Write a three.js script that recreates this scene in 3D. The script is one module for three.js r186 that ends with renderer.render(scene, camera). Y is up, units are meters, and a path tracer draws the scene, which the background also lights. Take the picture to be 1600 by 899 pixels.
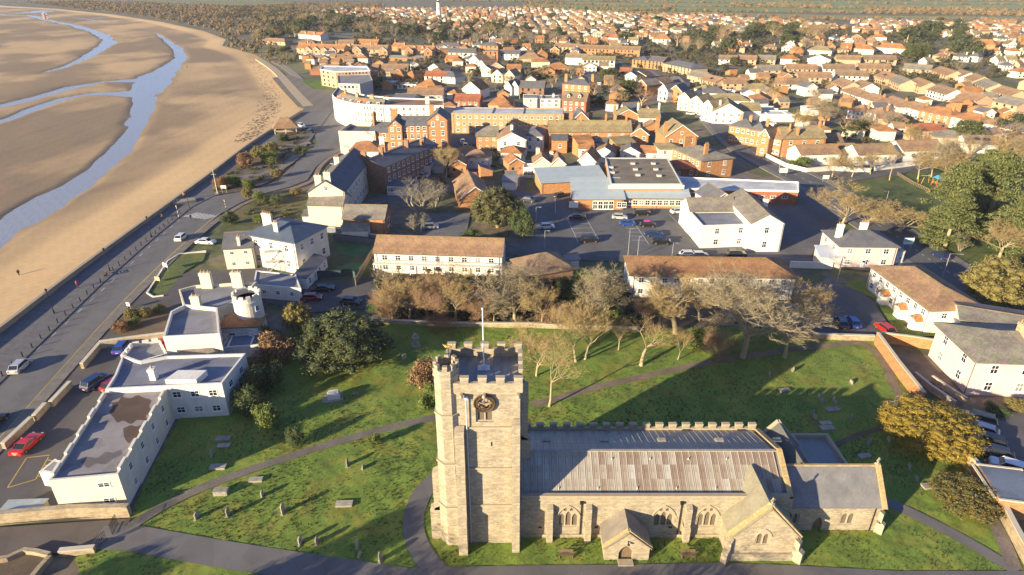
import * as THREE from 'three';
import { mergeGeometries, mergeVertices } from 'three/addons/utils/BufferGeometryUtils.js';
import { MarchingCubes } from 'three/addons/objects/MarchingCubes.js';

// ---------- camera, sky, sun, exposure ----------
const scene = new THREE.Scene();
const camera = new THREE.PerspectiveCamera(48.4, 1600 / 899, 1, 9000);
camera.position.set(0, 60, 0);
camera.rotation.x = THREE.MathUtils.degToRad(-26.2);
const renderer = new THREE.WebGLRenderer({ antialias: true });
renderer.toneMapping = THREE.LinearToneMapping;
renderer.toneMappingExposure = 2.5;
renderer.shadowMap.enabled = true;
const SUN = new THREE.Vector3(-0.754, 0.245, 0.611).normalize();
{
  const W = 512, H = 256, data = new Float32Array(W * H * 4);
  for (let j = 0; j < H; j++) for (let i = 0; i < W; i++) {
    const el = ((j + 0.5) / H - 0.5) * Math.PI, az = ((i + 0.5) / W - 0.5) * 2 * Math.PI;
    const x = Math.cos(az) * Math.cos(el), y = Math.sin(el), z = Math.sin(az) * Math.cos(el);
    const c = x * SUN.x + y * SUN.y + z * SUN.z, up = Math.max(0, y), t = Math.pow(1 - up, 5), k = (j * W + i) * 4;
    const glow = 0.35 * Math.exp((c - 1) * 9) + 0.07 * Math.exp((c - 1) * 2.2);
    const col = [0.026 + 0.19 * t, 0.074 + 0.24 * t, 0.215 + 0.245 * t];
    data[k] = col[0] + glow * 1.0; data[k + 1] = col[1] + glow * 0.78; data[k + 2] = col[2] + glow * 0.5; data[k + 3] = 1;
  }
  const sky = new THREE.DataTexture(data, W, H, THREE.RGBAFormat, THREE.FloatType);
  sky.mapping = THREE.EquirectangularReflectionMapping; sky.magFilter = THREE.LinearFilter; sky.needsUpdate = true;
  scene.background = sky; scene.environment = sky;
}
const sun = new THREE.DirectionalLight(new THREE.Color().setRGB(1, 0.825, 0.54), 5);
sun.position.copy(SUN).multiplyScalar(900).add(new THREE.Vector3(0, 0, -250)); sun.target.position.set(0, 0, -250);
sun.castShadow = true; sun.shadow.mapSize.set(4096, 4096); sun.shadow.radius = 1.2;
Object.assign(sun.shadow.camera, { left: -500, right: 500, top: 400, bottom: -400, near: 1, far: 2500 });
scene.add(sun, sun.target);

// ---------- helpers ----------
const mulberry = (s) => () => { s = (s + 0x6d2b79f5) | 0; let t = Math.imul(s ^ (s >>> 15), 1 | s); t = (t + Math.imul(t ^ (t >>> 7), 61 | t)) ^ t; return ((t ^ (t >>> 14)) >>> 0) / 4294967296; };
const { PI, sin, cos, abs, min, max, floor, sqrt, hypot, atan2, pow } = Math;
const clamp = (v, a, b) => min(b, max(a, v)), lerp = (a, b, t) => a + (b - a) * t, smooth = (a, b, v) => { const t = clamp((v - a) / (b - a), 0, 1); return t * t * (3 - 2 * t); };
const hash2 = (x, y, s = 0) => { let h = Math.imul(x, 374761393) ^ Math.imul(y, 668265263) ^ Math.imul(s + 17, 2246822519); h = Math.imul(h ^ (h >>> 13), 1274126177); return ((h ^ (h >>> 16)) >>> 0) / 4294967296; };
function vnoise(x, y, s = 0, per = 0) {
  const X = floor(x), Y = floor(y), m = (v) => per ? ((v % per) + per) % per : v;
  let fx = x - X, fy = y - Y; fx = fx * fx * (3 - 2 * fx); fy = fy * fy * (3 - 2 * fy);
  return lerp(lerp(hash2(m(X), m(Y), s), hash2(m(X + 1), m(Y), s), fx), lerp(hash2(m(X), m(Y + 1), s), hash2(m(X + 1), m(Y + 1), s), fx), fy);
}
const fbm = (x, y, s = 0, o = 4) => { let a = 0.5, v = 0; for (let i = 0; i < o; i++) { v += a * vnoise(x, y, s + i); x *= 2.03; y *= 2.03; a *= 0.5; } return v / (1 - a * 2); };
const tfbm = (u, v, p, s, o = 4) => { let a = 0.5, t = 0, q = p; for (let i = 0; i < o; i++) { t += a * vnoise(u * q, v * q, s + i, q); q *= 2; a *= 0.5; } return t / (1 - a * 2); };

// grey (or tinted) tile textures; f(u,v) gives 0..1 or [r,g,b]; metres = real size of one tile
function tile(n, metres, f, srgb = true) {
  const d = new Uint8Array(n * n * 4);
  for (let j = 0; j < n; j++) for (let i = 0; i < n; i++) {
    const q = f((i + 0.5) / n, (j + 0.5) / n), k = (j * n + i) * 4;
    for (let c = 0; c < 3; c++) { const v = clamp(q.length ? q[c] : q, 0, 1); d[k + c] = 255 * (srgb ? pow(v, 1 / 2.2) : v); }
    d[k + 3] = 255;
  }
  const t = new THREE.DataTexture(d, n, n); t.magFilter = THREE.LinearFilter; t.minFilter = THREE.LinearMipmapLinearFilter; t.generateMipmaps = true;
  t.wrapS = t.wrapT = THREE.RepeatWrapping; t.repeat.set(1 / metres, 1 / metres); if (srgb) t.colorSpace = THREE.SRGBColorSpace; t.needsUpdate = true;
  return t;
}
const courses = (rows, cols, vary, mortar, stag, jit) => (u, v) => {
  const y = v * rows, r = floor(y); let x = u * cols + (stag ? (r % 2) * 0.5 : 0) + (jit ? hash2(r, 3, 9) : 0);
  const c = ((floor(x) % cols) + cols) % cols, fx = x - floor(x), fy = y - r, e = min(fx, 1 - fx) * rows / cols * 1.3, g = min(fy, 1 - fy);
  return { tone: 1 + (hash2(c, r, 5) - 0.5) * vary, edge: min(e, g) < mortar ? 1 : 0, fy };
};
const cStone = courses(24, 9, 0.4, 0.07, true, true), cBrick = courses(26, 10, 0.45, 0.10, true), cTile = courses(20, 22, 0.4, 0.0, true);
const T = {
  stone: tile(512, 4, (u, v) => { const b = cStone(u, v), n = tfbm(u, v, 6, 3), s = tfbm(u, v, 3, 41), w = tfbm(u, v, 30, 77, 2); const t = (b.edge ? 0.76 : 0.8 * b.tone) * (0.74 + 0.48 * n) * (0.82 + 0.36 * w); return [t * (1.02 + 0.06 * (s - .5)), t, t * (0.96 - 0.12 * (s - 0.5))]; }),
  brick: tile(512, 2.6, (u, v) => { const b = cBrick(u, v), n = tfbm(u, v, 5, 11); const t = 0.8 * b.tone * (0.7 + 0.55 * n); return b.edge ? [0.85 * t + 0.1, 0.85 * t + 0.12, 0.85 * t + 0.12] : t; }),
  tileRoof: tile(512, 6, (u, v) => { const b = cTile(u, v), n = tfbm(u, v, 4, 21), m = smooth(0.52, 0.72, tfbm(u, v, 6, 31, 5)); const t = 0.82 * b.tone * (0.66 + 0.6 * n) * (0.82 + 0.18 * min(1, b.fy * 5)); return [t * (1 - 0.05 * m), t * (1 + 0.16 * m), t * (1 - 0.15 * m)]; }),
  slate: tile(512, 6, (u, v) => { const b = cTile(u, v), n = tfbm(u, v, 4, 51); return 0.8 * (0.6 + 0.4 * b.tone) * (0.72 + 0.5 * n); }),
  render: tile(512, 7, (u, v) => { const n = tfbm(u, v, 4, 61), f = tfbm(u, v, 40, 62, 3), st = tfbm(u, v * 0.25, 24, 66, 2); return 0.92 * (0.8 + 0.2 * n + 0.07 * f) * (0.88 + 0.17 * st); }),
  felt: tile(512, 9, (u, v) => { const n = tfbm(u, v, 3, 71, 5), f = tfbm(u, v, 60, 72, 2), p = smooth(0.53, 0.6, tfbm(u, v, 4, 73)); return (0.6 + 0.45 * n) * (0.9 + 0.2 * f) * (1 - 0.16 * p); }),
  asphalt: tile(512, 8, (u, v) => { const n = tfbm(u, v, 3, 81, 5), f = vnoise(u * 256, v * 256, 82, 256), p = smooth(0.55, 0.58, tfbm(u, v, 2, 85, 2)); return (0.62 + 0.3 * n) * (0.82 + 0.36 * f) * (1 - 0.1 * p); }),
  grass: tile(1024, 14, (u, v) => { const n = tfbm(u, v, 5, 91, 6), f = tfbm(u, v, 90, 92, 3), d = smooth(0.5, 0.66, tfbm(u, v, 7, 95, 5)); const t = (0.55 + 0.55 * n) * (0.55 + 0.9 * f); return [t * (0.86 + 0.55 * d), t * (0.97 + 0.1 * d), t * (0.85 + 0.2 * d)]; }),
  sand: tile(512, 6, (u, v) => { const n = tfbm(u, v, 5, 101, 6), f = vnoise(u * 200, v * 200, 102, 200), r = 0.5 + 0.5 * sin((u * 3 + v * 40 + tfbm(u, v, 6, 103) * 2.4) * 2 * PI); return (0.8 + 0.25 * n) * (0.92 + 0.12 * f) * (0.965 + 0.05 * r); }),
  earth: tile(512, 10, (u, v) => { const n = tfbm(u, v, 5, 111, 6), f = tfbm(u, v, 70, 112, 3); return (0.5 + 0.6 * n) * (0.6 + 0.7 * f); }),
  paving: tile(512, 6, (u, v) => { const b = courses(10, 8, 0.25, 0.03, true)(u, v), n = tfbm(u, v, 4, 121); return (b.edge ? 0.6 : 0.85 * b.tone) * (0.8 + 0.3 * n); }),
  seam: tile(256, 4, (u, v) => { const e = abs(((u * 8) % 1) - 0.5), n = tfbm(u, v, 4, 131); return (e < 0.06 ? 0.74 : 0.9) * (0.85 + 0.2 * n); }),
  bark: tile(256, 2, (u, v) => { const n = tfbm(u, v * 0.5, 10, 141, 4); return 0.5 + 0.6 * n; }),
  wood: tile(256, 2, (u, v) => { const n = tfbm(u * 0.4, v, 16, 151, 4); return 0.55 + 0.55 * n; }),
};
const R = mulberry(20240112);
const mats = new Map();
function mat(c, map, o = {}) {
  const key = JSON.stringify([c, map && map.uuid, o]);
  if (!mats.has(key)) {
    const m = new THREE.MeshStandardMaterial({ roughness: 0.9, metalness: 0, ...o });
    m.color.setRGB(...c); if (map) { m.map = map; if (o.bump) { m.bumpMap = map; m.bumpScale = o.bump; } }
    mats.set(key, m);
  }
  return mats.get(key);
}
const phys = (c, o) => { const m = new THREE.MeshPhysicalMaterial(o); m.color.setRGB(...c); return m; };
const m_ = (c, map, o = {}) => { const { bump, ...rest } = o; const m = new THREE.MeshStandardMaterial({ roughness: 0.9, ...rest }); m.color.setRGB(...c); if (map) m.map = map; if (bump && map) { m.bumpMap = map; m.bumpScale = bump; } return m; };
const WALL = {
  white: m_([0.80, 0.77, 0.71], T.render), cream: m_([0.78, 0.70, 0.53], T.render), ivory: m_([0.80, 0.74, 0.62], T.render), pink: m_([0.78, 0.585, 0.55], T.render), grey: m_([0.5, 0.49, 0.47], T.render),
  brick: m_([0.51, 0.25, 0.11], T.brick, { bump: 0.01 }), red: m_([0.42, 0.16, 0.085], T.brick, { bump: 0.01 }), buff: m_([0.56, 0.36, 0.19], T.brick, { bump: 0.01 }), tan: m_([0.60, 0.42, 0.27], T.brick, { bump: 0.01 }), brown: m_([0.30, 0.17, 0.11], T.brick, { bump: 0.01 }),
  stone: m_([0.42, 0.36, 0.265], T.stone, { bump: 0.03 }), dressed: m_([0.43, 0.365, 0.26], T.render), rubble: m_([0.46, 0.37, 0.25], T.stone, { bump: 0.03 }), metal: m_([0.50, 0.55, 0.57], T.seam, { roughness: 0.55 }),
};
const ROOF = {
  tile: m_([0.36, 0.215, 0.13], T.tileRoof, { bump: 0.03 }), orange: m_([0.44, 0.20, 0.085], T.tileRoof, { bump: 0.03 }), brown: m_([0.29, 0.19, 0.125], T.tileRoof, { bump: 0.03 }), moss: m_([0.34, 0.265, 0.145], T.tileRoof, { bump: 0.03 }),
  slate: m_([0.15, 0.15, 0.16], T.slate, { bump: 0.02, roughness: 0.75 }), grey: m_([0.27, 0.235, 0.20], T.tileRoof, { bump: 0.03 }), red: m_([0.40, 0.13, 0.065], T.tileRoof, { bump: 0.03 }), felt: m_([0.27, 0.265, 0.28], T.felt, { bump: 0.02 }), moor: m_([0.25, 0.205, 0.145], T.felt, { bump: 0.02 }),
  metal: m_([0.42, 0.49, 0.52], T.seam, { roughness: 0.5, bump: 0.03 }), lead: m_([0.30, 0.29, 0.27], T.felt, { roughness: 0.42 }), pale: m_([0.62, 0.62, 0.62], T.felt),
};
const MT = {
  glass: phys([0.02, 0.025, 0.032], { roughness: 0.08, metalness: 0, specularIntensity: 0.8 }), frame: m_([0.80, 0.80, 0.78], null, { roughness: 0.5 }), dark: m_([0.025, 0.025, 0.027], null, { roughness: 0.6 }),
  iron: m_([0.02, 0.02, 0.022], null, { roughness: 0.5, metalness: 0.3 }), galv: m_([0.45, 0.46, 0.47], null, { roughness: 0.45, metalness: 0.6 }), pot: m_([0.5, 0.26, 0.14], T.render), coping: m_([0.62, 0.56, 0.44], T.render), timber: m_([0.20, 0.13, 0.08], T.wood), fence: m_([0.28, 0.21, 0.14], T.wood), solar: phys([0.012, 0.018, 0.045], { roughness: 0.15 }),
  paintW: m_([0.72, 0.72, 0.70], T.asphalt), paintY: m_([0.62, 0.43, 0.10], T.asphalt), rubber: m_([0.015, 0.015, 0.015], null, { roughness: 0.85 }), alloy: m_([0.4, 0.4, 0.41], null, { metalness: 0.8, roughness: 0.35 }), lampred: m_([0.35, 0.01, 0.01], null, { roughness: 0.3 }), lampwhite: m_([0.7, 0.7, 0.7], null, { roughness: 0.15 }),
};
MT.panes = [MT.glass, MT.glass, MT.glass, phys([0.09, 0.09, 0.088], { roughness: 0.12 }), phys([0.045, 0.055, 0.07], { roughness: 0.06 }), phys([0.24, 0.23, 0.21], { roughness: 0.15 })];
let paneSeed = 1; const anyPane = () => MT.panes[floor(hash2(paneSeed++, 7, 3) * 6)];
const taken = new Map();
function numbered(n) { const k = taken.get(n) ?? 0; taken.set(n, k + 1); return k ? n + '_' + String(k).padStart(3, '0') : n; }
const shade = (o) => { o.castShadow = o.receiveShadow = true; return o; };
function thing(name, label, category, x, z, turn = 0, group, y = 0) {
  const o = new THREE.Group(); o.name = numbered(name); scene.add(o); o.position.set(x, y, z); o.rotation.y = turn;
  o.userData = { label, category, kind: 'thing' }; if (group) o.userData.group = group; return o;
}
function part(name, geo, m, parent, x = 0, y = 0, z = 0, ry = 0) { const o = shade(new THREE.Mesh(geo, m)); o.name = name; o.position.set(x, y, z); o.rotation.y = ry; parent.add(o); return o; }
function top(name, geo, m, label, category, group) { const o = shade(new THREE.Mesh(geo, m)); o.name = numbered(name); scene.add(o); o.userData = { label, category }; if (group) o.userData.group = group; return o; }
function struct(name, geo, m, kind = 'structure', label) { const o = shade(new THREE.Mesh(geo, m)); o.name = numbered(name); scene.add(o); o.userData = { kind }; if (label) o.userData.label = label; return o; }
function copyOf(o, label, x, z, turn = 0, s = 1, y = 0, group) { const c = o.clone(); c.name = numbered(o.name.replace(/_\d{3}$/, '')); scene.add(c); c.position.set(x, y, z); c.rotation.y = turn; if (s.length) c.scale.set(...s); else c.scale.setScalar(s); c.userData = { ...o.userData, label }; if (group) c.userData.group = group; return c; }
// box-projected uv in metres
function boxUV(g) {
  g = g.index ? g.toNonIndexed() : g; const p = g.attributes.position, uv = new Float32Array(p.count * 2);
  for (let i = 0; i < p.count; i += 3) {
    const a = [p.getX(i), p.getY(i), p.getZ(i)], b = [p.getX(i + 1) - a[0], p.getY(i + 1) - a[1], p.getZ(i + 1) - a[2]], c = [p.getX(i + 2) - a[0], p.getY(i + 2) - a[1], p.getZ(i + 2) - a[2]];
    const nx = abs(b[1] * c[2] - b[2] * c[1]), ny = abs(b[2] * c[0] - b[0] * c[2]), nz = abs(b[0] * c[1] - b[1] * c[0]), l = hypot(nx, ny, nz) || 1;
    for (let k = i; k < i + 3; k++) {
      const x = p.getX(k), y = p.getY(k), z = p.getZ(k); let u, v;
      if (ny / l > 0.35) { if (nx > nz) { u = z; v = x * l / max(ny, 1e-6) ; } else { u = x; v = -z * l / max(ny, 1e-6); } } else if (nx > nz) { u = z; v = y; } else { u = x; v = y; }
      uv[k * 2] = u; uv[k * 2 + 1] = v;
    }
  }
  g.setAttribute('uv', new THREE.BufferAttribute(uv, 2)); g.deleteAttribute('normal'); g.computeVertexNormals(); return g;
}
const merge = (a) => mergeGeometries(a.map((g) => { const q = g.index ? g.toNonIndexed() : g; for (const n of Object.keys(q.attributes)) if (!['position', 'normal', 'uv'].includes(n)) q.deleteAttribute(n); if (!q.attributes.uv) q.setAttribute('uv', new THREE.BufferAttribute(new Float32Array(q.attributes.position.count * 2), 2)); return q; }));
const box = (w, h, d, x = 0, y = 0, z = 0) => new THREE.BoxGeometry(w, h, d).translate(x, y, z);
const cyl = (r0, r1, h, n = 8, x = 0, y = 0, z = 0) => new THREE.CylinderGeometry(r0, r1, h, n).translate(x, y + h / 2, z);
const ubox = (w, h, d, x = 0, y = 0, z = 0) => boxUV(box(w, h, d, x, y + h / 2, z));
// solid from a list of polygons (each an array of [x,y,z])
function poly(faces) {
  const v = []; for (const f of faces) for (let i = 1; i + 1 < f.length; i++) v.push(...f[0], ...f[i], ...f[i + 1]);
  const g = new THREE.BufferGeometry(); g.setAttribute('position', new THREE.BufferAttribute(new Float32Array(v), 3)); return boxUV(g);
}
// extruded outline in the x-z plane, y from y0 to y1
const area2 = (p) => { let a = 0; for (let i = 0; i < p.length; i++) { const q = p[(i + 1) % p.length]; a += p[i][0] * q[1] - q[0] * p[i][1]; } return a; };
function prismGeo(p, y0, y1, bottom = false) {
  if (area2(p) > 0) p = p.slice().reverse();                       // now counter-clockwise seen from above (x right, z towards the viewer)
  const tri = THREE.ShapeUtils.triangulateShape(p.map((q) => new THREE.Vector2(q[0], -q[1])), []), f = [];
  for (const t of tri) { f.push(t.map((i) => [p[i][0], y1, p[i][1]])); if (bottom) f.push([t[2], t[1], t[0]].map((i) => [p[i][0], y0, p[i][1]])); }
  for (let i = 0; i < p.length; i++) { const a = p[i], b = p[(i + 1) % p.length]; f.push([[a[0], y0, a[1]], [b[0], y0, b[1]], [b[0], y1, b[1]], [a[0], y1, a[1]]]); }
  return poly(f);
}
function sheetGeo(p, y) {
  if (area2(p) > 0) p = p.slice().reverse();
  return poly(THREE.ShapeUtils.triangulateShape(p.map((q) => new THREE.Vector2(q[0], -q[1])), []).map((t) => t.map((i) => [p[i][0], y, p[i][1]])));
}
function ribbon(line, w, y, y0) {                                   // a strip along a polyline
  const L = [], Rr = [];
  line.forEach((q, i) => { const a = line[max(0, i - 1)], b = line[min(line.length - 1, i + 1)], dx = b[0] - a[0], dz = b[1] - a[1], l = hypot(dx, dz) || 1, hw = (w.length ? w[i] : w) / 2; L.push([q[0] - dz / l * hw, q[1] + dx / l * hw]); Rr.push([q[0] + dz / l * hw, q[1] - dx / l * hw]); });
  const f = []; for (let i = 0; i + 1 < line.length; i++) { const q = [Rr[i], Rr[i + 1], L[i + 1], L[i]].map((v) => [v[0], y, v[1]]); f.push(q.reverse()); if (y0 !== undefined) { f.push([[L[i][0], y0, L[i][1]], [L[i][0], y, L[i][1]], [L[i + 1][0], y, L[i + 1][1]], [L[i + 1][0], y0, L[i + 1][1]]].reverse()); f.push([[Rr[i][0], y0, Rr[i][1]], [Rr[i][0], y, Rr[i][1]], [Rr[i + 1][0], y, Rr[i + 1][1]], [Rr[i + 1][0], y0, Rr[i + 1][1]]]); } }
  if (y0 !== undefined) for (const [a, b] of [[L[0], Rr[0]], [Rr.at(-1), L.at(-1)]]) f.push([[a[0], y0, a[1]], [b[0], y0, b[1]], [b[0], y, b[1]], [a[0], y, a[1]]]);
  return poly(f);
}
function curve(pts, n = 8) { const c = new THREE.CatmullRomCurve3(pts.map((p) => new THREE.Vector3(p[0], 0, p[1])), false, 'centripetal'); return c.getPoints(n * (pts.length - 1)).map((v) => [v.x, v.z]); }
function inPoly(p, x, z) { let c = false; for (let i = 0, j = p.length - 1; i < p.length; j = i++) if ((p[i][1] > z) !== (p[j][1] > z) && x < (p[j][0] - p[i][0]) * (z - p[i][1]) / (p[j][1] - p[i][1]) + p[i][0]) c = !c; return c; }
function distLine(l, x, z) { let best = 1e9, w = 0; for (let i = 0; i + 1 < l.length; i++) { const a = l[i], b = l[i + 1], dx = b[0] - a[0], dz = b[1] - a[1], t = clamp(((x - a[0]) * dx + (z - a[1]) * dz) / (dx * dx + dz * dz || 1), 0, 1), d = hypot(x - a[0] - t * dx, z - a[1] - t * dz); const hw = a.length > 2 ? lerp(a[2], b[2], t) : 1; if (d / hw < best) { best = d / hw; w = hw; } } return [best, w]; }

// ---------- the ground ----------
const WALLPX = [[-95.17,-70.39],[-95.92,-86.53],[-96.95,-105.39],[-98.16,-122.7],[-99.2,-143.08],[-100.21,-169.76],[-101.58,-206.19],[-103.99,-250.27],[-104.03,-292.4],[-102.88,-317.79],[-104.84,-340.09],[-117.61,-367.55],[-136.31,-404.38],[-171.95,-481.38],[-210.14,-552.93],[-238.58,-591.59],[-266.33,-624.13],[-287.94,-686.66],[-353.78,-788.36],[-482.79,-948.63],[-655.8,-1130.47],[-843.61,-1294.56],[-1042.72,-1422.98],[-1413.02,-1545.15],[-1917.56,-1614.28]];
const wallX = (z) => { const p = WALLPX; if (z >= p[0][1]) return lerp(p[0][0], p[1][0], (z - p[0][1]) / (p[1][1] - p[0][1])); for (let i = 0; i + 1 < p.length; i++) if (z <= p[i][1] && z >= p[i + 1][1]) return lerp(p[i][0], p[i + 1][0], (z - p[i][1]) / (p[i + 1][1] - p[i][1])); return p.at(-1)[0] + (z - p.at(-1)[1]) * 0.5; };
{ // land: one sheet that reaches the horizon, bounded by the sea wall
  const sea = WALLPX.map((p) => [p[0] + 0.6, p[1]]);
  const townTex = tile(1024, 150, (u, v) => {
    const n = tfbm(u, v, 10, 201, 5), m = tfbm(u, v, 14, 211, 4), f = tfbm(u, v, 120, 215, 2), g = smooth(0.42, 0.56, n), a = smooth(0.56, 0.62, m);
    const c = [lerp(0.16, 0.085, g), lerp(0.125, 0.10, g), lerp(0.085, 0.035, g)], k = 0.6 + 0.8 * f; return [lerp(c[0], 0.13, a) * k, lerp(c[1], 0.125, a) * k, lerp(c[2], 0.12, a) * k];
  });
  const land = [...sea, [-2600, -4200], [5000, -4200], [5000, -5], [-170, -5]];
  struct('ground', sheetGeo(land, -0.06), m_([1, 1, 1], townTex));
}
const GRASS = m_([0.19, 0.25, 0.038], T.grass, { bump: 0.03, roughness: 0.95 }), GRASS2 = m_([0.15, 0.155, 0.055], T.grass, { roughness: 0.95 }), ASPH = m_([0.175, 0.17, 0.17], T.asphalt), ASPHD = m_([0.125, 0.125, 0.13], T.asphalt), PAVE = m_([0.25, 0.22, 0.19], T.paving), DIRT = m_([0.23, 0.18, 0.125], T.earth), SOIL = m_([0.15, 0.11, 0.07], T.earth);
// beach
const CHANNELS = [
  [[-405.05,-780.11,1.45],[-351.77,-695.66,2.61],[-303.34,-616.05,4.06],[-268.19,-547.78,4.15],[-247.92,-489.01,6.52],[-238.12,-446.96,11.14],[-218.74,-398.84,9.24],[-199.79,-357.57,6.61],[-184.92,-326.83,4.49],[-171.79,-296.37,4.1],[-160.19,-267.2,3.74],[-150.98,-242.8,3.92],[-145.46,-222.94,4.32],[-141.04,-201.49,4.99],[-138.84,-182.19,5.53],[-136.27,-166.88,5.84],[-134.36,-154.51,5.97],[-131.61,-138.24,6.05],[-128.79,-119.16,6.17]],
  [[-228.72,-429.77,8.26],[-242.73,-424.31,6.94],[-258.03,-418.97,4.03],[-264.24,-396.45,4.21],[-262.89,-365.58,4.62],[-262.99,-340.66,4.33],[-268.13,-317.11,3.74],[-283.5,-285.6,4.54]],
  [[-203.55,-367.64,7.14],[-224.28,-376.08,6.2],[-239.42,-373.94,3.99],[-244.89,-359.54,3.85],[-243.99,-337.11,3.3],[-236.74,-307.91,3.04],[-236.46,-294.99,3.5],[-248.52,-270.7,3.78]],
  [[-953.79,-1235.13,6.81],[-814.09,-1121.05,4.13],[-780,-1121.05,4.13],[-668.64,-997.51,4.61],[-580.06,-909.29,5.06],[-491.17,-806.67,5.26],[-433.54,-731.75,6.84],[-391.84,-662.82,6.22],[-366.56,-600.1,5.66],[-342.39,-539.19,3.58],[-326.21,-489.01,2.33],[-322.09,-456.05,1.31]],
  [[-702.08,-1087.46,1],[-616.97,-1011.48,1.4],[-530.92,-920.96,0.68]], [[-596.73,-716.89,5.36],[-510.01,-662.82,2.49],[-475.4,-638.62,1.2]]];
const sandH = (x, z) => {
  const dw = max(0, wallX(z) - x); let c = 1e9, w = 1; for (const l of CHANNELS) { const [d, q] = distLine(l, x, z); if (d < c) { c = d; w = q; } }
  const wob = (fbm(x / 14, z / 20, 301, 5) - 0.5) * 1.1, cut = smooth(1.55 + wob, 0.55 + wob, c);
  const rel = (fbm(x / 70, z / 110, 311, 3) - 0.5) * 1.5 + (fbm(x / 15, z / 22, 315, 3) - 0.5) * 0.32 + (fbm(x / 4 + z / 30, z / 7, 317, 3) - 0.5) * 0.14, far = smooth(3, 40, dw);
  return lerp(-0.55, -1.42, smooth(0, 22, dw)) + rel * far * smooth(0.9, 3.5, c) - 0.62 * cut + (fbm(x / 10, z / 26, 319, 4) - 0.52) * 0.75 * cut;
};
{
  const rows = 420, cols = 240, pos = [], col = [], uv = [], idx = [];
  for (let i = 0; i <= rows; i++) {
    const z = -24 * pow(4300 / 24, i / rows), wx = wallX(z), W = 160 + abs(z) * 0.72;
    for (let j = 0; j <= cols; j++) {
      const x = wx + (j ? 0.4 : 9) - W * pow(j / cols, 1.35), y = j ? sandH(x, z) : -0.6; pos.push(x, y, z); uv.push(x, z);
      const dw = wx - x, n = fbm(x / 40, z / 60, 321, 5), d = smooth(4, 70, dw - 12 + n * 50), wet = smooth(-1.2, -1.62, y) * 0.7 + d * (0.2 + 0.75 * smooth(0.42, 0.66, n));
      const dry = [0.63, 0.43, 0.215], w = [0.27, 0.19, 0.11];
      let c = [0, 1, 2].map((k) => lerp(dry[k], w[k], clamp(wet, 0, 1)));
      col.push(...c);
    }
  }
  for (let i = 0; i < rows; i++) for (let j = 0; j < cols; j++) { const a = i * (cols + 1) + j, b = a + cols + 1; idx.push(a, a + 1, b, a + 1, b + 1, b); }
  const g = new THREE.BufferGeometry(); g.setAttribute('position', new THREE.BufferAttribute(new Float32Array(pos), 3)); g.setAttribute('color', new THREE.BufferAttribute(new Float32Array(col), 3)); g.setAttribute('uv', new THREE.BufferAttribute(new Float32Array(uv), 2)); g.setIndex(idx); g.computeVertexNormals();
  struct('beach', g, m_([1, 1, 1], T.sand, { vertexColors: true, bump: 0.02 }));
  const wt = tile(512, 7, (u, v) => tfbm(u, v * 0.5, 10, 331, 4), false), wm = phys([0.30, 0.305, 0.315], { roughness: 0.14, bumpMap: wt, bumpScale: 0.06 });
  const wl = [...WALLPX.map((p) => [p[0] - 4, p[1]]), [-4800, -4000], [-4800, 0], [-260, -5]];
  struct('water', sheetGeo(wl, -1.79), wm);
  const rnd = mulberry(303), line = curve([[-431.27,-931.39],[-321.03,-768.73],[-233.25,-596.5],[-189.18,-499.83],[-150.01,-407.73],[-127.04,-346.63],[-117.08,-306.39],[-110.03,-275.14],[-106.29,-255.54]]), pts = []; for (let i = 0; i < 1500; i++) { const t = rnd() * (line.length - 1), k = floor(t), f = t - k, x = lerp(line[k][0], line[k + 1][0], f) + (rnd() + rnd() - 1) * 7, z = lerp(line[k][1], line[k + 1][1], f) + (rnd() - 0.5) * 6; if (x < wallX(z) - 1.5) pts.push([x, sandH(x, z), z]); }
  const I = new THREE.InstancedMesh(new THREE.IcosahedronGeometry(0.5, 0), m_([0.10, 0.07, 0.045]), pts.length), d = new THREE.Object3D(); I.name = 'seaweed'; I.userData = { kind: 'stuff', label: 'dark line of seaweed and driftwood along the upper beach' }; pts.forEach(([x, y, z], i) => { d.position.set(x, y, z); d.rotation.y = rnd() * 6; const s = 0.3 + rnd() * 0.9; d.scale.set(s * 1.6, 0.12, s); d.updateMatrix(); I.setMatrixAt(i, d.matrix); }); scene.add(shade(I));
}
// sea wall, promenade, esplanade road
const wallLine = [[-94.31,-69.64],[-95,-85.57],[-95.78,-103.9],[-96.89,-120.87],[-97.81,-140.8],[-98.66,-166.83],[-99.82,-202.24],[-101.95,-244.92],[-101.76,-285.52],[-101.12,-309.91]];
const off = (l, d) => l.map((q, i) => { const a = l[max(0, i - 1)], b = l[min(l.length - 1, i + 1)], dx = b[0] - a[0], dz = b[1] - a[1], n = hypot(dx, dz); return [q[0] - dz / n * d, q[1] + dx / n * d]; });
{
  const w = thing('sea_wall', 'long tan concrete sea wall between the sand and the promenade', 'wall', 0, 0);
  const body = curve(wallLine, 6);
  part('apron', ribbon(off(body, 0.2), 2.2, 0.12, -2.4), m_([0.36, 0.29, 0.21], T.render, { bump: 0.02 }), w);
  part('parapet', ribbon(off(body, 1.0), 0.55, 1.22, -0.4), m_([0.33, 0.275, 0.205], T.render, { bump: 0.02 }), w);
  part('coping', ribbon(off(body, 1.0), 0.75, 1.36, 1.2203), m_([0.40, 0.34, 0.26], T.render), w);
}
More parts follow.
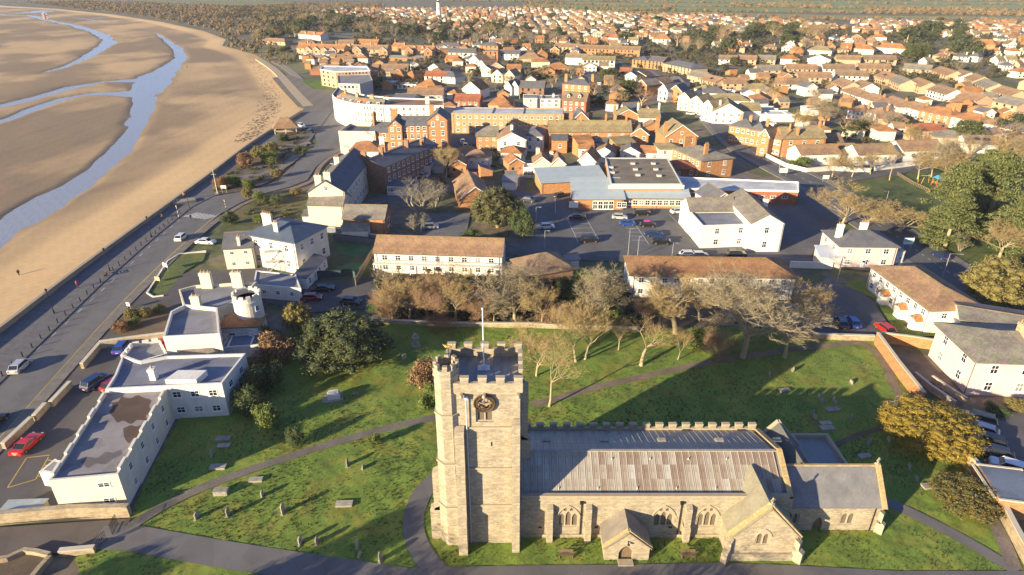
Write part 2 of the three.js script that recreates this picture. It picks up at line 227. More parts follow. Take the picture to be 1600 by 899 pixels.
const prom = [...[[-95,-85.57],[-95.78,-103.9],[-96.89,-120.87],[-97.81,-140.8],[-98.66,-166.83],[-99.82,-202.24],[-101.95,-244.92],[-101.76,-285.52],[-101.12,-309.91]], ...[[-87.27,-317.82],[-82.71,-277.73],[-78.1,-234.23],[-77.52,-210.45],[-80.43,-194.58],[-85.89,-188.04],[-89.08,-183.07],[-90.96,-173.24],[-90.24,-153.34],[-87.74,-122.09],[-83.13,-86.28],[-81.46,-72.49]]];
struct('promenade', prismGeo(prom, -0.05, 0.28), m_([0.155, 0.15, 0.155], T.paving));
struct('esplanade_road', sheetGeo([...[[-80.68,-68.21],[-83.25,-86.46],[-87.74,-122.09],[-90.24,-153.34],[-90.96,-173.24],[-89.08,-183.07],[-81.64,-188.67],[-74.87,-196.62],[-74.45,-208.92],[-75.99,-221.78],[-75.41,-238.98],[-76.84,-252.18],[-84.28,-271.52],[-92.59,-290.94],[-100.05,-308.38],[-101.63,-324.42],[-97.24,-357.51],[-77.01,-308.38],[-58.45,-241.92],[-64.59,-236.11],[-66.97,-226.09],[-67.41,-215.99],[-65.93,-200.1],[-69.35,-192.57],[-75.08,-186.15],[-78.67,-177.75],[-80.76,-167.87],[-80.91,-160.33],[-79.33,-122.4],[-73.33,-74.19],[-72.35,-61.08]]], 0.15), ASPH);
struct('sea_front_car_park', sheetGeo([[-106.07,-324.42],[-131.86,-378.71],[-152.38,-423.36],[-144.93,-434.65],[-103.7,-383.23],[-82.59,-317.82],[-95.72,-314.62]], 0.165), m_([0.21, 0.185, 0.155], T.asphalt));
struct('beach_ramp', ribbon(curve([[-101.96,-327.82],[-114.11,-353.53],[-131.8,-392.58],[-162.18,-458.99],[-196.79,-524.33]]), 5, 0.2, -2), m_([0.46, 0.36, 0.24], T.render)); 
struct('pavement', ribbon(curve([[-71.11,-60.53],[-72.46,-73.48],[-78.31,-121.48],[-79.66,-159.36],[-79.07,-166.31]]), 1.9, 0.28, 0), m_([0.22, 0.20, 0.175], T.paving));
struct('pavement', ribbon(curve([[-78.93,-166.83],[-77.28,-176.03],[-73.67,-184.29],[-67.94,-190.61],[-64.3,-198.7],[-65.87,-215.18],[-65.59,-226.09],[-62.92,-236.11]]), 1.6, 0.28, 0), m_([0.26, 0.20, 0.16], T.paving));
for (const dd of [0.25, 0.55]) struct('double_yellow_line', ribbon(curve(off([[-71.93,-63.69],[-73.33,-74.19],[-79.33,-122.4],[-80.91,-160.33],[-80.76,-167.87]], 0.0).map((p) => [p[0] - dd * 0.74, p[1] - dd * 0.66])), 0.13, 0.158), MT.paintY);
{ const c = [[-73.84,-70.84],[-73.03,-72.21]], l = [[-85.25,-93.55],[-91.74,-167.87]]; for (let i = 0; i < 16; i++) { const t = i / 16, a = [lerp(l[0][0], l[1][0], t) + 1.6, lerp(l[0][1], l[1][1], t) + 1.6], b = [lerp(l[0][0], l[1][0], t + 0.022) + 1.6, lerp(l[0][1], l[1][1], t + 0.022) + 1.6]; struct('lane_dash', ribbon([a, b], 0.13, 0.158), MT.paintW); } }
{ const a = [[-89.03,-167.35],[-81.77,-164.78]]; for (let i = 0; i < 7; i++) { const t = (i + 0.5) / 7, x = lerp(a[0][0], a[1][0], t), z = lerp(a[0][1], a[1][1], t); struct('zebra_stripe', ribbon([[x - 1.3, z + 1.5], [x + 1.3, z - 1.5]], 0.55, 0.158), MT.paintW); } }
// private forecourts, lanes and car parks
struct('forecourt', sheetGeo([[-68.25,-58.93],[-71.9,-71.66],[-77.07,-121.17],[-71.66,-130.21],[-54.93,-131.6],[-48.5,-124.92],[-29.1,-124.92],[-26.77,-112.55],[-40.18,-110.42],[-49.1,-114.47],[-45.91,-98.41],[-42.15,-86.46],[-52.9,-79.66],[-46.89,-58.3],[-61.88,-56.68],[-67.44,-55.89]], 0.17), m_([0.115, 0.105, 0.105], T.asphalt));
struct('lane', sheetGeo([[-67.06,-55.4],[-61.59,-56.28],[-46.56,-57.69],[-46.34,-54.45],[-48.05,-52.87],[-52.26,-52.5],[-58.49,-51.97],[-63.79,-51.26]], 0.162), m_([0.15, 0.125, 0.11], T.asphalt));
struct('car_park', sheetGeo([[0,-188.04],[17.78,-190.61],[55.3,-190.61],[99.94,-193.24],[95.13,-170.52],[78.23,-150.25],[68.27,-135.16],[66.04,-136.62],[29.95,-137.37],[6.07,-139.64],[-0.78,-145.19]], 0.155), m_([0.15, 0.148, 0.15], T.asphalt));
struct('car_park', sheetGeo([[61.32,-115.88],[72.69,-123.33],[73.32,-115.88],[70.68,-101.33],[54.59,-101.33],[42.74,-106.58],[39.14,-115.88]], 0.155), ASPHD);
struct('car_park', sheetGeo([[-24.86,-168.39],[-11.54,-168.39],[-11.61,-150.25],[-23.28,-149.39]], 0.155), m_([0.16, 0.16, 0.165], T.paving));
struct('car_park', sheetGeo([[68.58,-79.66],[88.17,-79.66],[77.4,-66.32],[68.8,-66.32],[66.19,-70.17]], 0.155), m_([0.15, 0.14, 0.14], T.asphalt));
struct('car_park', sheetGeo([[-28.15,-284.2],[-11.03,-277.73],[-7.31,-241.92],[-26.03,-234.23]], 0.155), ASPHD);
const OXROAD = curve([[88.69,-452.66],[90.02,-397.42],[90.98,-357.51],[92.63,-314.62],[91.18,-280.28],[89.14,-241.92],[92.22,-215.18],[95.51,-194.58],[96.42,-173.24],[97.25,-151.12],[97.12,-137],[97.41,-125.56],[98.19,-114.47],[99.85,-102.96]], 5);
struct('main_road', ribbon(OXROAD, 9.5, 0.151), ASPHD);
for (let i = 0; i + 1 < OXROAD.length; i += 1) { const a = OXROAD[i], b = OXROAD[i + 1]; if (a[1] > -260) struct('lane_dash', ribbon([a, [lerp(a[0], b[0], 0.4), lerp(a[1], b[1], 0.4)]], 0.14, 0.158), MT.paintW); }
struct('pavement', ribbon(off(OXROAD, -6.1), 2.4, 0.27, 0), m_([0.2, 0.19, 0.18], T.paving)); struct('pavement', ribbon(off(OXROAD, 6.1), 2.4, 0.266, 0), m_([0.2, 0.19, 0.18], T.paving));
struct('side_road', ribbon(curve([[96.09,-195.93],[113.35,-204.43],[135.24,-213.58],[160,-225.22],[194.84,-241.92]]), 7, 0.1475), ASPHD);
struct('lane', ribbon(curve([[-1.54,-141.98],[6.07,-139.64],[26.95,-137.37],[65.3,-135.89],[72.08,-134.43],[82.76,-132.3],[94.15,-134.43]]), 4.6, 0.1485), ASPHD);
struct('lane', ribbon(curve([[3.34,-218.44],[2.41,-194.58],[3.23,-170.52],[2.31,-141.98]]), 4, 0.146), ASPHD);
// lawns
struct('park_lawn', sheetGeo([[98.34,-193.24],[118.53,-202.24],[149.3,-215.18],[194.06,-234.23],[161.54,-170.52],[103.53,-107.84],[101.53,-119.36],[101.6,-137],[101.8,-162.77],[98.84,-178.33]], 0.02), m_([0.095, 0.125, 0.035], T.grass, { bump: 0.05 }));
struct('verge', sheetGeo([[70.9,-123.02],[75.46,-126.21],[76.92,-123.02],[74.12,-104.14],[83.21,-102.96],[87.65,-102.49],[72.66,-101.1],[71.05,-102.02],[74.13,-116.45]], 0.16), GRASS);
struct('front_lawn', sheetGeo([[-76.11,-118.77],[-79.85,-135.89],[-79.23,-139.64],[-72.88,-140.41],[-71.54,-135.89],[-73.1,-130.21],[-71.87,-119.36],[-73.92,-117.6]], 0.18), m_([0.12, 0.15, 0.04], T.grass));
struct('sea_front_green', sheetGeo([[-128.6,-407.43],[-128.47,-417.92],[-107.11,-412.62],[-95.44,-392.58],[-102,-376.49],[-113.55,-378.71]], 0.18), m_([0.10, 0.17, 0.025], T.grass));
struct('planting_bed', sheetGeo([[-90.83,-186.77],[-95.78,-201.53],[-95.22,-218.44],[-93.77,-241.92],[-93.41,-267.92],[-90.98,-277.73],[-83.94,-270.31],[-79.22,-238.02],[-77.29,-215.18],[-76.79,-198.7],[-81.25,-188.67],[-86.83,-185.52]], 0.3), m_([0.16, 0.13, 0.085], T.earth));
struct('park_path', ribbon(curve([[-88.73,-201.53],[-82.91,-207.4],[-79.04,-215.18],[-78.1,-234.23]]), 3.4, 0.306), m_([0.24, 0.21, 0.19], T.asphalt)); struct('park_path', ribbon(curve([[-90.02,-238.02],[-85.27,-245.93],[-79.02,-250.07]]), 4, 0.309), m_([0.27, 0.22, 0.19], T.asphalt));
struct('garden', sheetGeo([[-79.42,-166.31],[-77.46,-176.03],[-73.65,-183.68],[-66.96,-189.96],[-61.23,-190.61],[-53.49,-162.77],[-59.23,-170.52],[-68.14,-160.33],[-74.57,-159.36]], 0.168), m_([0.14, 0.125, 0.05], T.grass));
struct('garden', sheetGeo([[-74.15,-102.49],[-76.16,-111.48],[-69.65,-114.75],[-65.11,-105.35],[-63.75,-101.56],[-69.83,-100.19]], 0.18), SOIL);
struct('garden', sheetGeo([[-52.54,-159.36],[-34.71,-154.69],[-30.49,-124.92],[-41.57,-124.92],[-45.63,-138.88]], 0.176), m_([0.10, 0.11, 0.045], T.grass));
const PATHS = [];
function path(px, w, m, y = 0.165, name = 'churchyard_path') { const c = curve(px); PATHS.push([c, w / 2 + 0.15]); struct(name, ribbon(c, w, y), m); }
const TARM = m_([0.19, 0.18, 0.175], T.asphalt);
path([[-49.14,-54.73],[-45.36,-54.73],[-41.21,-53.97],[-33.86,-52.5],[-26.04,-51.08],[-17.03,-49.55],[-8.35,-48.06]], 3.6, TARM, 0.166);
path([[-46.24,-56.08],[-43.37,-59.99],[-39.26,-63.57],[-33.06,-67.45],[-27.02,-70.84],[-20.45,-74.05],[-10.61,-77.93]], 1.5, m_([0.20, 0.175, 0.14], T.earth), 0.162);
path([[2.97,-80.63],[7.02,-82.29],[13.38,-85.21],[21.11,-88.11],[31.61,-91.94],[42.45,-94.99],[49.91,-96.89],[57.3,-98.19],[62.89,-98.85],[63.91,-94.57],[62.02,-86.46],[60.25,-79.66]], 1.5, DIRT, 0.163);
path([[-8.6,-66.32],[-11.36,-62.2],[-12.01,-57.38],[-10.77,-53.23],[-7.76,-49.13]], 2.5, TARM, 0.169);
path([[44.33,-61.97],[47.5,-60.21],[49.65,-58.3],[52.92,-54.73],[56.35,-49.97]], 1.7, TARM, 0.164);
path([[59.03,-59.99],[58.06,-55.4],[56.29,-50.39]], 1.6, m_([0.24, 0.2, 0.17], T.earth), 0.167);
path([[45.03,-70.84],[49.84,-73.34],[56.79,-75.96]], 0.9, SOIL, 0.161);
const FRONTROAD = [[-16.94,-49.13],[-11.47,-50.39],[-7.19,-50.57],[3.24,-50.82],[14.43,-50.91],[23.89,-51.17],[32.41,-50.74],[42.84,-50.05],[57.12,-50.05],[63.85,-49.55],[58.29,-42.65],[-22.67,-42.65]];
struct('church_road', sheetGeo(FRONTROAD, 0.172), m_([0.17, 0.16, 0.16], T.asphalt));
const YARD = [[-42.1,-42.65],[-49.83,-52.14],[-45.43,-54.16],[-46.95,-57.69],[-47.68,-62.42],[-49.11,-72.21],[-49.73,-78.09],[-43.12,-80.96],[-44.39,-94.16],[-42.64,-102.49],[-36.7,-106.83],[-24.47,-106.83],[-12.15,-105.84],[23.94,-103.9],[41,-104.87],[66.22,-101.1],[64.88,-90.19],[63.82,-81.62],[63.86,-73.62],[62.62,-70.17],[62.54,-62.2],[58.8,-50.39],[58.29,-42.65]];
const lawnH = (x, z) => 0.01 + 0.17 * pow(fbm(x / 1.3, z / 1.3, 401, 4), 1.6) * (0.45 + 0.9 * fbm(x / 9, z / 9, 407, 2)) + 0.05 * fbm(x / 7, z / 7, 411, 2);
{
  const x0 = -62, x1 = 84, z0 = -114, z1 = -36, s = 0.25, nx = floor((x1 - x0) / s), nz = floor((z1 - z0) / s), pos = [], uv = [], idx = [], id = new Int32Array((nx + 1) * (nz + 1)).fill(-1), inside = new Uint8Array((nx + 1) * (nz + 1));
  for (let j = 0; j <= nz; j++) for (let i = 0; i <= nx; i++) { const x = x0 + i * s, z = z0 + j * s; inside[j * (nx + 1) + i] = inPoly(YARD, x, z) ? 1 : 0; }
  const vid = (k) => { if (id[k] < 0) { const i = k % (nx + 1), j = (k - i) / (nx + 1), x = x0 + i * s, z = z0 + j * s; id[k] = pos.length / 3; pos.push(x, lawnH(x, z), z); uv.push(x, z); } return id[k]; };
  for (let j = 0; j < nz; j++) for (let i = 0; i < nx; i++) { const k = j * (nx + 1) + i, q = [k, k + 1, k + nx + 1, k + nx + 2]; if (q.some((v) => inside[v])) { const [a, b, c, d] = q.map(vid); idx.push(a, c, b, b, c, d); } }
  const g = new THREE.BufferGeometry(); g.setAttribute('position', new THREE.BufferAttribute(new Float32Array(pos), 3)); g.setAttribute('uv', new THREE.BufferAttribute(new Float32Array(uv), 2)); g.setIndex(idx); g.computeVertexNormals();
  struct('churchyard_lawn', g, GRASS);
}
struct('undergrowth', sheetGeo([[-29.38,-124.92],[-14.09,-127.52],[25.32,-123.02],[39.45,-117.02],[42.74,-106.58],[23.94,-103.9],[4.83,-105.11],[-24.71,-106.83]], 0.012), m_([0.17, 0.12, 0.07], T.earth));
struct('dune_grass', sheetGeo([[-237.39,-588.65],[-208.06,-550.18],[-169.73,-478.98],[-144.93,-434.65],[-131.5,-458.99],[-149.09,-524.33],[-179.64,-559.34],[-217.74,-644.56],[-246.39,-656.98]], 0.016), m_([0.20, 0.19, 0.085], T.grass)); struct('beach_promenade', ribbon(curve([[-194.81,-524.33],[-159.55,-458.99],[-131.78,-397.42],[-112.05,-353.53],[-100.68,-327.82]]).map((q) => [q[0] + 7, q[1]]), 5, 0.13, -0.1), m_([0.33, 0.28, 0.22], T.paving));
// far fields
const FIELDS = [[[[23.65,-1288.12],[203.99,-1107.24],[321.49,-1090.16],[347.6,-1181.1],[202.09,-1221.76],[25.44,-1388.4]], [0.20, 0.27, 0.07]], [[[319.09,-1081.81],[454.52,-983.61],[786.08,-943.92],[865.19,-1041.87],[502.32,-1090.16],[346.47,-1177.18]], [0.28, 0.27, 0.10]], [[[25.64,-1399.27],[203.46,-1230.22],[534.44,-1161.75],[904.18,-1090.16],[1010.45,-1221.76],[601.77,-1311.84],[203.56,-1388.4],[28.12,-1537.46]], [0.21, 0.28, 0.08]], [[[28.36,-1550.75],[205.12,-1399.27],[606.14,-1321.57],[1045.56,-1265.23],[1190.31,-1444.49],[550.82,-1505.19],[146.77,-1606.25]], [0.26, 0.27, 0.10]],
  [[[-150.06,-1642.96],[148.07,-1620.74],[555.39,-1517.94],[1199.8,-1456.24],[1320.94,-1606.25],[614.04,-1681.35],[0,-1721.55]], [0.22, 0.29, 0.09]], [[[0,-1738.16],[619.73,-1697.21],[1332.64,-1620.74],[2011.91,-2008.92],[0,-2066.24]], [0.20, 0.22, 0.09]], [[[-885.38,-1642.96],[-674.63,-1474.23],[-492.83,-1415.9],[-421.8,-1537.46],[-583.34,-1681.35],[-824.32,-1807.89],[-1014.19,-1854.34]], [0.21, 0.22, 0.09]], [[[-514.87,-1763.68],[0,-1763.68],[193.49,-2126.88],[-773.94,-2126.88]], [0.2, 0.22, 0.09]]];
FIELDS.forEach(([p, c], i) => struct('field', sheetGeo(p, 0.1 + i * 0.03), m_(c, T.earth)));

// ---------- building kit ----------
const WF = (() => { const t = 0.09, z = 0.06; return merge([box(1, t, z, 0, 0.5 - t / 2), box(1, t, z, 0, -0.5 + t / 2), box(t, 1 - 2 * t, z, -0.5 + t / 2), box(t, 1 - 2 * t, z, 0.5 - t / 2), box(t * 0.6, 1 - 2 * t, z * 0.8, 0), box(1 - 2 * t, t * 0.6, z * 0.7, 0, 0.05), box(1.12, 0.07, z * 2.2, 0, -0.53, 0.03)]); })();
const WP = box(0.96, 0.96, 0.03), UBOX = box(1, 1, 1);
const POT = cyl(0.1, 0.13, 0.55, 7);
function windowAt(parent, x, y, z, ry, w = 1.1, h = 1.3, simple, fm = MT.frame) {
  if (simple) { const p = part('window', WP, anyPane(), parent, x, y, z, ry); p.scale.set(w, h, 1.5); return p; }
  const f = part('window', WF, fm, parent, x + sin(ry) * 0.02, y, z + cos(ry) * 0.02, ry); f.scale.set(w, h, 1); part('pane', WP, anyPane(), f, 0, 0, 0); return f;
}
function doorAt(parent, x, z, ry, m = MT.frame) { const d = part('door', box(1, 2.05, 0.1), m, parent, x, 1.03, z, ry); part('door_window', box(0.6, 0.5, 0.02), MT.glass, d, 0, 0.55, 0.055); return d; }
function chimneyAt(parent, x, y, z, h, wm, w = 0.9, d = 0.6, pots = 3, ry = 0) {
  const c = part('chimney', merge([ubox(w, h, d), ubox(w + 0.16, 0.18, d + 0.16, 0, h - 0.3), ubox(w + 0.1, 0.12, d + 0.1, 0, h)]), wm, parent, x, y, z, ry);
  for (let i = 0; i < pots; i++) part('chimney_pot', POT, MT.pot, c, (w - 0.25) * ((i + 0.5) / pots - 0.5) * 1.1, h + 0.1, 0);
  return c;
}
function gableRoof(w, d, h, rise, ov, th = 0.16) {                    // ridge along x, slopes to +-z
  const hw = w / 2 + ov, hd = d / 2 + ov, k = rise / (d / 2), ye = h - ov * k, f = [], y = (z) => h + rise - abs(z) * k + 0.02;
  for (const s of [-1, 1]) { const a = [-hw, y(hd), s * hd], b = [hw, y(hd), s * hd], c = [hw, y(0), 0], e = [-hw, y(0), 0], up = (p) => [p[0], p[1] + th, p[2]];
    const q = s > 0 ? [a, b, c, e] : [b, a, e, c]; f.push(q.map(up), q.slice().reverse()); f.push([q[0], q[1], up(q[1]), up(q[0])]); for (const [m, n] of [[q[1], q[2]], [q[3], q[0]]]) f.push([m, n, up(n), up(m)]); }
  return poly(f);
}
function hipRoof(w, d, h, rise, ov) {
  const hw = w / 2 + ov, hd = d / 2 + ov, y0 = h - 0.05, y1 = h + 0.12, yr = h + rise; let a, b;
  if (w >= d) { const r = max(0.02, (w - d) / 2); a = [-r, yr, 0]; b = [r, yr, 0]; } else { const r = (d - w) / 2; a = [0, yr, -r]; b = [0, yr, r]; }
  const c = [[-hw, y1, hd], [hw, y1, hd], [hw, y1, -hd], [-hw, y1, -hd]], l = c.map((p) => [p[0], y0, p[2]]), f = [];
  for (let i = 0; i < 4; i++) f.push([l[i], l[(i + 1) % 4], c[(i + 1) % 4], c[i]]);
  if (w >= d) f.push([c[0], c[1], b, a], [c[1], c[2], b], [c[2], c[3], a, b], [c[3], c[0], a]); else f.push([c[0], c[1], b], [c[1], c[2], a, b], [c[2], c[3], a], [c[3], c[0], b, a]);
  f.push([l[3], l[2], l[1], l[0]]); return poly(f);
}
const GUT = m_([0.10, 0.10, 0.10], null, { roughness: 0.5 });
// house by its camera-facing eaves (a -> b), depth away from it
function house(name, label, cat, ax, az, bx, bz, h, d, rise, type, wm, rm, o = {}) {
  const w = hypot(bx - ax, bz - az), turn = atan2(-(bz - az), bx - ax), nx = sin(turn), nz = cos(turn);
  const t = thing(name, label, cat, (ax + bx) / 2 - nx * d / 2, (az + bz) / 2 - nz * d / 2, turn, o.group), WM = WALL[wm] ?? wm, RM = ROOF[rm] ?? rm, ov = o.ov ?? 0.3;
  t.userData.size = undefined; delete t.userData.size;
  const hw = w / 2, hd = d / 2;
  if (type === 'gable') {
    part('wall', poly([[[-hw, -0.1, hd], [hw, -0.1, hd], [hw, h, hd], [-hw, h, hd]], [[hw, -0.1, -hd], [-hw, -0.1, -hd], [-hw, h, -hd], [hw, h, -hd]], [[hw, -0.1, hd], [hw, -0.1, -hd], [hw, h, -hd], [hw, h + rise, 0], [hw, h, hd]], [[-hw, -0.1, -hd], [-hw, -0.1, hd], [-hw, h, hd], [-hw, h + rise, 0], [-hw, h, -hd]]]), WM, t);
    part('roof', gableRoof(w, d, h, rise, ov), RM, t); part('ridge', ubox(w + 2 * ov - 0.02, 0.12, 0.26, 0, h + rise + 0.13), o.ridge ?? ROOF.tile, t);
  } else if (type === 'cross') {
    part('wall', poly([[[-hw, -0.1, hd], [hw, -0.1, hd], [hw, h, hd], [0, h + rise, hd], [-hw, h, hd]], [[hw, -0.1, -hd], [-hw, -0.1, -hd], [-hw, h, -hd], [0, h + rise, -hd], [hw, h, -hd]], [[hw, -0.1, hd], [hw, -0.1, -hd], [hw, h, -hd], [hw, h, hd]], [[-hw, -0.1, -hd], [-hw, -0.1, hd], [-hw, h, hd], [-hw, h, -hd]]]), WM, t);
    const r = part('roof', gableRoof(d, w, h, rise, ov).rotateY(PI / 2), RM, t); part('ridge', ubox(0.26, 0.12, d + 2 * ov - 0.02, 0, h + rise + 0.13), o.ridge ?? ROOF.tile, t);
    if (o.barge !== false) for (const s of [-1, 1]) { const L = hypot(hw, rise) + ov, b = part('bargeboard', box(L, 0.22, 0.05), MT.frame, t, s * (hw / 2 + ov * 0.3), h + rise / 2 - 0.02, hd + ov + 0.03); b.rotation.z = -s * atan2(rise, hw); }
  } else if (type === 'hip') {
    part('wall', boxUV(box(w, h + 0.1, d, 0, h / 2 - 0.05, 0)), WM, t); part('roof', hipRoof(w, d, h, rise, ov + 0.1), RM, t);
  } else if (type === 'mono') {                                       // slope rising away from the camera
    part('wall', poly([[[-hw, -0.1, hd], [hw, -0.1, hd], [hw, h, hd], [-hw, h, hd]], [[hw, -0.1, -hd], [-hw, -0.1, -hd], [-hw, h + rise, -hd], [hw, h + rise, -hd]], [[hw, -0.1, hd], [hw, -0.1, -hd], [hw, h + rise, -hd], [hw, h, hd]], [[-hw, -0.1, -hd], [-hw, -0.1, hd], [-hw, h, hd], [-hw, h + rise, -hd]]]), WM, t);
    const e = ov, k = rise / d, yy = (z) => h + (hd - z) * k; part('roof', poly([[[-hw - e, yy(hd + e) + 0.15, hd + e], [hw + e, yy(hd + e) + 0.15, hd + e], [hw + e, yy(-hd - e) + 0.15, -hd - e], [-hw - e, yy(-hd - e) + 0.15, -hd - e]], [[-hw - e, yy(hd + e), hd + e], [hw + e, yy(hd + e), hd + e], [hw + e, yy(hd + e) + 0.15, hd + e], [-hw - e, yy(hd + e) + 0.15, hd + e]], [[hw + e, yy(hd + e), hd + e], [hw + e, yy(-hd - e), -hd - e], [hw + e, yy(-hd - e) + 0.15, -hd - e], [hw + e, yy(hd + e) + 0.15, hd + e]], [[-hw - e, yy(-hd - e), -hd - e], [-hw - e, yy(hd + e), hd + e], [-hw - e, yy(hd + e) + 0.15, hd + e], [-hw - e, yy(-hd - e) + 0.15, -hd - e]]]), RM, t);
  } else {                                                            // flat, with a parapet
    const p = o.par ?? 0.45; part('wall', boxUV(box(w, h + 0.1, d, 0, h / 2 - 0.05, 0)), WM, t);
    part('parapet', merge([ubox(w + 0.06, p, 0.3, 0, h, hd - 0.12), ubox(w + 0.06, p, 0.3, 0, h, -hd + 0.12), ubox(0.3, p - 0.01, d - 0.6, hd - 0.12, h), ubox(0.3, p - 0.01, d - 0.6, -hd + 0.12, h)]), o.parm ?? WM, t);
    part('roof', ubox(w - 0.5, 0.06, d - 0.5, 0, h + 0.01), RM, t);
  }
  if (!o.simple && h > 3) { if (['gable', 'hip', 'mono'].includes(type)) part('gutter', UBOX, GUT, t, 0, h - 0.06, hd + ov + 0.1).scale.set(w + ov, 0.12, 0.13); for (const u of w > 16 ? [-0.48, 0, 0.48] : [0.47]) part('downpipe', UBOX, GUT, t, u * w, h / 2, hd + 0.06).scale.set(0.09, h, 0.09); }
  const sw = o.ww ?? 1.1, sh = o.wh ?? 1.35, W = o.win ?? {};
  const lay = (n, rows, L, put) => { for (let r = 0; r < rows; r++) for (let i = 0; i < n; i++) put(((i + 0.5) / n - 0.5) * L * 0.94, (r + 0.56) * h / rows); };
  if (W.f) lay(W.f[0], W.f[1], w, (x, y) => windowAt(t, x, y, hd, 0, sw, sh, o.simple));
  if (W.r) lay(W.r[0], W.r[1], d, (x, y) => windowAt(t, hw, y, -x, PI / 2, sw, sh, o.simple));
  if (W.l) lay(W.l[0], W.l[1], d, (x, y) => windowAt(t, -hw, y, x, -PI / 2, sw, sh, o.simple));
  if (W.g) windowAt(t, 0, h + rise * 0.33, hd, 0, sw * 0.8, sh * 0.8, o.simple);   // in the gable
  for (const [u, v, ch = 1.5, cw = 0.9, pots = 3] of o.ch ?? []) { const X = u * w, Z = v * d; let y = h; if (type === 'gable') y = h + rise * (1 - abs(Z) / hd); else if (type === 'cross') y = h + rise * (1 - abs(X) / hw); else if (type === 'hip') y = h + rise * 0.6; chimneyAt(t, X, y - 0.7, Z, ch + 0.7, o.chm ? WALL[o.chm] : WM, cw, 0.6, pots, (type === 'gable') ? PI / 2 : 0); }
  for (const [u, v, r] of o.solar ?? []) { const k = atan2(rise, hd), p = part('solar_panel', box(2.4, 0.06, 1.6), MT.solar, t, u * w, h + rise * (1 - v) + 0.28, hd * v); p.rotation.x = k; }
  if (o.door) doorAt(t, o.door * w, hd + 0.03, 0);
  if (o.dorm) for (const u of o.dorm) { const k = rise / hd, z = hd * 0.55, y = h + rise - z * k, g = part('dormer', poly([[[-0.7, y - 0.2, z + 0.9], [0.7, y - 0.2, z + 0.9], [0.7, y + 0.9, z + 0.9], [0, y + 1.5, z + 0.9], [-0.7, y + 0.9, z + 0.9]], [[0.7, y - 0.2, z + 0.9], [0.7, y, z - 1], [0.7, y + 0.9, z - 1], [0.7, y + 0.9, z + 0.9]], [[-0.7, y, z - 1], [-0.7, y - 0.2, z + 0.9], [-0.7, y + 0.9, z + 0.9], [-0.7, y + 0.9, z - 1]]]), WALL.white, t, u * w, 0, 0);
    part('dormer_roof', poly([[[-0.85, y + 0.8, z + 1], [0, y + 1.58, z + 1], [0, y + 1.58, z - 1.6], [-0.85, y + 0.8, z - 1.6]], [[0, y + 1.58, z + 1], [0.85, y + 0.8, z + 1], [0.85, y + 0.8, z - 1.6], [0, y + 1.58, z - 1.6]]]), RM, g); windowAt(g, 0, y + 0.35, z + 0.9, 0, 0.9, 0.8, true); }
  return t;
}
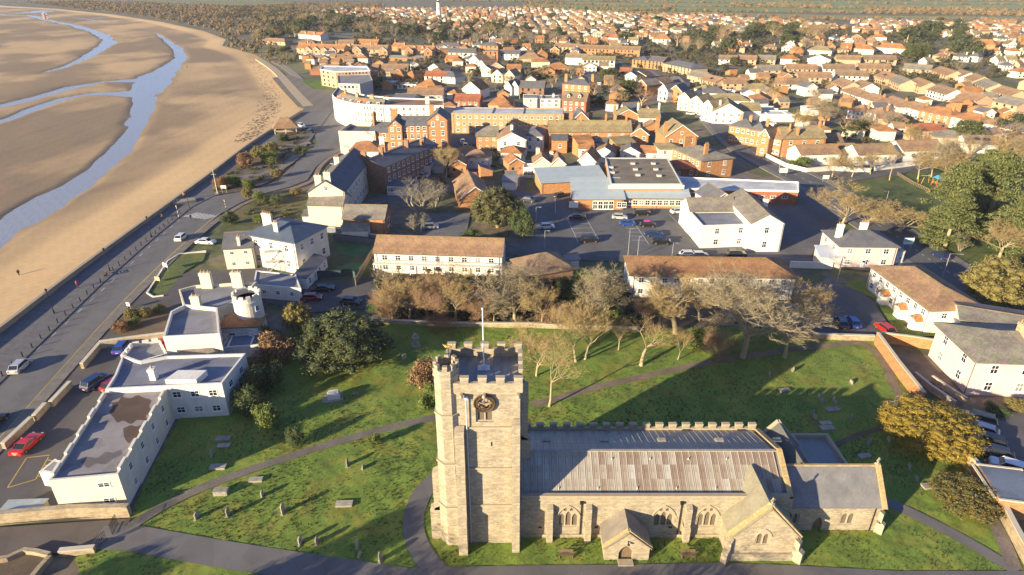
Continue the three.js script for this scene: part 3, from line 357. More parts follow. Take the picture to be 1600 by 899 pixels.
// building from a roof outline (eaves at height h), flat roof and parapet
function block(name, label, cat, pts, h, wm, rm, o = {}) {
  const cx = pts.reduce((s, p) => s + p[0], 0) / pts.length, cz = pts.reduce((s, p) => s + p[1], 0) / pts.length; let p = pts.map((q) => [q[0] - cx, q[1] - cz]); if (area2(p) > 0) p.reverse();
  const t = thing(name, label, cat, cx, cz, 0, o.group), WM = WALL[wm] ?? wm, ins = (d) => p.map((q, i) => { const a = p[(i + p.length - 1) % p.length], b = p[(i + 1) % p.length], n1 = [q[1] - a[1], a[0] - q[0]], n2 = [b[1] - q[1], q[0] - b[0]], l1 = hypot(...n1), l2 = hypot(...n2), m = [n1[0] / l1 + n2[0] / l2, n1[1] / l1 + n2[1] / l2], k = 2 / (m[0] * m[0] + m[1] * m[1] + 0.2); return [q[0] + m[0] * d * k, q[1] + m[1] * d * k]; });
  const out = ins(-0.04), inn = ins(0.3), ph = o.par ?? 0.5;
  part('wall', prismGeo(p, -0.1, h - 0.02), WM, t); part('roof', prismGeo(ins(0.28), h - 0.015, h + 0.03), ROOF[rm] ?? rm, t);
  const f = []; for (let i = 0; i < p.length; i++) { const j = (i + 1) % p.length, a = out[i], b = out[j], c = inn[j], e = inn[i], Y = h + ph; f.push([[a[0], h - 0.15, a[1]], [b[0], h - 0.15, b[1]], [b[0], Y, b[1]], [a[0], Y, a[1]]], [[a[0], Y, a[1]], [b[0], Y, b[1]], [c[0], Y, c[1]], [e[0], Y, e[1]]], [[c[0], h, c[1]], [e[0], h, e[1]], [e[0], Y, e[1]], [c[0], Y, c[1]]]); }
  part('parapet', poly(f), o.parm ?? WM, t);
  const edge = (i) => { const q = pts, a = [q[i][0] - cx, q[i][1] - cz], b = [q[(i + 1) % q.length][0] - cx, q[(i + 1) % q.length][1] - cz]; let dx = b[0] - a[0], dz = b[1] - a[1]; const l = hypot(dx, dz); dx /= l; dz /= l; let n = [dz, -dx]; const mid = [(a[0] + b[0]) / 2, (a[1] + b[1]) / 2]; if (inPoly(p, mid[0] + n[0] * 0.05, mid[1] + n[1] * 0.05)) n = [-n[0], -n[1]]; return { a, b, l, dx, dz, n, ry: atan2(n[0], n[1]) }; };
  for (const [i, n, rows, w = 1, hh = 1.2, lo = 0.06, hi = 0.94] of o.win ?? []) { const e = edge(i); for (let r = 0; r < rows; r++) for (let k = 0; k < n; k++) { const s = lerp(lo, hi, (k + 0.5) / n); windowAt(t, lerp(e.a[0], e.b[0], s), (r + 0.58) * h / rows, lerp(e.a[1], e.b[1], s), e.ry, w, hh, o.simple); } }
  for (const i of o.crenel ?? []) { const e = edge(i), sp = o.csp ?? 1.9, n = max(3, Math.round(e.l / sp)); for (let k = 0; k < n; k++) { const s = (k + 0.5) / n; part('merlon', ubox(sp * 0.5, o.chh ?? 0.45, 0.36), o.parm ?? WM, t, lerp(e.a[0], e.b[0], s) - e.n[0] * 0.13, h + ph - 0.003, lerp(e.a[1], e.b[1], s) - e.n[1] * 0.13, e.ry); } }
  for (const [x, z, hh = 1.8, w = 1, pots = 2, d = 0.6, ry = 0] of o.ch ?? []) chimneyAt(t, x - cx, h, z - cz, hh, o.chm ? WALL[o.chm] : WM, w, d, pots, ry);
  return t;
}
// ---------- the church ----------
const archPts = (w, h, sp = 0.52, n = 7) => { const p = [[-w / 2, 0], [w / 2, 0], [w / 2, h * sp]]; for (let i = 1; i <= n; i++) { const t = i / n; p.push([w / 2 * (1 - t * t * 0.5 - t * 0.5), h * sp + (h - h * sp) * (1.35 * t - 0.35 * t * t)]); } for (let i = n - 1; i >= 0; i--) { const t = i / n; p.push([-w / 2 * (1 - t * t * 0.5 - t * 0.5), h * sp + (h - h * sp) * (1.35 * t - 0.35 * t * t)]); } return p; };
const v2 = (a, dx = 0, dy = 0) => a.map((p) => new THREE.Vector2(p[0] + dx, p[1] + dy));
function wallPanel(outline, holes, depth) { const s = new THREE.Shape(v2(outline)); for (const h of holes) s.holes.push(new THREE.Path(v2(h))); return boxUV(new THREE.ExtrudeGeometry(s, { depth, bevelEnabled: false })); }
function gothic(parent, x, y, z, w, h, lights, square) {
  const out = square ? [[-w / 2, 0], [w / 2, 0], [w / 2, h], [-w / 2, h]] : archPts(w, h), holes = [], lw = (w - 0.2) / lights;
  for (let i = 0; i < lights; i++) { const cx = -w / 2 + 0.1 + lw * (i + 0.5), hh = square ? h * 0.9 : h * (lights > 2 && i !== 1 ? 0.62 : 0.72); holes.push(archPts(lw - 0.14, hh - 0.1, 0.7).map((p) => [p[0] + cx, p[1] + 0.1])); }
  if (!square && lights === 3) for (const cx of [-w * 0.15, w * 0.15]) holes.push(archPts(w * 0.16, h * 0.15, 0.4).map((p) => [p[0] + cx, p[1] + h * 0.745]));
  const f = part('window', wallPanel(out, holes, 0.14), WALL.dressed, parent, x, y, z - 0.22);
  part('leaded_glass', wallPanel(out.map((p) => [p[0] * 0.97, p[1] * 0.97 + 0.02]), [], 0.02), GLASSL, f, 0, 0, -0.04);
  const hood = []; if (!square) { const o2 = archPts(w + 0.34, h + 0.2).slice(2), i2 = archPts(w + 0.1, h + 0.06).slice(2); part('hood_mould', wallPanel([...o2, ...i2.reverse()], [], 0.12), WALL.dressed, parent, x, y, z - 0.02); }
  return f;
}
const GLASSL = phys([0.15, 0.12, 0.09], { roughness: 0.35 });
{
  const ch = thing('church', 'medieval stone church with a square crenellated tower and long lead roof', 'church', 0, -57), Z = 57;      // local z = world z + 57
  const ST = WALL.stone, DR = WALL.dressed, grp = (n) => { const g = new THREE.Group(); g.name = n; ch.add(g); return g; };
  // tower
  const tw = grp('tower'), X0 = -6.9, X1 = 0.85, ZF = Z - 54.25, ZB = Z - 60.9, stages = [[-0.1, 6, 0.18], [6, 11.33, 0.1], [11.33, 16.85, 0.04], [16.85, 21.3, 0]];
  const wx = (X0 + X1) / 2, ww = X1 - X0, dz = ZF - ZB, mz = (ZF + ZB) / 2, oc = -2.85;
  stages.forEach(([a, b, s], i) => {
    if (i < 3) part('shaft', boxUV(box(ww + 2 * s, b - a, dz + 2 * s, wx, (a + b) / 2, mz)), ST, tw);
    else { const hole = [[-0.95, 17.5], [0.95, 17.5], [0.95, 19.9], [-0.95, 19.9]].map((p) => [p[0] + oc - wx, p[1]]); part('shaft', boxUV(box(ww, b - a, dz - 0.7, wx, (a + b) / 2, mz - 0.35)), ST, tw); part('shaft', wallPanel([[-ww / 2, a], [ww / 2, a], [ww / 2, b], [-ww / 2, b]], [hole], 0.699), ST, tw, wx, 0, ZF - 0.7); }
    part('string_course', boxUV(box(ww + 2 * s + 0.28, 0.2, dz + 2 * s + 0.28, wx, b - 0.02, mz)), DR, tw);
  });
  gothic(tw, oc, 17.52, ZF - 0.1, 1.86, 2.36, 2, true);
  const PW = ww + 0.5, PD = dz + 0.4; // parapet
  for (const [w, d, x, z] of [[PW, 0.42, wx, mz + PD / 2 - 0.21], [PW, 0.42, wx, mz - PD / 2 + 0.21], [0.42, PD - 0.86, wx - PW / 2 + 0.21, mz], [0.42, PD - 0.86, wx + PW / 2 - 0.21, mz]]) part('parapet', ubox(w, 1.15, d, x, 21.38, z), ST, tw);
  const merl = ubox(0.86, 0.6, 0.4), cap = ubox(0.96, 0.11, 0.5);
  const addM = (x, z, ry) => { const m = part('merlon', merl, ST, tw, x, 22.53, z, ry); part('coping', cap, DR, tw, x, 23.131, z, ry); };
  for (let i = 0; i < 5; i++) { const x = wx - PW / 2 + 0.46 + i * (PW - 0.92) / 4; if (i) addM(x, mz + PD / 2 - 0.21, 0); addM(x, mz - PD / 2 + 0.21, 0); }
  for (let i = 1; i < 4; i++) { const z = mz - PD / 2 + 0.46 + i * (PD - 0.92) / 4; addM(wx - PW / 2 + 0.21, z, PI / 2); addM(wx + PW / 2 - 0.21, z, PI / 2); }
  for (let i = 0; i < 8; i++) part('lead_sheet', ubox((PW - 0.9) / 8 - 0.06, 0.08 + 0.01 * (i % 3), PD - 0.9, wx - PW / 2 + 0.45 + (PW - 0.9) * (i + 0.5) / 8, 21.42, mz), ROOF.lead, tw);
  for (let i = 1; i < 8; i++) part('lead_roll', ubox(0.09, 0.2, PD - 0.9, wx - PW / 2 + 0.45 + (PW - 0.9) * i / 8, 21.4, mz), ROOF.lead, tw);
  // stair turret
  const oct = (r0, r1, h) => boxUV(new THREE.CylinderGeometry(r1, r0, h, 8, 1).rotateY(PI / 8).translate(0, h / 2, 0)), tx = -6.75, tz = Z - 55.1;
  [[-0.1, 6, 1.62], [6, 12.2, 1.52], [12.2, 18.6, 1.42], [18.6, 23.3, 1.34]].forEach(([a, b, r]) => { part('stair_turret', oct(r, r, b - a), ST, tw, tx, a, tz); part('string_course', oct(r + 0.12, r + 0.12, 0.2), DR, tw, tx, b - 0.12, tz); });
  { const ring = wallPanel([0, 1, 2, 3, 4, 5, 6, 7].map((k) => [1.42 * cos(k * PI / 4 + PI / 8), 1.42 * sin(k * PI / 4 + PI / 8)]), [[0, 1, 2, 3, 4, 5, 6, 7].map((k) => [1.05 * cos(-k * PI / 4 + PI / 8), 1.05 * sin(-k * PI / 4 + PI / 8)])], 0.7).rotateX(-PI / 2); part('turret_parapet', boxUV(ring), ST, tw, tx, 23.38, tz); }
  for (let k = 0; k < 8; k++) { const a = k * PI / 4; part('turret_merlon', ubox(0.5, 0.6, 0.34), ST, tw, tx + 1.14 * cos(a), 24.07, tz - 1.14 * sin(a), a + PI / 2); }
  { const v = part('weather_vane', merge([cyl(0.035, 0.05, 2, 5), box(0.9, 0.05, 0.05, 0, 1.3), box(0.05, 0.05, 0.7, 0, 1.1)]), MT.iron, tw, tx + 0.3, 23.9, tz - 0.4); part('cockerel', merge([new THREE.SphereGeometry(0.24, 8, 6).scale(1.5, 0.8, 0.4).translate(0, 2.1, 0), new THREE.SphereGeometry(0.11, 6, 5).translate(0.4, 2.36, 0), new THREE.ConeGeometry(0.2, 0.5, 5).rotateZ(1).translate(-0.42, 2.3, 0)]), m_([0.75, 0.45, 0.1], null, { metalness: 0.7, roughness: 0.4 }), v); }
  // buttresses: stepped with sloping heads
  const butt = (x, z, w, steps, ry, nm = 'buttress', par = tw) => { const g = []; let y = -0.1; for (const [d, h] of steps) { g.push(ubox(w, h - y, d, 0, y, d / 2)); g.push(poly([[[-w / 2, h, d], [w / 2, h, d], [w / 2, h + d * 0.55, 0], [-w / 2, h + d * 0.55, 0]], [[w / 2, h, d], [w / 2, h, 0], [w / 2, h + d * 0.55, 0]], [[-w / 2, h, 0], [-w / 2, h, d], [-w / 2, h + d * 0.55, 0]]])); y = h; } part(nm, merge(g), ST, par, x, 0, z, ry); };
  butt(X1 - 0.42, ZF + 0.15, 0.85, [[1.5, 5], [1.05, 11], [0.75, 17.6]], 0); butt(X0 + 1.35, ZF + 0.15, 1.0, [[1.9, 5.2], [1.4, 11], [0.95, 16.6]], 0);
  butt(X1, ZB + 1.2, 1.0, [[1.9, 5], [1.35, 11], [1, 18.5]], PI / 2); butt(X0 - 1.2, ZF - 0.9, 1, [[1.3, 4.6], [0.8, 10]], -PI / 2); butt(X0, ZB + 0.6, 1, [[1.5, 5], [0.9, 11]], -PI / 2);
  { const ck = new THREE.Group(); ck.name = 'clock'; tw.add(ck); ck.position.set(oc, 20.1, ZF + 0.28); const br = m_([0.10, 0.06, 0.03], T.render, { metalness: 0.3, roughness: 0.6 }), gd = m_([0.65, 0.42, 0.12], null, { metalness: 0.6, roughness: 0.4 });
    part('dial', merge([new THREE.TorusGeometry(1.06, 0.09, 6, 40), new THREE.TorusGeometry(0.72, 0.06, 5, 36), ...Array.from({ length: 12 }, (_, i) => box(0.09, 0.3, 0.06, 0, 0.89).rotateZ(i * PI / 6)), new THREE.RingGeometry(0.7, 1.05, 40), box(2, 0.05, 0.04), box(0.05, 2, 0.04)]), br, ck); part('clock_hand', box(0.09, 0.95, 0.05, 0, 0.36, 0.12).rotateZ(-1.35), gd, ck); part('clock_hand', box(0.12, 0.65, 0.05, 0, 0.25, 0.09).rotateZ(1.25), gd, ck); for (const [bx, by] of [[0.7, 0.6], [-0.7, 0.6], [0.7, -0.6], [-0.7, -0.6]]) part('bracket', box(0.08, 0.08, 0.4, 0, 0, -0.2), MT.iron, ck, bx, by, 0); }
  part('rain_pipe', merge([cyl(0.07, 0.07, 20.6, 7), box(0.36, 0.4, 0.3, 0, 20.7)]), m_([0.42, 0.45, 0.5], null, { roughness: 0.5 }), tw, X0 + 2.15, 0.1, ZF + 0.3);
  for (const x of [oc, X1 - 0.2, X0 + 1.7]) part('gargoyle', merge([box(0.28, 0.3, 0.8, 0, 0, 0.2), new THREE.SphereGeometry(0.22, 7, 6).translate(0, 0.05, 0.65)]), DR, tw, x, 21.2, ZF + 0.1);
  for (const [x, y] of [[-2.2, 14.6], [-6.9, 8]]) part('slit', box(0.14, 0.5, 0.04), MT.dark, tw, x, y, ZF + 0.06);
  // nave: south wall with openings, parapet
  const NX0 = 1.05, NX1 = 31.75, NF = Z - 55, nm = (NX0 + NX1) / 2, wins = [6.55, 17.65, 22.75];
  const nave = grp('nave');
  part('wall', wallPanel([[NX0, -0.1], [NX1, -0.1], [NX1, 5.85], [NX0, 5.85]], wins.map((x) => archPts(2.45, 3.15).map((p) => [p[0] + x, p[1] + 1.7])), 0.8), ST, nave, 0, 0, NF - 0.8);
  for (const x of wins) gothic(nave, x, 1.7, NF, 2.45, 3.15, 3);
  part('plinth', ubox(NX1 - NX0, 0.6, 0.2, nm, -0.05, NF + 0.1), ST, nave); part('cornice', ubox(NX1 - NX0 + 0.1, 0.18, 1.0, nm, 5.86, NF - 0.38), DR, nave); part('parapet_wall', ubox(NX1 - NX0, 0.36, 0.4, nm, 6.04, NF - 0.15), ST, nave); part('coping', ubox(NX1 - NX0 + 0.08, 0.1, 0.5, nm, 6.4, NF - 0.15), DR, nave);
  for (const x of [4.37, 8.82, 20.35]) butt(x, NF, 0.72, [[0.95, 2.1], [0.6, 4.9]], 0, 'buttress', nave);
  for (const x of [8.0, 19.5]) part('rain_pipe', merge([cyl(0.07, 0.07, 5.6, 7), box(0.4, 0.35, 0.3, 0, 5.5)]), MT.iron, nave, x, 0, NF + 0.12);
  for (const x of [3.3, 9.9, 18.6, 25.4]) part('vent', box(0.4, 0.28, 0.05), MT.dark, nave, x, 1.55, NF + 0.02);
  part('north_wall', boxUV(box(NX1 - NX0, 6.4, 0.8, nm, 3.1, Z - 66.9)), ST, nave); part('cornice', ubox(NX1 - NX0, 0.3, 0.44, nm, 6.3, Z - 67.05), DR, nave);
  for (let i = 0; i < 18; i++) { const x = NX0 + 0.9 + i * 1.73; if (x < NX1) { part('merlon', ubox(0.92, 0.6, 0.42), ST, nave, x, 6.59, Z - 67.05); part('coping', ubox(1.0, 0.1, 0.5), DR, nave, x, 7.19, Z - 67.05); } }
  // lead roof of single sheets with rolls between
  const roof = grp('lead_roof'), leadC = [[0.36, 0.335, 0.285], [0.335, 0.315, 0.27], [0.32, 0.29, 0.245], [0.295, 0.25, 0.20], [0.26, 0.21, 0.165], [0.23, 0.18, 0.14], [0.40, 0.39, 0.36], [0.36, 0.35, 0.33]];
  const streak = tile(256, 1, (u, v) => { const s = tfbm(u, v * 0.12, 26, 501, 3), n = tfbm(u, v, 8, 505); const q = 0.25 + 1.25 * s + 0.15 * n; return [q, q * (0.9 + 0.1 * s), q * (0.8 + 0.2 * s)]; }); streak.repeat.set(0.45, 0.16);
  const leadM = leadC.map((c) => m_(c, streak, { roughness: 0.45, bump: 0.004 }));
  const n = 36, cw = (NX1 - NX0 - 0.55) / n, slope = (za, ya, zb, yb, rows, pick, rj) => {
    const L = hypot(zb - za, yb - ya), ang = atan2(yb - ya, abs(zb - za)) * (zb < za ? 1 : -1), rnd = mulberry(rj);
    for (let i = 0; i < n; i++) { const x = NX0 + 0.02 + cw * (i + 0.5); for (let r = 0; r < rows; r++) { const jit = (rnd() - 0.5) * 0.12, t0 = r / rows + (r ? jit / 4 : 0), t1 = (r + 1) / rows, tm = (t0 + t1) / 2, s = part('lead_sheet', ubox(cw - 0.05, 0.05, L * (t1 - t0) + 0.06), pick(i, r, rnd), roof, x, lerp(ya, yb, tm) + 0.012 * (rows - r), lerp(za, zb, tm)); s.rotation.x = ang; }
      const q = part('lead_roll', new THREE.CylinderGeometry(0.055, 0.055, L, 6).rotateX(PI / 2), leadM[i % 5 === 0 ? 1 : 2], roof, x + cw / 2, lerp(ya, yb, 0.5) + 0.075, lerp(za, zb, 0.5)); q.rotation.x = ang; } };
  const ZR = Z - 60.15, YR = 8.55;
  slope(Z - 55.75, 5.95, ZR, YR, 3, (i, r, rnd) => { const brown = smooth(5, 13, i) * (r === 1 ? 1 : 0.75), v = rnd(); return leadM[v < 0.05 ? 6 : v < brown * 0.75 ? 3 + floor(rnd() * 3) : floor(rnd() * 3)]; }, 71);
  slope(Z - 66.75, 6.25, ZR, YR, 3, (i, r, rnd) => leadM[floor(rnd() * 3)], 72);
  part('ridge_roll', ubox(NX1 - NX0 - 0.4, 0.14, 0.34, nm, YR + 0.04, ZR), leadM[1], roof);
  part('roof_deck', poly([[[NX0, 5.8, Z - 55.6], [NX1, 5.8, Z - 55.6], [NX1, YR - 0.12, ZR], [NX0, YR - 0.12, ZR]], [[NX0, YR - 0.12, ZR], [NX1, YR - 0.12, ZR], [NX1, 6.1, Z - 66.75], [NX0, 6.1, Z - 66.75]]]), ROOF.lead, roof);
  for (let i = 0; i < 5; i++) { for (const [t, dx] of [[0.12, 4.4], [0.8, 6.3]]) { const x = NX0 + dx + i * 4.55; if (x < NX1 - 4) part('vent_cowl', new THREE.ConeGeometry(0.17, 0.34, 5), leadM[0], roof, x, lerp(5.95, YR, t) + 0.2, lerp(Z - 55.75, ZR, t)); } part('roof_vent', ubox(1.0, 0.28, 0.6), leadM[0], roof, NX0 + 3.2 + i * 7.2, 7.55, Z - 63.2); }
  part('east_gable', poly([[[NX1, -0.1, NF], [NX1, -0.1, Z - 66.8], [NX1, 6.5, Z - 66.8], [NX1, YR + 0.1, ZR], [NX1, 6, NF]], [[NX1 + 0.5, -0.1, NF], [NX1 + 0.5, -0.1, Z - 66.8], [NX1 + 0.5, 6.5, Z - 66.8], [NX1 + 0.5, YR + 0.1, ZR], [NX1 + 0.5, 6, NF]], [[NX1, -0.1, NF], [NX1 + 0.5, -0.1, NF], [NX1 + 0.5, 6, NF], [NX1, 6, NF]]]), ST, nave);
  const slab = (pa, pb, w, th, m, par, nm2 = 'gable_coping') => { const a = new THREE.Vector3(...pa), b = new THREE.Vector3(...pb), L = a.distanceTo(b), o = part(nm2, ubox(w, th, L), m, par); o.position.copy(a).lerp(b, 0.5); o.rotation.order = 'YXZ'; o.lookAt ; const d = b.clone().sub(a); o.rotation.y = atan2(d.x, d.z); o.rotation.x = -atan2(d.y, hypot(d.x, d.z)); return o; };
  const MOSSY = m_([0.50, 0.38, 0.19], T.stone, { bump: 0.02 });
  slab([NX1 + 0.2, 6.0, NF - 0.3], [NX1 + 0.2, YR + 0.22, ZR], 0.62, 0.2, MOSSY, nave); slab([NX1 + 0.2, YR + 0.22, ZR], [NX1 + 0.2, 6.5, Z - 66.7], 0.62, 0.2, MOSSY, nave);
  // chancel
  const chn = grp('chancel'), CX0 = 32.3, CX1 = 43.7, CF = Z - 55.95, CB = Z - 62.4, CE = 3.75, CR = 7.05, cz = (CF + CB) / 2;
  part('wall', wallPanel([[CX0, -0.1], [CX1, -0.1], [CX1, CE], [CX0, CE]], [[[38.9, 1], [40.7, 1], [40.7, 2.95], [38.9, 2.95]], [[32.5, 1], [34, 1], [34, 2.95], [32.5, 2.95]], archPts(1.1, 2.2).map((p) => [p[0] + 36.4, p[1] + 0])], 0.7), ST, chn, 0, 0, CF - 0.7);
  gothic(chn, 39.8, 1, CF, 1.78, 1.94, 2, true); gothic(chn, 33.25, 1, CF, 1.48, 1.94, 2, true); part('door', wallPanel(archPts(1.08, 2.16), [], 0.1), MT.timber, chn, 36.4, 0.02, CF - 0.4);
  part('east_wall', poly([[[CX1, -0.1, CF], [CX1, -0.1, CB], [CX1, CE, CB], [CX1, CR, cz], [CX1, CE, CF]], [[CX0, -0.1, CB], [CX1, -0.1, CB], [CX1, CE, CB], [CX0, CE, CB]]]), ST, chn);
  { const sl = m_([0.205, 0.20, 0.205], T.slate, { bump: 0.02, roughness: 0.7 }); part('slate_roof', gableRoof(CX1 - CX0 - 0.45, CF - CB, CE, CR - CE, 0.12).translate((CX0 + CX1) / 2 - 0.1, 0, cz), sl, chn); part('ridge', ubox(CX1 - CX0 - 0.5, 0.16, 0.3, (CX0 + CX1) / 2 - 0.1, CR + 0.14, cz), MOSSY, chn); }
  slab([CX1 - 0.08, CE - 0.1, CF + 0.25], [CX1 - 0.08, CR + 0.28, cz], 0.55, 0.22, MOSSY, chn); slab([CX1 - 0.08, CR + 0.28, cz], [CX1 - 0.08, CE - 0.1, CB - 0.2], 0.55, 0.22, MOSSY, chn);
  const cross = (x, y, z, p) => part('cross_finial', merge([box(0.14, 0.95, 0.14, 0, 0.5), box(0.62, 0.14, 0.13, 0, 0.66), new THREE.TorusGeometry(0.22, 0.05, 5, 12).translate(0, 0.66, 0), box(0.4, 0.3, 0.4, 0, 0.05)]), DR, p, x, y, z, PI / 2 * 0.3);
  cross(CX1 - 0.1, CR + 0.35, cz, chn); butt(CX1 - 0.35, CF + 0.02, 0.6, [[0.9, 1.6], [0.5, 3.1]], PI / 4, 'buttress', chn); part('rain_pipe', cyl(0.06, 0.06, 3.6, 6), MT.iron, chn, CX1 - 1, 0, CF + 0.1);
  // south transept chapel
  const tr = grp('south_chapel'), TX0 = 24.45, TX1 = 31.95, TF = Z - 51.75, TC = (TX0 + TX1) / 2, TE = 3.65, TR = 7.85, hw = (TX1 - TX0) / 2, tb = Z - 55.6;
  part('wall', wallPanel([[TX0, -0.1], [TX1, -0.1], [TX1, TE], [TC, TR], [TX0, TE]], [archPts(1.6, 2.3).map((p) => [p[0] + 28.05, p[1] + 2.3])], 0.6), ST, tr, 0, 0, TF - 0.6); gothic(tr, 28.05, 2.3, TF, 1.6, 2.3, 2);
  for (const x of [TX0 + 0.3, TX1 - 0.3]) part('side_wall', boxUV(box(0.6, TE + 0.1, 3.2, x, TE / 2 - 0.05, TF - 2.2)), ST, tr); part('plinth', ubox(TX1 - TX0 + 0.4, 1.15, 0.35, TC, -0.05, TF + 0.12), ST, tr);
  { const L = 6.6; part('roof', gableRoof(L, TX1 - TX0, TE, TR - TE, 0.2).rotateY(PI / 2).translate(TC, 0, TF - L / 2 + 0.1), m_([0.30, 0.27, 0.19], T.slate, { bump: 0.03 }), tr); }
  slab([TX0 - 0.25, TE - 0.05, TF - 0.1], [TC, TR + 0.35, TF - 0.1], 0.6, 0.2, MOSSY, tr); slab([TC, TR + 0.35, TF - 0.1], [TX1 + 0.25, TE - 0.05, TF - 0.1], 0.6, 0.2, MOSSY, tr); cross(TC, TR + 0.4, TF - 0.1, tr); butt(TX0 + 0.1, TF - 0.1, 0.7, [[1.1, 1.7], [0.6, 3.0]], -PI / 4, 'buttress', tr); butt(TX1 - 0.1, TF - 0.1, 0.7, [[1.1, 1.7], [0.6, 3.0]], PI / 4, 'buttress', tr);
  // south porch
  const po = grp('south_porch'), PX0 = 10.45, PX1 = 15.5, PF = Z - 51.6, PC = (PX0 + PX1) / 2, PE = 2.05, PR = 4.35;
  part('wall', wallPanel([[PX0, -0.1], [PX1, -0.1], [PX1, PE], [PC, PR], [PX0, PE]], [archPts(1.55, 2.3).map((p) => [p[0] + PC - 0.15, p[1]])], 0.5), ST, po, 0, 0, PF - 0.5); part('door', wallPanel(archPts(1.5, 2.25), [], 0.08), MT.timber, po, PC - 0.15, 0.02, PF - 0.42);
  for (const x of [PX0 + 0.23, PX1 - 0.23]) part('side_wall', boxUV(box(0.45, PE + 0.1, 3, x, PE / 2 - 0.05, PF - 2)), ST, po); part('roof', gableRoof(3.6, PX1 - PX0, PE, PR - PE, 0.2).rotateY(PI / 2).translate(PC, 0, PF - 1.75), m_([0.26, 0.225, 0.19], T.slate, { bump: 0.03 }), po); part('step', ubox(1.7, 0.3, 0.9, PC - 0.15, 0, PF + 0.5), DR, po);
  slab([PX0 - 0.2, PE - 0.02, PF - 0.1], [PC, PR + 0.25, PF - 0.1], 0.4, 0.16, MOSSY, po); slab([PC, PR + 0.25, PF - 0.1], [PX1 + 0.2, PE - 0.02, PF - 0.1], 0.4, 0.16, MOSSY, po); part('lamp', merge([box(0.1, 0.1, 0.35, 0, 0, 0.1), new THREE.SphereGeometry(0.16, 8, 6).translate(0, -0.1, 0.3)]), MT.iron, po, PC, 3.0, PF + 0.1);
  // north side
  const no = grp('north_chapel'), ax = 34.4, az = Z - 66.6; part('wall', boxUV(box(5.6, 4, 5, ax + 0.2, 1.9, az + 2.2)), ST, no); part('roof', gableRoof(7.4, 6, 4, 3.6, 0.2).rotateY(PI / 2).translate(ax + 0.2, 0, az + 3.4), m_([0.14, 0.14, 0.13], T.slate, { bump: 0.03 }), no); slab([ax - 3, 3.9, az - 0.2], [ax + 0.2, 7.8, az - 0.2], 0.5, 0.2, DR, no); slab([ax + 0.2, 7.8, az - 0.2], [ax + 3.4, 3.9, az - 0.2], 0.5, 0.2, DR, no);
  const ve = grp('vestry'); part('wall', boxUV(box(5.0, 3.4, 6.2, 40.3, 1.65, Z - 66)), ST, ve); part('lead_roof', ubox(4.4, 0.08, 5.6, 40.3, 3.36, Z - 66), ROOF.lead, ve); part('parapet', merge([ubox(5.1, 0.55, 0.4, 40.3, 3.36, Z - 69), ubox(0.4, 0.55, 5.7, 42.65, 3.36, Z - 65.9), ubox(0.4, 0.55, 5.7, 37.95, 3.36, Z - 65.9)]), DR, ve);
  const fp = thing('flagpole', 'white flagpole standing on the church tower roof', 'flagpole', -3.05, -58.35, 0, undefined, 21.49); part('pole', cyl(0.05, 0.09, 7, 8), MT.frame, fp, 0, 0.3, 0); part('base', merge([box(1.3, 0.14, 0.9, 0, 0.07), box(0.5, 0.3, 0.4, 0, 0.28)]), m_([0.55, 0.6, 0.66]), fp); part('finial', new THREE.SphereGeometry(0.12, 8, 6), MT.frame, fp, 0, 7.35, 0);
}

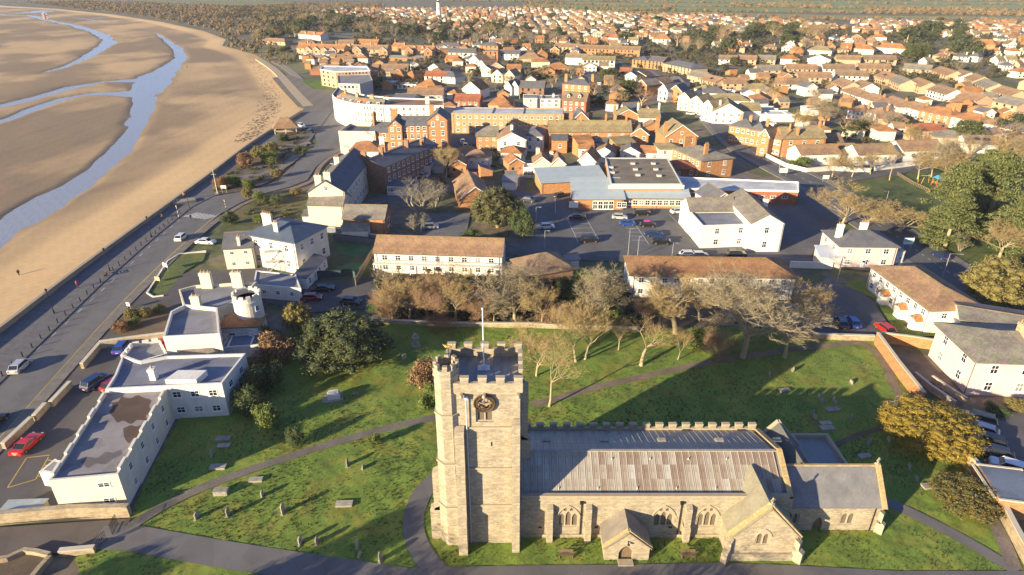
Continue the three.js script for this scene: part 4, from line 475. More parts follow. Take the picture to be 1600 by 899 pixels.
// ---------- houses by the sea front and round the churchyard ----------
{
  const b1 = block('white_house', 'white flat roofed house with crenellated parapet beside the churchyard gate', 'house', [[-55.57,-58.59],[-47.87,-59.68],[-50.54,-77.63],[-59.19,-76.99]], 5, 'ivory', m_([0.30, 0.275, 0.275], T.felt, { bump: 0.03 }), { win: [[0, 1, 2, 1.5, 0.7, 0.55, 0.95], [1, 4, 2, 0.8, 1.1]], crenel: [1, 3], csp: 4, chh: 0.32, par: 0.4 });
  { const st = m_([0.115, 0.075, 0.055], T.felt), t = b1, pool = (px, m) => part('roof_stain', sheetGeo(curve([...px, px[0]], 4).slice(0, -1).map((q) => [q[0] - t.position.x, q[1] - t.position.z]), 5.034), m, t); pool([[-56.17,-72.3],[-56.37,-73.62],[-57.05,-74.51],[-56.31,-74.82],[-56.35,-75.89],[-54.89,-75.58],[-54.38,-76.36],[-53.13,-75.74],[-51.71,-75.12],[-51.22,-73.62],[-50.1,-72.3],[-50.63,-71.58],[-49.79,-70.45],[-51.35,-70.59],[-51.69,-69.76],[-53.2,-70.45],[-53.67,-70.04],[-54.74,-71.01]], st); pool([[-52.3,-68.81],[-51.63,-69.49],[-50.71,-69.22],[-50.06,-69.63],[-49.63,-68.14],[-48.92,-67.09],[-49.81,-66.71],[-49.83,-65.81],[-50.9,-66.71]], st); pool([[-54.04,-62.29],[-53.57,-63.12],[-52.36,-63],[-51.93,-64.08],[-50.8,-63.96],[-50.25,-64.45],[-49.62,-63.6],[-50.29,-62.76],[-50.73,-61.83],[-51.91,-61.94],[-52.39,-61.14]], m_([0.17, 0.15, 0.15], T.felt)); }
  const b2 = block('white_house', 'white stepped flat roofed house with rooflight between two castellated houses', 'house', [[-58.83,-76.6],[-55.85,-76.92],[-42.62,-78.05],[-42.21,-86.28],[-54.23,-85.53],[-57.5,-84.06],[-61.29,-85.53],[-59.53,-80.2]], 5.5, 'white', m_([0.22, 0.235, 0.29], T.felt, { bump: 0.03 }), { win: [[1, 3, 2, 1.3, 1.1, 0.4, 0.98], [2, 2, 2, 1.2, 1.1]], par: 0.45 });
  { const [x, z] = [-48.71,-79.47], t = b2; part('rooflight', prismGeo([[-2.2, 1.3], [2.4, 1.3], [2.9, -1.2], [-1.4, -1.2]], 0, 1), WALL.white, t, x - t.position.x, 5.5, z - t.position.z); }
  { const [x, z] = [-53.45,-79.8]; chimneyAt(b2, x - b2.position.x, 5.5, z - b2.position.z, 1.8, WALL.white, 0.9, 0.9, 1); }
  block('annexe', 'low white crenellated annexe behind the blue parked car', 'annexe', [[-63.42,-88.13],[-60.34,-86.61],[-56.5,-89.29],[-59.96,-93.75],[-63.87,-92.09]], 3.6, 'white', 'felt', { crenel: [0, 3, 4], par: 0.4 });
  const b3 = block('castellated_house', 'flat roofed cream house with stepped parapet above the palm garden', 'house', [[-56.98,-90.17],[-48.18,-91.19],[-52.38,-100.33],[-58.62,-101.54],[-59.9,-98.9]], 6, 'white', 'felt', { win: [[1, 2, 2, 0.8, 1.1]], par: 0.7 });
  block('castellated_house', 'long cream house with three tall chimney stacks beside the round turret', 'house', [[-60.15,-103.67],[-53.5,-102.93],[-51.16,-105.95],[-50.51,-114.17],[-61.92,-112.45],[-64.27,-110.49]], 4.6, 'cream', m_([0.26, 0.26, 0.285], T.felt), { ch: [[-59.54,-112.45, 3.2, 2.1, 3, 0.9], [-53.63,-112.73, 3.2, 2, 2, 0.9], [-58.13,-104.43, 2.2, 1.6, 2, 0.8]], win: [[4, 1, 1, 1, 1]], par: 0.6 });
  house('pavilion', 'small slate pyramid roofed pavilion between the white flat roofed houses', 'pavilion', -55.22,-89.6,-48.93,-90.2,3.4, 6.5, 1.9, 'hip', 'white', 'grey', { ov: 0.1 });
  house('tiled_wing', 'white wing with hipped red pantile roof below the round turret', 'house', -51.14,-97.53,-44.54,-98.21,4.2, 4, 1.6, 'hip', 'white', 'orange', { win: { f: [2, 1], r: [2, 2] } });
  house('lean_to', 'low blue grey flat roofed lean-to beside the garden steps', 'extension', -49.87,-93.1,-43.49,-94.14,2.6, 4, 0, 'flat', 'white', m_([0.12, 0.16, 0.24], T.felt), { par: 0.15 });
  { const t = thing('round_turret', 'round white crenellated turret rising from the sea front house', 'turret', -47.14,-101.21, 0); part('drum', boxUV(new THREE.CylinderGeometry(2.35, 2.55, 8.9, 28, 1, true).translate(0, 4.4, 0)), WALL.ivory, t); part('roof', cyl(2.3, 2.3, 0.1, 24, 0, 8), ROOF.felt, t); part('band', new THREE.CylinderGeometry(2.5, 2.42, 0.6, 28, 1, false).translate(0, 7.8, 0), WALL.ivory, t); part('parapet', new THREE.CylinderGeometry(2.1, 2.1, 1.2, 24, 1, true).translate(0, 8.4, 0), WALL.ivory, t); for (let k = 0; k < 12; k++) { const a = k * PI / 6; part('merlon', ubox(0.7, 0.55, 0.32), WALL.ivory, t, 2.25 * sin(a), 8.8, 2.25 * cos(a), a); } windowAt(t, 2.45 * sin(1), 6.8, 2.45 * cos(1), 1, 0.7, 1); }
  { const t = thing('garden_stair', 'white timber balcony and stair at the back of the tiled wing', 'stair', -45.34,-98.41, -0.3); part('platform', box(2.2, 0.15, 2.4, 0, 3, 0), WALL.white, t); for (const [x, z] of [[-1, -1.1], [1, -1.1], [-1, 1.1], [1, 1.1]]) part('post', box(0.12, 4, 0.12, 0, 2, 0), WALL.white, t, x, 0, z); for (let i = 0; i < 10; i++) part('step', box(1, 0.06, 0.28), WALL.white, t, 0, 0.3 * (i + 1) - 0.15, 4 - i * 0.28); part('rail', box(2.2, 0.08, 0.08, 0, 3.95, 1.1), WALL.white, t); }
  // villa
  house('villa', 'tall white villa with blue slate hipped roof and fire escape', 'villa', -59.69,-134.03,-47.17,-128.74,7.4, 11, 2.2, 'hip', 'ivory', m_([0.10, 0.13, 0.18], T.slate, { roughness: 0.6 }), { win: { r: [3, 2], f: [3, 2] }, wh: 1.7, ch: [[-0.3, 0.1, 2.4, 2.6, 5], [0.02, 0.3, 1.6, 1.2, 3]] });
  house('villa_wing', 'white gable ended wing at the sea side of the tall villa', 'house', -63.97,-130.76,-57.86,-131.87,5.2, 9, 2, 'gable', 'ivory', 'slate', { win: { f: [2, 2] }, wh: 0.8, ww: 0.8, ch: [[0.05, 0.4, 1.8, 1.2, 2]] });
  { const t = thing('fire_escape', 'metal fire escape stair on the villa back wall', 'stair', -52.92,-129.87, 0.2); for (let f = 0; f < 2; f++) { part('landing', box(3, 0.12, 1.4, 0, 2.6 + f * 2.4, 0), MT.galv, t); for (let i = 0; i < 9; i++) part('tread', box(0.28, 0.05, 0.9), MT.galv, t, -1.4 + i * 0.32 + f * 0.6, 0.28 * (i + 1) + f * 2.4, 1.1); } for (const x of [-1.4, 1.4]) part('post', box(0.1, 5, 0.1, 0, 2.5, 0.6), MT.galv, t, x, 0, 0); part('railing', merge([box(3, 0.05, 0.05, 0, 6, 0.7), box(3, 0.05, 0.05, 0, 5.5, 0.7)]), MT.galv, t); }
  house('garage_row', 'low dark lean-to with white doors beside the villa', 'garage', -43.04,-120.74,-41.73,-132.13,2.6, 2.8, 0.5, 'mono', 'white', 'slate', { win: { f: [4, 1] }, ww: 0.9, wh: 1.5, ov: 0.15 });
  block('terrace_annexe', 'low dark flat roofed outbuilding in front of the villa', 'outbuilding', [[-52.53,-116.87],[-42.39,-115.11],[-45.44,-121.78],[-54.46,-123.7]], 3, 'white', 'felt', { par: 0.2, win: [[0, 3, 1, 0.9, 0.9]] });
  house('cream_house', 'cream house with blank front wall and slate gable roof', 'house', -53.27,-158.8,-43.99,-158.29,5.7, 8, 2.4, 'gable', 'cream', 'grey', { win: { r: [2, 2] }, ww: 0.8, ov: 0.2 });
  house('cream_terrace', 'long cream terrace with slate roof and tall gable end chimneys', 'terrace', -53.35,-161.08,-43.81,-161.08,8.6, 34, 3, 'cross', 'cream', 'slate', { win: { r: [9, 2], g: 1 }, wh: 1.6, ch: [[-0.2, 0.48, 2.4, 1.7, 2], [0.06, 0.48, 2.4, 1.7, 2], [-0.2, -0.1, 2, 1.5, 3], [-0.2, -0.45, 2, 1.5, 3]], barge: false });
  house('cream_porch', 'small cream porch on the side of the cream house', 'porch', -55.14,-159.11,-53.12,-159.11,2.6, 3, 0.6, 'mono', 'white', 'slate', { door: 0 });
  house('brick_garage', 'orange brick hall with slate roof and white end panel', 'hall', -42.55,-151.68,-32.03,-151.22,4.6, 8, 2.3, 'gable', 'brick', 'grey', { win: { r: [1, 1] }, ww: 2.2, wh: 2.2, ov: 0.25 });
  house('garage', 'small white lean-to garage against the orange brick hall', 'garage', -42.25,-148.17,-35.76,-148.17,2.7, 3, 1, 'mono', 'white', 'grey', { ov: 0.2 });
  const t1 = house('maisonette_block', 'long white two storey block with brown tiled roof and front balcony', 'flats', -30.42,-129.77,-2.22,-127.65,4.7, 8.5, 2.4, 'gable', 'white', 'tile', { win: { f: [9, 2], r: [1, 2] }, ww: 1.3, wh: 1.25 });
  { const w = 28.6; part('balcony', ubox(w, 0.18, 1.3, 0, 2.35, 4.25 + 0.65), WALL.white, t1); for (let i = 0; i < 46; i++) part('baluster', box(0.05, 0.95, 0.05, 0, 0.5), MT.galv, t1, -w / 2 + (i + 0.5) * w / 46, 2.5, 5.5); part('handrail', box(w, 0.07, 0.07), MT.galv, t1, 0, 3.5, 5.5); for (let i = 0; i < 8; i++) part('balcony_post', box(0.14, 2.4, 0.14, 0, 1.2), WALL.white, t1, -w / 2 + 0.2 + i * (w - 0.4) / 7, 0, 5.4); }
  house('bungalow', 'red brick bungalow with steep tiled roof beside the round evergreen', 'bungalow', -14.68,-171.6,-5.78,-173.31,3.2, 17, 3.2, 'cross', 'brick', 'tile', { win: { f: [1, 1] } });
  house('barn', 'dark barn with brown hipped roof behind the conifers', 'barn', 3.19,-120.3,13.23,-124.14,3.4, 9, 2.8, 'hip', 'brown', 'brown', {});
  house('white_shed', 'small white boarded shed beside the dark barn', 'shed', 12.09,-130.22,15.03,-131.29,2.5, 3, 0.8, 'gable', 'white', 'felt', {});
  const t2 = house('cottage_row', 'long white two storey row with mossy red roof behind bare trees', 'flats', 24.13,-117.5,56.98,-116.29,5, 9.5, 2.3, 'hip', 'white', m_([0.33, 0.17, 0.085], T.tileRoof, { bump: 0.03 }), { win: { f: [13, 2], l: [2, 2] }, ww: 1.1, wh: 1.2 });
  for (const u of [-0.32, -0.05, 0.22]) { const p = part('porch', ubox(2, 2.3, 1.4), WALL.white, t2, u * 34, 0, 5.4); part('porch_roof', gableRoof(1.7, 2.2, 2.3, 0.8, 0.12).rotateY(PI / 2), ROOF.orange, p, 0, 0, 0); }
  // T3 beyond the car park: long side faces the churchyard
  const t3 = house('white_flats', 'white two storey flats with brown hipped roof by the red parked car', 'flats', 74.96,-121.59,75.96,-102.19,5, 10.5, 2.4, 'hip', 'white', 'tile', { win: { f: [8, 2], r: [2, 2] }, ww: 1.1, wh: 1.25 });
  for (const u of [-0.1, 0.12, 0.3]) { const p = part('porch', ubox(1.8, 2.3, 1.4), WALL.white, t3, u * 26, 0, 5.9); part('porch_roof', gableRoof(1.7, 2.0, 2.3, 0.8, 0.12).rotateY(PI / 2), ROOF.orange, p, 0, 0, 0); }
  house('pink_house', 'pale pink square house with grey hipped roof and two chimneys', 'house', 73.28,-132.24,86.08,-131.87,5.2, 9.5, 2.2, 'hip', 'pink', 'slate', { win: { f: [3, 2], l: [2, 2] }, ww: 1.3, wh: 1.35, ch: [[-0.42, 0.1, 2.4, 1.4, 3], [0.08, -0.15, 2, 1.6, 3]], chm: 'white', door: -0.03 });
  house('pink_house_porch', 'glass roofed lean-to at the side of the pale pink house', 'conservatory', 69.5,-132.13,74.09,-131.77,2.6, 4, 1, 'mono', 'pink', m_([0.5, 0.55, 0.62], T.seam, { roughness: 0.3 }), {});
  house('small_shed', 'small white outbuilding at the back of the pale pink house', 'shed', 86.69,-133.82,89.72,-134.56,2.5, 4, 0, 'flat', 'white', 'felt', { win: { f: [2, 1] }, ww: 0.7, wh: 0.8 });
  const v5 = house('pink_villa', 'large pale pink villa with shallow slate roof at the right edge', 'villa', 72.77,-95.13,71.95,-83.52,6.2, 15, 2.4, 'hip', 'pink', 'grey', { win: { f: [2, 2], r: [3, 2] }, ww: 1.2, wh: 1.7, ch: [[0.05, -0.1, 2.2, 2.6, 5]], chm: 'tan', ov: 0.5 });
  { const w = hypot(1, 1); const b = part('bay', prismGeo([[-1.7, 0], [-1.1, 1.1], [1.1, 1.1], [1.7, 0]], 0, 2.7), WALL.white, v5, 5.05, 0, -3.6, PI / 2); part('bay_roof', prismGeo([[-1.9, 0], [-1.2, 1.25], [1.2, 1.25], [1.9, 0]], 2.7, 2.95), ROOF.tile, b); for (const x of [-0.55, 0.55]) windowAt(b, x, 1.5, 1.1, 0, 0.95, 1.7); }
  house('villa_annexe', 'flat slate roofed rear range behind the large pink villa', 'annexe', 78.45,-97.77,88.37,-93.35,5.6, 8, 0.8, 'gable', 'white', 'grey', {});
  block('white_inn', 'big white flat fronted building beside the supermarket car park', 'building', [[45.45,-143.2],[58.7,-144.49],[59.87,-157.57],[44.83,-155.58]], 5.6, 'white', m_([0.25, 0.26, 0.3], T.felt), { par: 0.4, win: [[0, 2, 2, 1.2, 1.6], [3, 4, 2, 0.8, 1]] });
  house('white_inn_range', 'white range with grey brown roof behind the flat fronted white building', 'building', 44.79,-152.98,56.86,-153.47,6, 8, 2.2, 'gable', 'white', 'grey', { ov: 0.1 });
  house('white_gable_block', 'taller white gable ended block with grey brown roof joining the white building', 'building', 56.06,-141.09,63.86,-141.09,7.2, 20, 2.2, 'cross', 'white', 'grey', { win: { f: [1, 2], r: [4, 2] }, wh: 1.7, ch: [[0.45, -0.1, 1.8, 1.2, 2]], barge: false, ov: 0.15 });
  // supermarket
  const mk = block('supermarket', 'large brick supermarket hall with flat mossy roof and metal fascia', 'supermarket', [[28.13,-175.73],[48.28,-175.73],[50.33,-204.27],[30.24,-204.27]], 6, 'brick', 'moor', { par: 0.35, parm: WALL.metal });
  { const [x, z] = [38.12,-175.73]; part('fascia', ubox(21.6, 1.2, 0.3), WALL.metal, mk, x - mk.position.x, 4.8, z + 0.06 - mk.position.z); }
  const sky8 = ubox(1.3, 0.55, 1.1); for (const [x, z] of [[37.94,-197.37], [44.37,-197.37], [37.61,-190.8], [43.84,-190.8], [37.29,-184.61], [43.4,-183.94], [30.5,-192.95], [30.1,-187.32]]) part('rooftop_unit', sky8, WALL.grey, mk, x - mk.position.x, 6.04, z - mk.position.z);
  const ln = house('glazed_range', 'glazed brick shop front with pale metal canopy below the supermarket hall', 'shop front', 31.69,-172.73,49.92,-172.17,3.2, 4.5, 1.3, 'mono', 'brick', 'metal', { win: { f: [10, 1] }, ww: 1.5, wh: 1.6, ov: 0.4 });
  const en = house('supermarket_entrance', 'supermarket entrance block with pale blue metal roof and white doors', 'entrance', 17.34,-171.3,31.28,-171.3,3.3, 11, 2.6, 'mono', 'brick', 'metal', { ov: 0.5 });
  for (let i = 0; i < 4; i++) windowAt(en, -1 + i * 1.5, 1.5, 5.53, 0, 1.4, 2.6); for (let i = 0; i < 2; i++) windowAt(en, 5.8 + i * 1.3, 1.6, 5.53, 0, 1.3, 1.6); part('sign', box(2.6, 1.9, 0.12), m_([0.75, 0.76, 0.74]), en, -7, 1.7, 5.62);
  house('supermarket_wing', 'long low wing with pale blue metal roof left of the supermarket', 'wing', 8.8,-185.47,28.75,-188.76,3.6, 10, 1.6, 'mono', 'brick', 'metal', { ov: 0.4 });
  block('service_range', 'long low flat roofed range with white fascia behind the white building', 'range', [[48.67,-177.9],[81.62,-175.5],[85.1,-184.15],[50.62,-189.44]], 4, 'red', 'pale', { par: 0.4, parm: MT.frame, win: [[0, 9, 1, 1.6, 0.8]] });
  house('service_shed', 'low shed with white corrugated roof behind the supermarket', 'shed', 51.25,-177.43,59.92,-177.43,3, 6, 0.8, 'mono', 'brick', 'pale', {});
  house('slate_hall', 'small hall with blue slate roof behind the white building', 'hall', 53.34,-163.47,60.34,-165.07,5, 9, 2.2, 'cross', 'white', 'slate', {});
}
// walls
function wallRun(label, pts, w, h, m, cm, name = 'garden_wall', cat = 'wall') { const [cx, cz] = pts[0], t = thing(name, label, cat, cx, cz), l = pts.map((p) => [p[0] - cx, p[1] - cz]); part('masonry', ribbon(l, w, h, -0.2), m, t); part('coping', ribbon(l, w + 0.12, h + 0.12, h + 0.001), cm, t); return t; }
{
  const C = MT.coping, br = WALL.brick;
  wallRun('rough stone wall below the white house at the churchyard gate', [[-65.31,-55.11],[-62.16,-57.08],[-54.25,-58.1],[-46.89,-58.3]], 0.6, 1.6, WALL.rubble, m_([0.42, 0.36, 0.26], T.stone));
  wallRun('short stone wall stub beside the black iron gate', [[-51.77,-52.32],[-48,-52.78]], 0.5, 0.8, WALL.rubble, C);
  wallRun('low stone churchyard wall running behind the bare trees', [[-24.62,-106.34],[-12.08,-105.11],[3.62,-104.87],[23.82,-103.19]], 0.45, 0.9, WALL.rubble, C);
  wallRun('stone churchyard wall along the back car park', [[54.89,-100.64],[61.68,-100.19],[65.64,-99.96]], 0.45, 1.1, WALL.rubble, C);
  wallRun('tall orange brick wall beside the churchyard path', [[65.31,-98.85],[63.93,-89.23],[63.06,-80.63]], 0.4, 2.4, br, C); wallRun('orange brick wall behind the pink villa yard', [[66.34,-99.74],[71.17,-98.41],[75.87,-96.67]], 0.4, 1.9, br, C);
  wallRun('narrow brick retaining wall in the pink villa yard', [[66.39,-88.29],[66.81,-84.68],[68,-80.31]], 0.35, 1.0, WALL.tan, C); wallRun('second low brick wall beside the pink villa steps', [[68.7,-87.37],[69.47,-84.34],[70.39,-81.29]], 0.3, 0.9, WALL.tan, C);
  wallRun('old brick wall beside the dark parked cars', [[61.15,-69.25],[61.23,-66.32],[61.46,-62.42]], 0.45, 2.2, WALL.tan, C); wallRun('stepped stone wall at the lower right corner', [[60.32,-58.93],[59.1,-54.92],[57.61,-49.55]], 0.5, 1.8, WALL.rubble, C);
  for (const [k, a] of [['nearest the red sports car', [[-70.94,-70.3],[-70.99,-76.25]]], ['between the red and dark parked cars', [[-70.81,-76.56],[-71.13,-79.66]]], ['beside the dark parked car', [[-70.55,-79.99],[-70.94,-85.39]]], ['beside the blue parked car', [[-72.2,-90.57],[-73.07,-97.32]]]]) wallRun('low stone forecourt wall ' + k, a, 0.5, 1.2, WALL.rubble, C);
  wallRun('curved pale wall in front of the palm garden', [[-72.94,-97.1],[-68.87,-98.41],[-62.62,-100.19]], 0.4, 1.6, WALL.stone, C); wallRun('low white kerb wall round the front lawn', [[-73.22,-141.19],[-78.75,-139.26],[-79.49,-135.16],[-75.84,-118.77],[-73.63,-117.02],[-71.81,-117.6]], 0.2, 0.3, WALL.white, WALL.white);
  wallRun('white wall below the pale pink house', [[63.01,-132.3],[72.28,-131.6]], 0.3, 1.4, WALL.white, WALL.white); wallRun('curved white roadside wall beside the trimmed hedge', [[91.77,-228.75],[93.97,-215.18],[98.41,-208.92],[108.36,-212.01],[119.81,-208.92]], 0.35, 1.4, WALL.white, WALL.white);
  wallRun('long white wall beside the street in the park trees', [[121.66,-210.45],[142.39,-218.44]], 0.35, 1.6, WALL.white, WALL.white); wallRun('low brick wall at the white gardens', [[-4.48,-220.1],[13.17,-215.18]], 0.3, 1.8, WALL.tan, C); wallRun('pale concrete wall of the villa garden', [[-49.59,-154.69],[-38.71,-150.25],[-33.07,-147.69]], 0.3, 1.7, m_([0.2, 0.22, 0.26], T.render), C);
  const f = thing('board_fence', 'weathered board fence below the white stepped house', 'fence', -48.26,-79.35, 0.04); for (let i = 0; i < 15; i++) part('board', box(0.42, 1.6 + 0.1 * (i % 2), 0.05, 0, 0.8), [MT.fence, WALL.tan, MT.timber][[0, 0, 1, 0, 0, 2, 1, 0, 0, 1, 1, 2, 0, 1, 0][i]], f, -0.4 + i * 0.44, 0, 0);
}

// ---------- the town ----------
const ADJ = { white: 'white rendered', cream: 'cream', ivory: 'ivory', pink: 'pink', grey: 'grey', brick: 'orange brick', red: 'red brick', buff: 'buff brick', tan: 'tan brick', brown: 'brown brick', tile: 'brown tiled', orange: 'orange tiled', brownR: 'dark brown', moss: 'mossy', slate: 'slate', redR: 'red tiled', felt: 'flat felt', greyR: 'grey tiled', pale: 'flat pale', metal: 'metal' };
function H(kind, where, ax, az, bx, bz, h, d, rise, type, wm, rm, o = {}) {
  const rk = rm === 'brown' ? 'brownR' : rm === 'red' ? 'redR' : rm === 'grey' ? 'greyR' : rm, shape = { gable: 'gable', cross: 'front gable', hip: 'hipped', flat: '', mono: 'lean-to' }[type];
  let label = `${ADJ[wm]} ${kind} with ${ADJ[rk]} ${shape} roof ${where}`.replace(/  +/g, ' '); if (label.split(' ').length > 15) label = `${ADJ[wm]} ${kind}, ${ADJ[rk]} roof, ${where}`; if (label.split(' ').length > 16) label = `${ADJ[wm]} ${kind} ${where}`;
  return house(kind.replace(/[ -]/g, '_'), label, kind.split(' ').at(-1), ax, az, bx, bz, h, d, rise, type, wm, rm, { ww: 1.2, wh: 1.5, ...o });
}
{ // the curved terrace
  const pts = [[-81.25,-297.81],[-78.74,-291.22],[-75.22,-284.89],[-71.37,-280.31],[-66.83,-275.86],[-62.6,-273.69],[-58.04,-272.25],[-53.65,-271.54],[-56.65,-291.22],[-62.96,-294.48],[-69.76,-299.5],[-77.01,-308.23],[-83.91,-319.35]], h = 10.3;
  const c = block('crescent', 'white curved seaside terrace of four storeys facing the car park', 'terrace', pts, h, 'white', 'grey', { par: 0.5, win: [[0, 2, 4, 0.9, 1.5], [1, 3, 4, 1, 1.5], [2, 3, 4, 1, 1.5], [3, 3, 4, 1, 1.5], [4, 3, 4, 1, 1.5], [5, 3, 4, 1, 1.5], [6, 3, 4, 1, 1.5]] });
  for (let i = 1; i < 7; i++) { const a = pts[i], b = pts[i + 1], m = [(a[0] + b[0]) / 2 - c.position.x, (a[1] + b[1]) / 2 - c.position.z], ry = atan2(-(b[1] - a[1]), b[0] - a[0]), l = hypot(b[0] - a[0], b[1] - a[1]), n = [sin(ry), cos(ry)]; part('mansard', gableRoof(l, 7, 0, 1.9, 0.02), i % 3 === 1 ? ROOF.orange : ROOF.grey, c, m[0] - n[0] * 4.2, h + 0.1, m[1] - n[1] * 4.2, ry); if (i % 2) chimneyAt(c, m[0] - n[0] * 4.4, h + 1, m[1] - n[1] * 4.4, 2.4, WALL.buff, 1.8, 0.7, 4, ry); const dm = part('dormer', ubox(1.2, 1.2, 1.4), WALL.white, c, m[0] - n[0] * 1.4, h + 0.1, m[1] - n[1] * 1.4, ry); windowAt(dm, 0, 0.62, 0.7, 0, 0.8, 0.9, true); }
}
block('terrace', 'long straight white terrace joining the curved white terrace', 'terrace', [[-53.38,-271.54],[-28.28,-270.13],[-29.7,-284.89],[-56.08,-289.61]], 10.3, 'white', ROOF.tile, { par: 0.5, win: [[0, 8, 4, 1.1, 1.5]], ch: [[-35.57,-275.86, 3, 1.6, 3], [-53.07,-277.33, 2.6, 2.2, 4]] });
H('hotel', 'below the curved white terrace', -63.15,-233.84,-49.67,-232.81,7.4, 13, 0, 'flat', 'cream', 'slate', { par: 1, win: {} });
H('hotel', 'the tallest gable of the brick hotel group', -30.24,-232.04,-23.14,-232.04,12.6, 11, 2.6, 'cross', 'brick', 'slate', { win: { f: [2, 4], g: 1 }, ch: [[-0.4, -0.2, 3, 1.6, 4]], barge: false, wh: 1.8 });
H('hotel', 'between the two hotel gables', -39.76,-231.96,-30.11,-231.96,10.8, 8, 2.4, 'gable', 'brick', 'slate', { win: { f: [4, 4] }, wh: 1.8 });
H('hotel', 'at the left of the brick hotel group', -44.41,-230.89,-39.37,-230.89,10.8, 10, 2.2, 'cross', 'brick', 'slate', { win: { f: [2, 4], g: 1 }, ch: [[-0.3, -0.35, 3.2, 2.4, 5]], barge: false });
H('hotel', 'behind the cream hotel on the esplanade', -51.99,-234.27,-44.59,-233.23,8, 11, 2.4, 'gable', 'brick', 'slate', { win: { f: [2, 3] }, ch: [[-0.4, 0.1, 4, 2.6, 5]] });
H('terrace', 'end on to the esplanade with long shaded side', -47.18,-190.02,-37.91,-185.77,8.2, 31, 1.8, 'cross', 'brown', 'slate', { win: { r: [11, 3] }, ch: [[-0.3, 0.45, 2.6, 1.8, 4], [0, 0.3, 2.2, 1.6, 3], [-0.35, 0.1, 2.4, 1.8, 4], [0.1, -0.1, 2.2, 1.6, 3], [0.3, -0.3, 2.2, 1.6, 3]], barge: false });
H('terrace', 'above the slate valley roofs on the esplanade', -52.03,-203.11,-41.79,-203.11,8.8, 11, 2.2, 'hip', 'white', 'orange', { ch: [[0.05, 0, 2.6, 1.8, 4], [0.45, 0.1, 2.2, 1.6, 3], [-0.1, -0.4, 2, 1.5, 3]] });
H('bay house', 'with low porch on the esplanade bend', -51.59,-190.08,-47.01,-188.67,7, 8, 1.6, 'hip', 'cream', 'tile', { win: { f: [2, 2] }, ch: [[0, 0, 2.4, 2, 4]] });
H('bay house', 'with brick stacks next to the esplanade bend', -51.76,-183.98,-46.37,-182.67,6, 7, 1, 'hip', 'ivory', 'felt', { ch: [[-0.2, 0, 2.6, 2, 4], [0.3, 0, 2.4, 1.8, 3]] });
H('extension', 'in the yard behind the brick hotel', -37.17,-211.7,-32.23,-211.7,3.6, 6, 1.6, 'gable', 'buff', 'slate', { win: { f: [2, 1] } }); H('extension', 'with conservatory doors in the hotel yard', -36.55,-202.19,-31.8,-202.19,3.2, 6, 1, 'hip', 'white', 'slate', { win: { f: [4, 1] } });
H('glazed shed', 'with long window wall in the hotel yard', -37.44,-184.85,-28.95,-184.21,3, 5, 0.4, 'mono', 'white', 'slate', { win: { f: [9, 1] }, ww: 1, wh: 1.3 });
H('garage', 'in the lane behind the hotels', -31.87,-205.5,-26.84,-205.5,2.7, 6, 0, 'flat', 'pink', 'felt', {}); H('garage', 'beside the bare ivy tree', -26.77,-208.61,-22.52,-208.61,2.7, 6, 0.8, 'gable', 'grey', 'felt', {});
H('apartment block', 'with sixteen bays above the shadowed street', -24.93,-266.9,21.06,-264.27,8.07, 13, 0, 'flat', 'buff', 'pale', { win: { f: [17, 3] }, par: 0.35, ww: 1.2, wh: 1.2 });
H('cottage', 'left of the white double gabled house', -13.33,-238.51,-5.24,-238.51,5.4, 9, 2.6, 'gable', 'brick', 'greyR' in ROOF ? 'grey' : 'grey', { win: { f: [3, 2] }, ww: 0.9, wh: 1 }); H('house', 'broad and pale below the apartment block', -5.31,-230.72,5.08,-230.72,5.8, 14, 2.6, 'cross', 'white', 'tile', { win: { f: [2, 2] }, ch: [[0, 0.2, 1.8, 1, 2]] }); H('house', 'right of the broad pale gable', 4.98,-237.8,11.35,-236.76,5.8, 11, 2, 'hip', 'white', 'slate', { win: { f: [2, 2] } });
H('lean-to', 'in front of the broad pale gable', -3.95,-230.63,5.09,-229.69,2.8, 5, 1, 'mono', 'white', 'grey', { win: { f: [3, 1] } });
H('cottage', 'with rounded tiled end near the bare tree', -15.84,-214.34,-7.79,-213.5,4, 8, 1.8, 'hip', 'white', 'tile', { win: { f: [2, 1], r: [1, 1] }, ww: 0.8, wh: 0.8 }); H('cottage', 'low and white left of the rounded cottage', -19.97,-214.11,-15.52,-212.46,3.4, 8, 1.4, 'hip', 'white', 'slate', { win: { f: [1, 1] }, ww: 0.8, wh: 0.8 });
H('gabled house', 'left of the twin gables above the supermarket', 6.78,-201.76,12.52,-201.76,5, 8, 2.2, 'cross', 'cream', 'tile', { win: { f: [1, 1] }, ch: [[-0.2, -0.4, 1.8, 1.2, 3]] }); H('gabled house', 'right of the twin gables above the supermarket', 12.48,-200.99,17.19,-200.99,5, 8, 2.2, 'cross', 'cream', 'tile', { win: { f: [1, 1] }, ch: [[-0.4, -0.4, 1.8, 1.2, 3]] });
H('gabled house', 'alone above the supermarket wing roof', 21.51,-205.65,27.17,-204.08,5, 9, 2.8, 'cross', 'ivory', 'orange', { win: { f: [2, 1] } }); H('conservatory', 'between the lane and the supermarket wing', 3.73,-202.91,8.7,-202.91,3, 5, 0, 'flat', 'white', 'pale', { win: { f: [4, 1] }, wh: 1.8 }); H('shed', 'at the foot of the lane near the supermarket', -3.13,-190.09,1.17,-189.42,2.6, 5, 0.6, 'mono', 'white', 'felt', {}); H('shed', 'behind the round evergreen', -2.01,-195.57,1.2,-195.57,2.6, 4, 1.2, 'gable', 'white', 'slate', {});
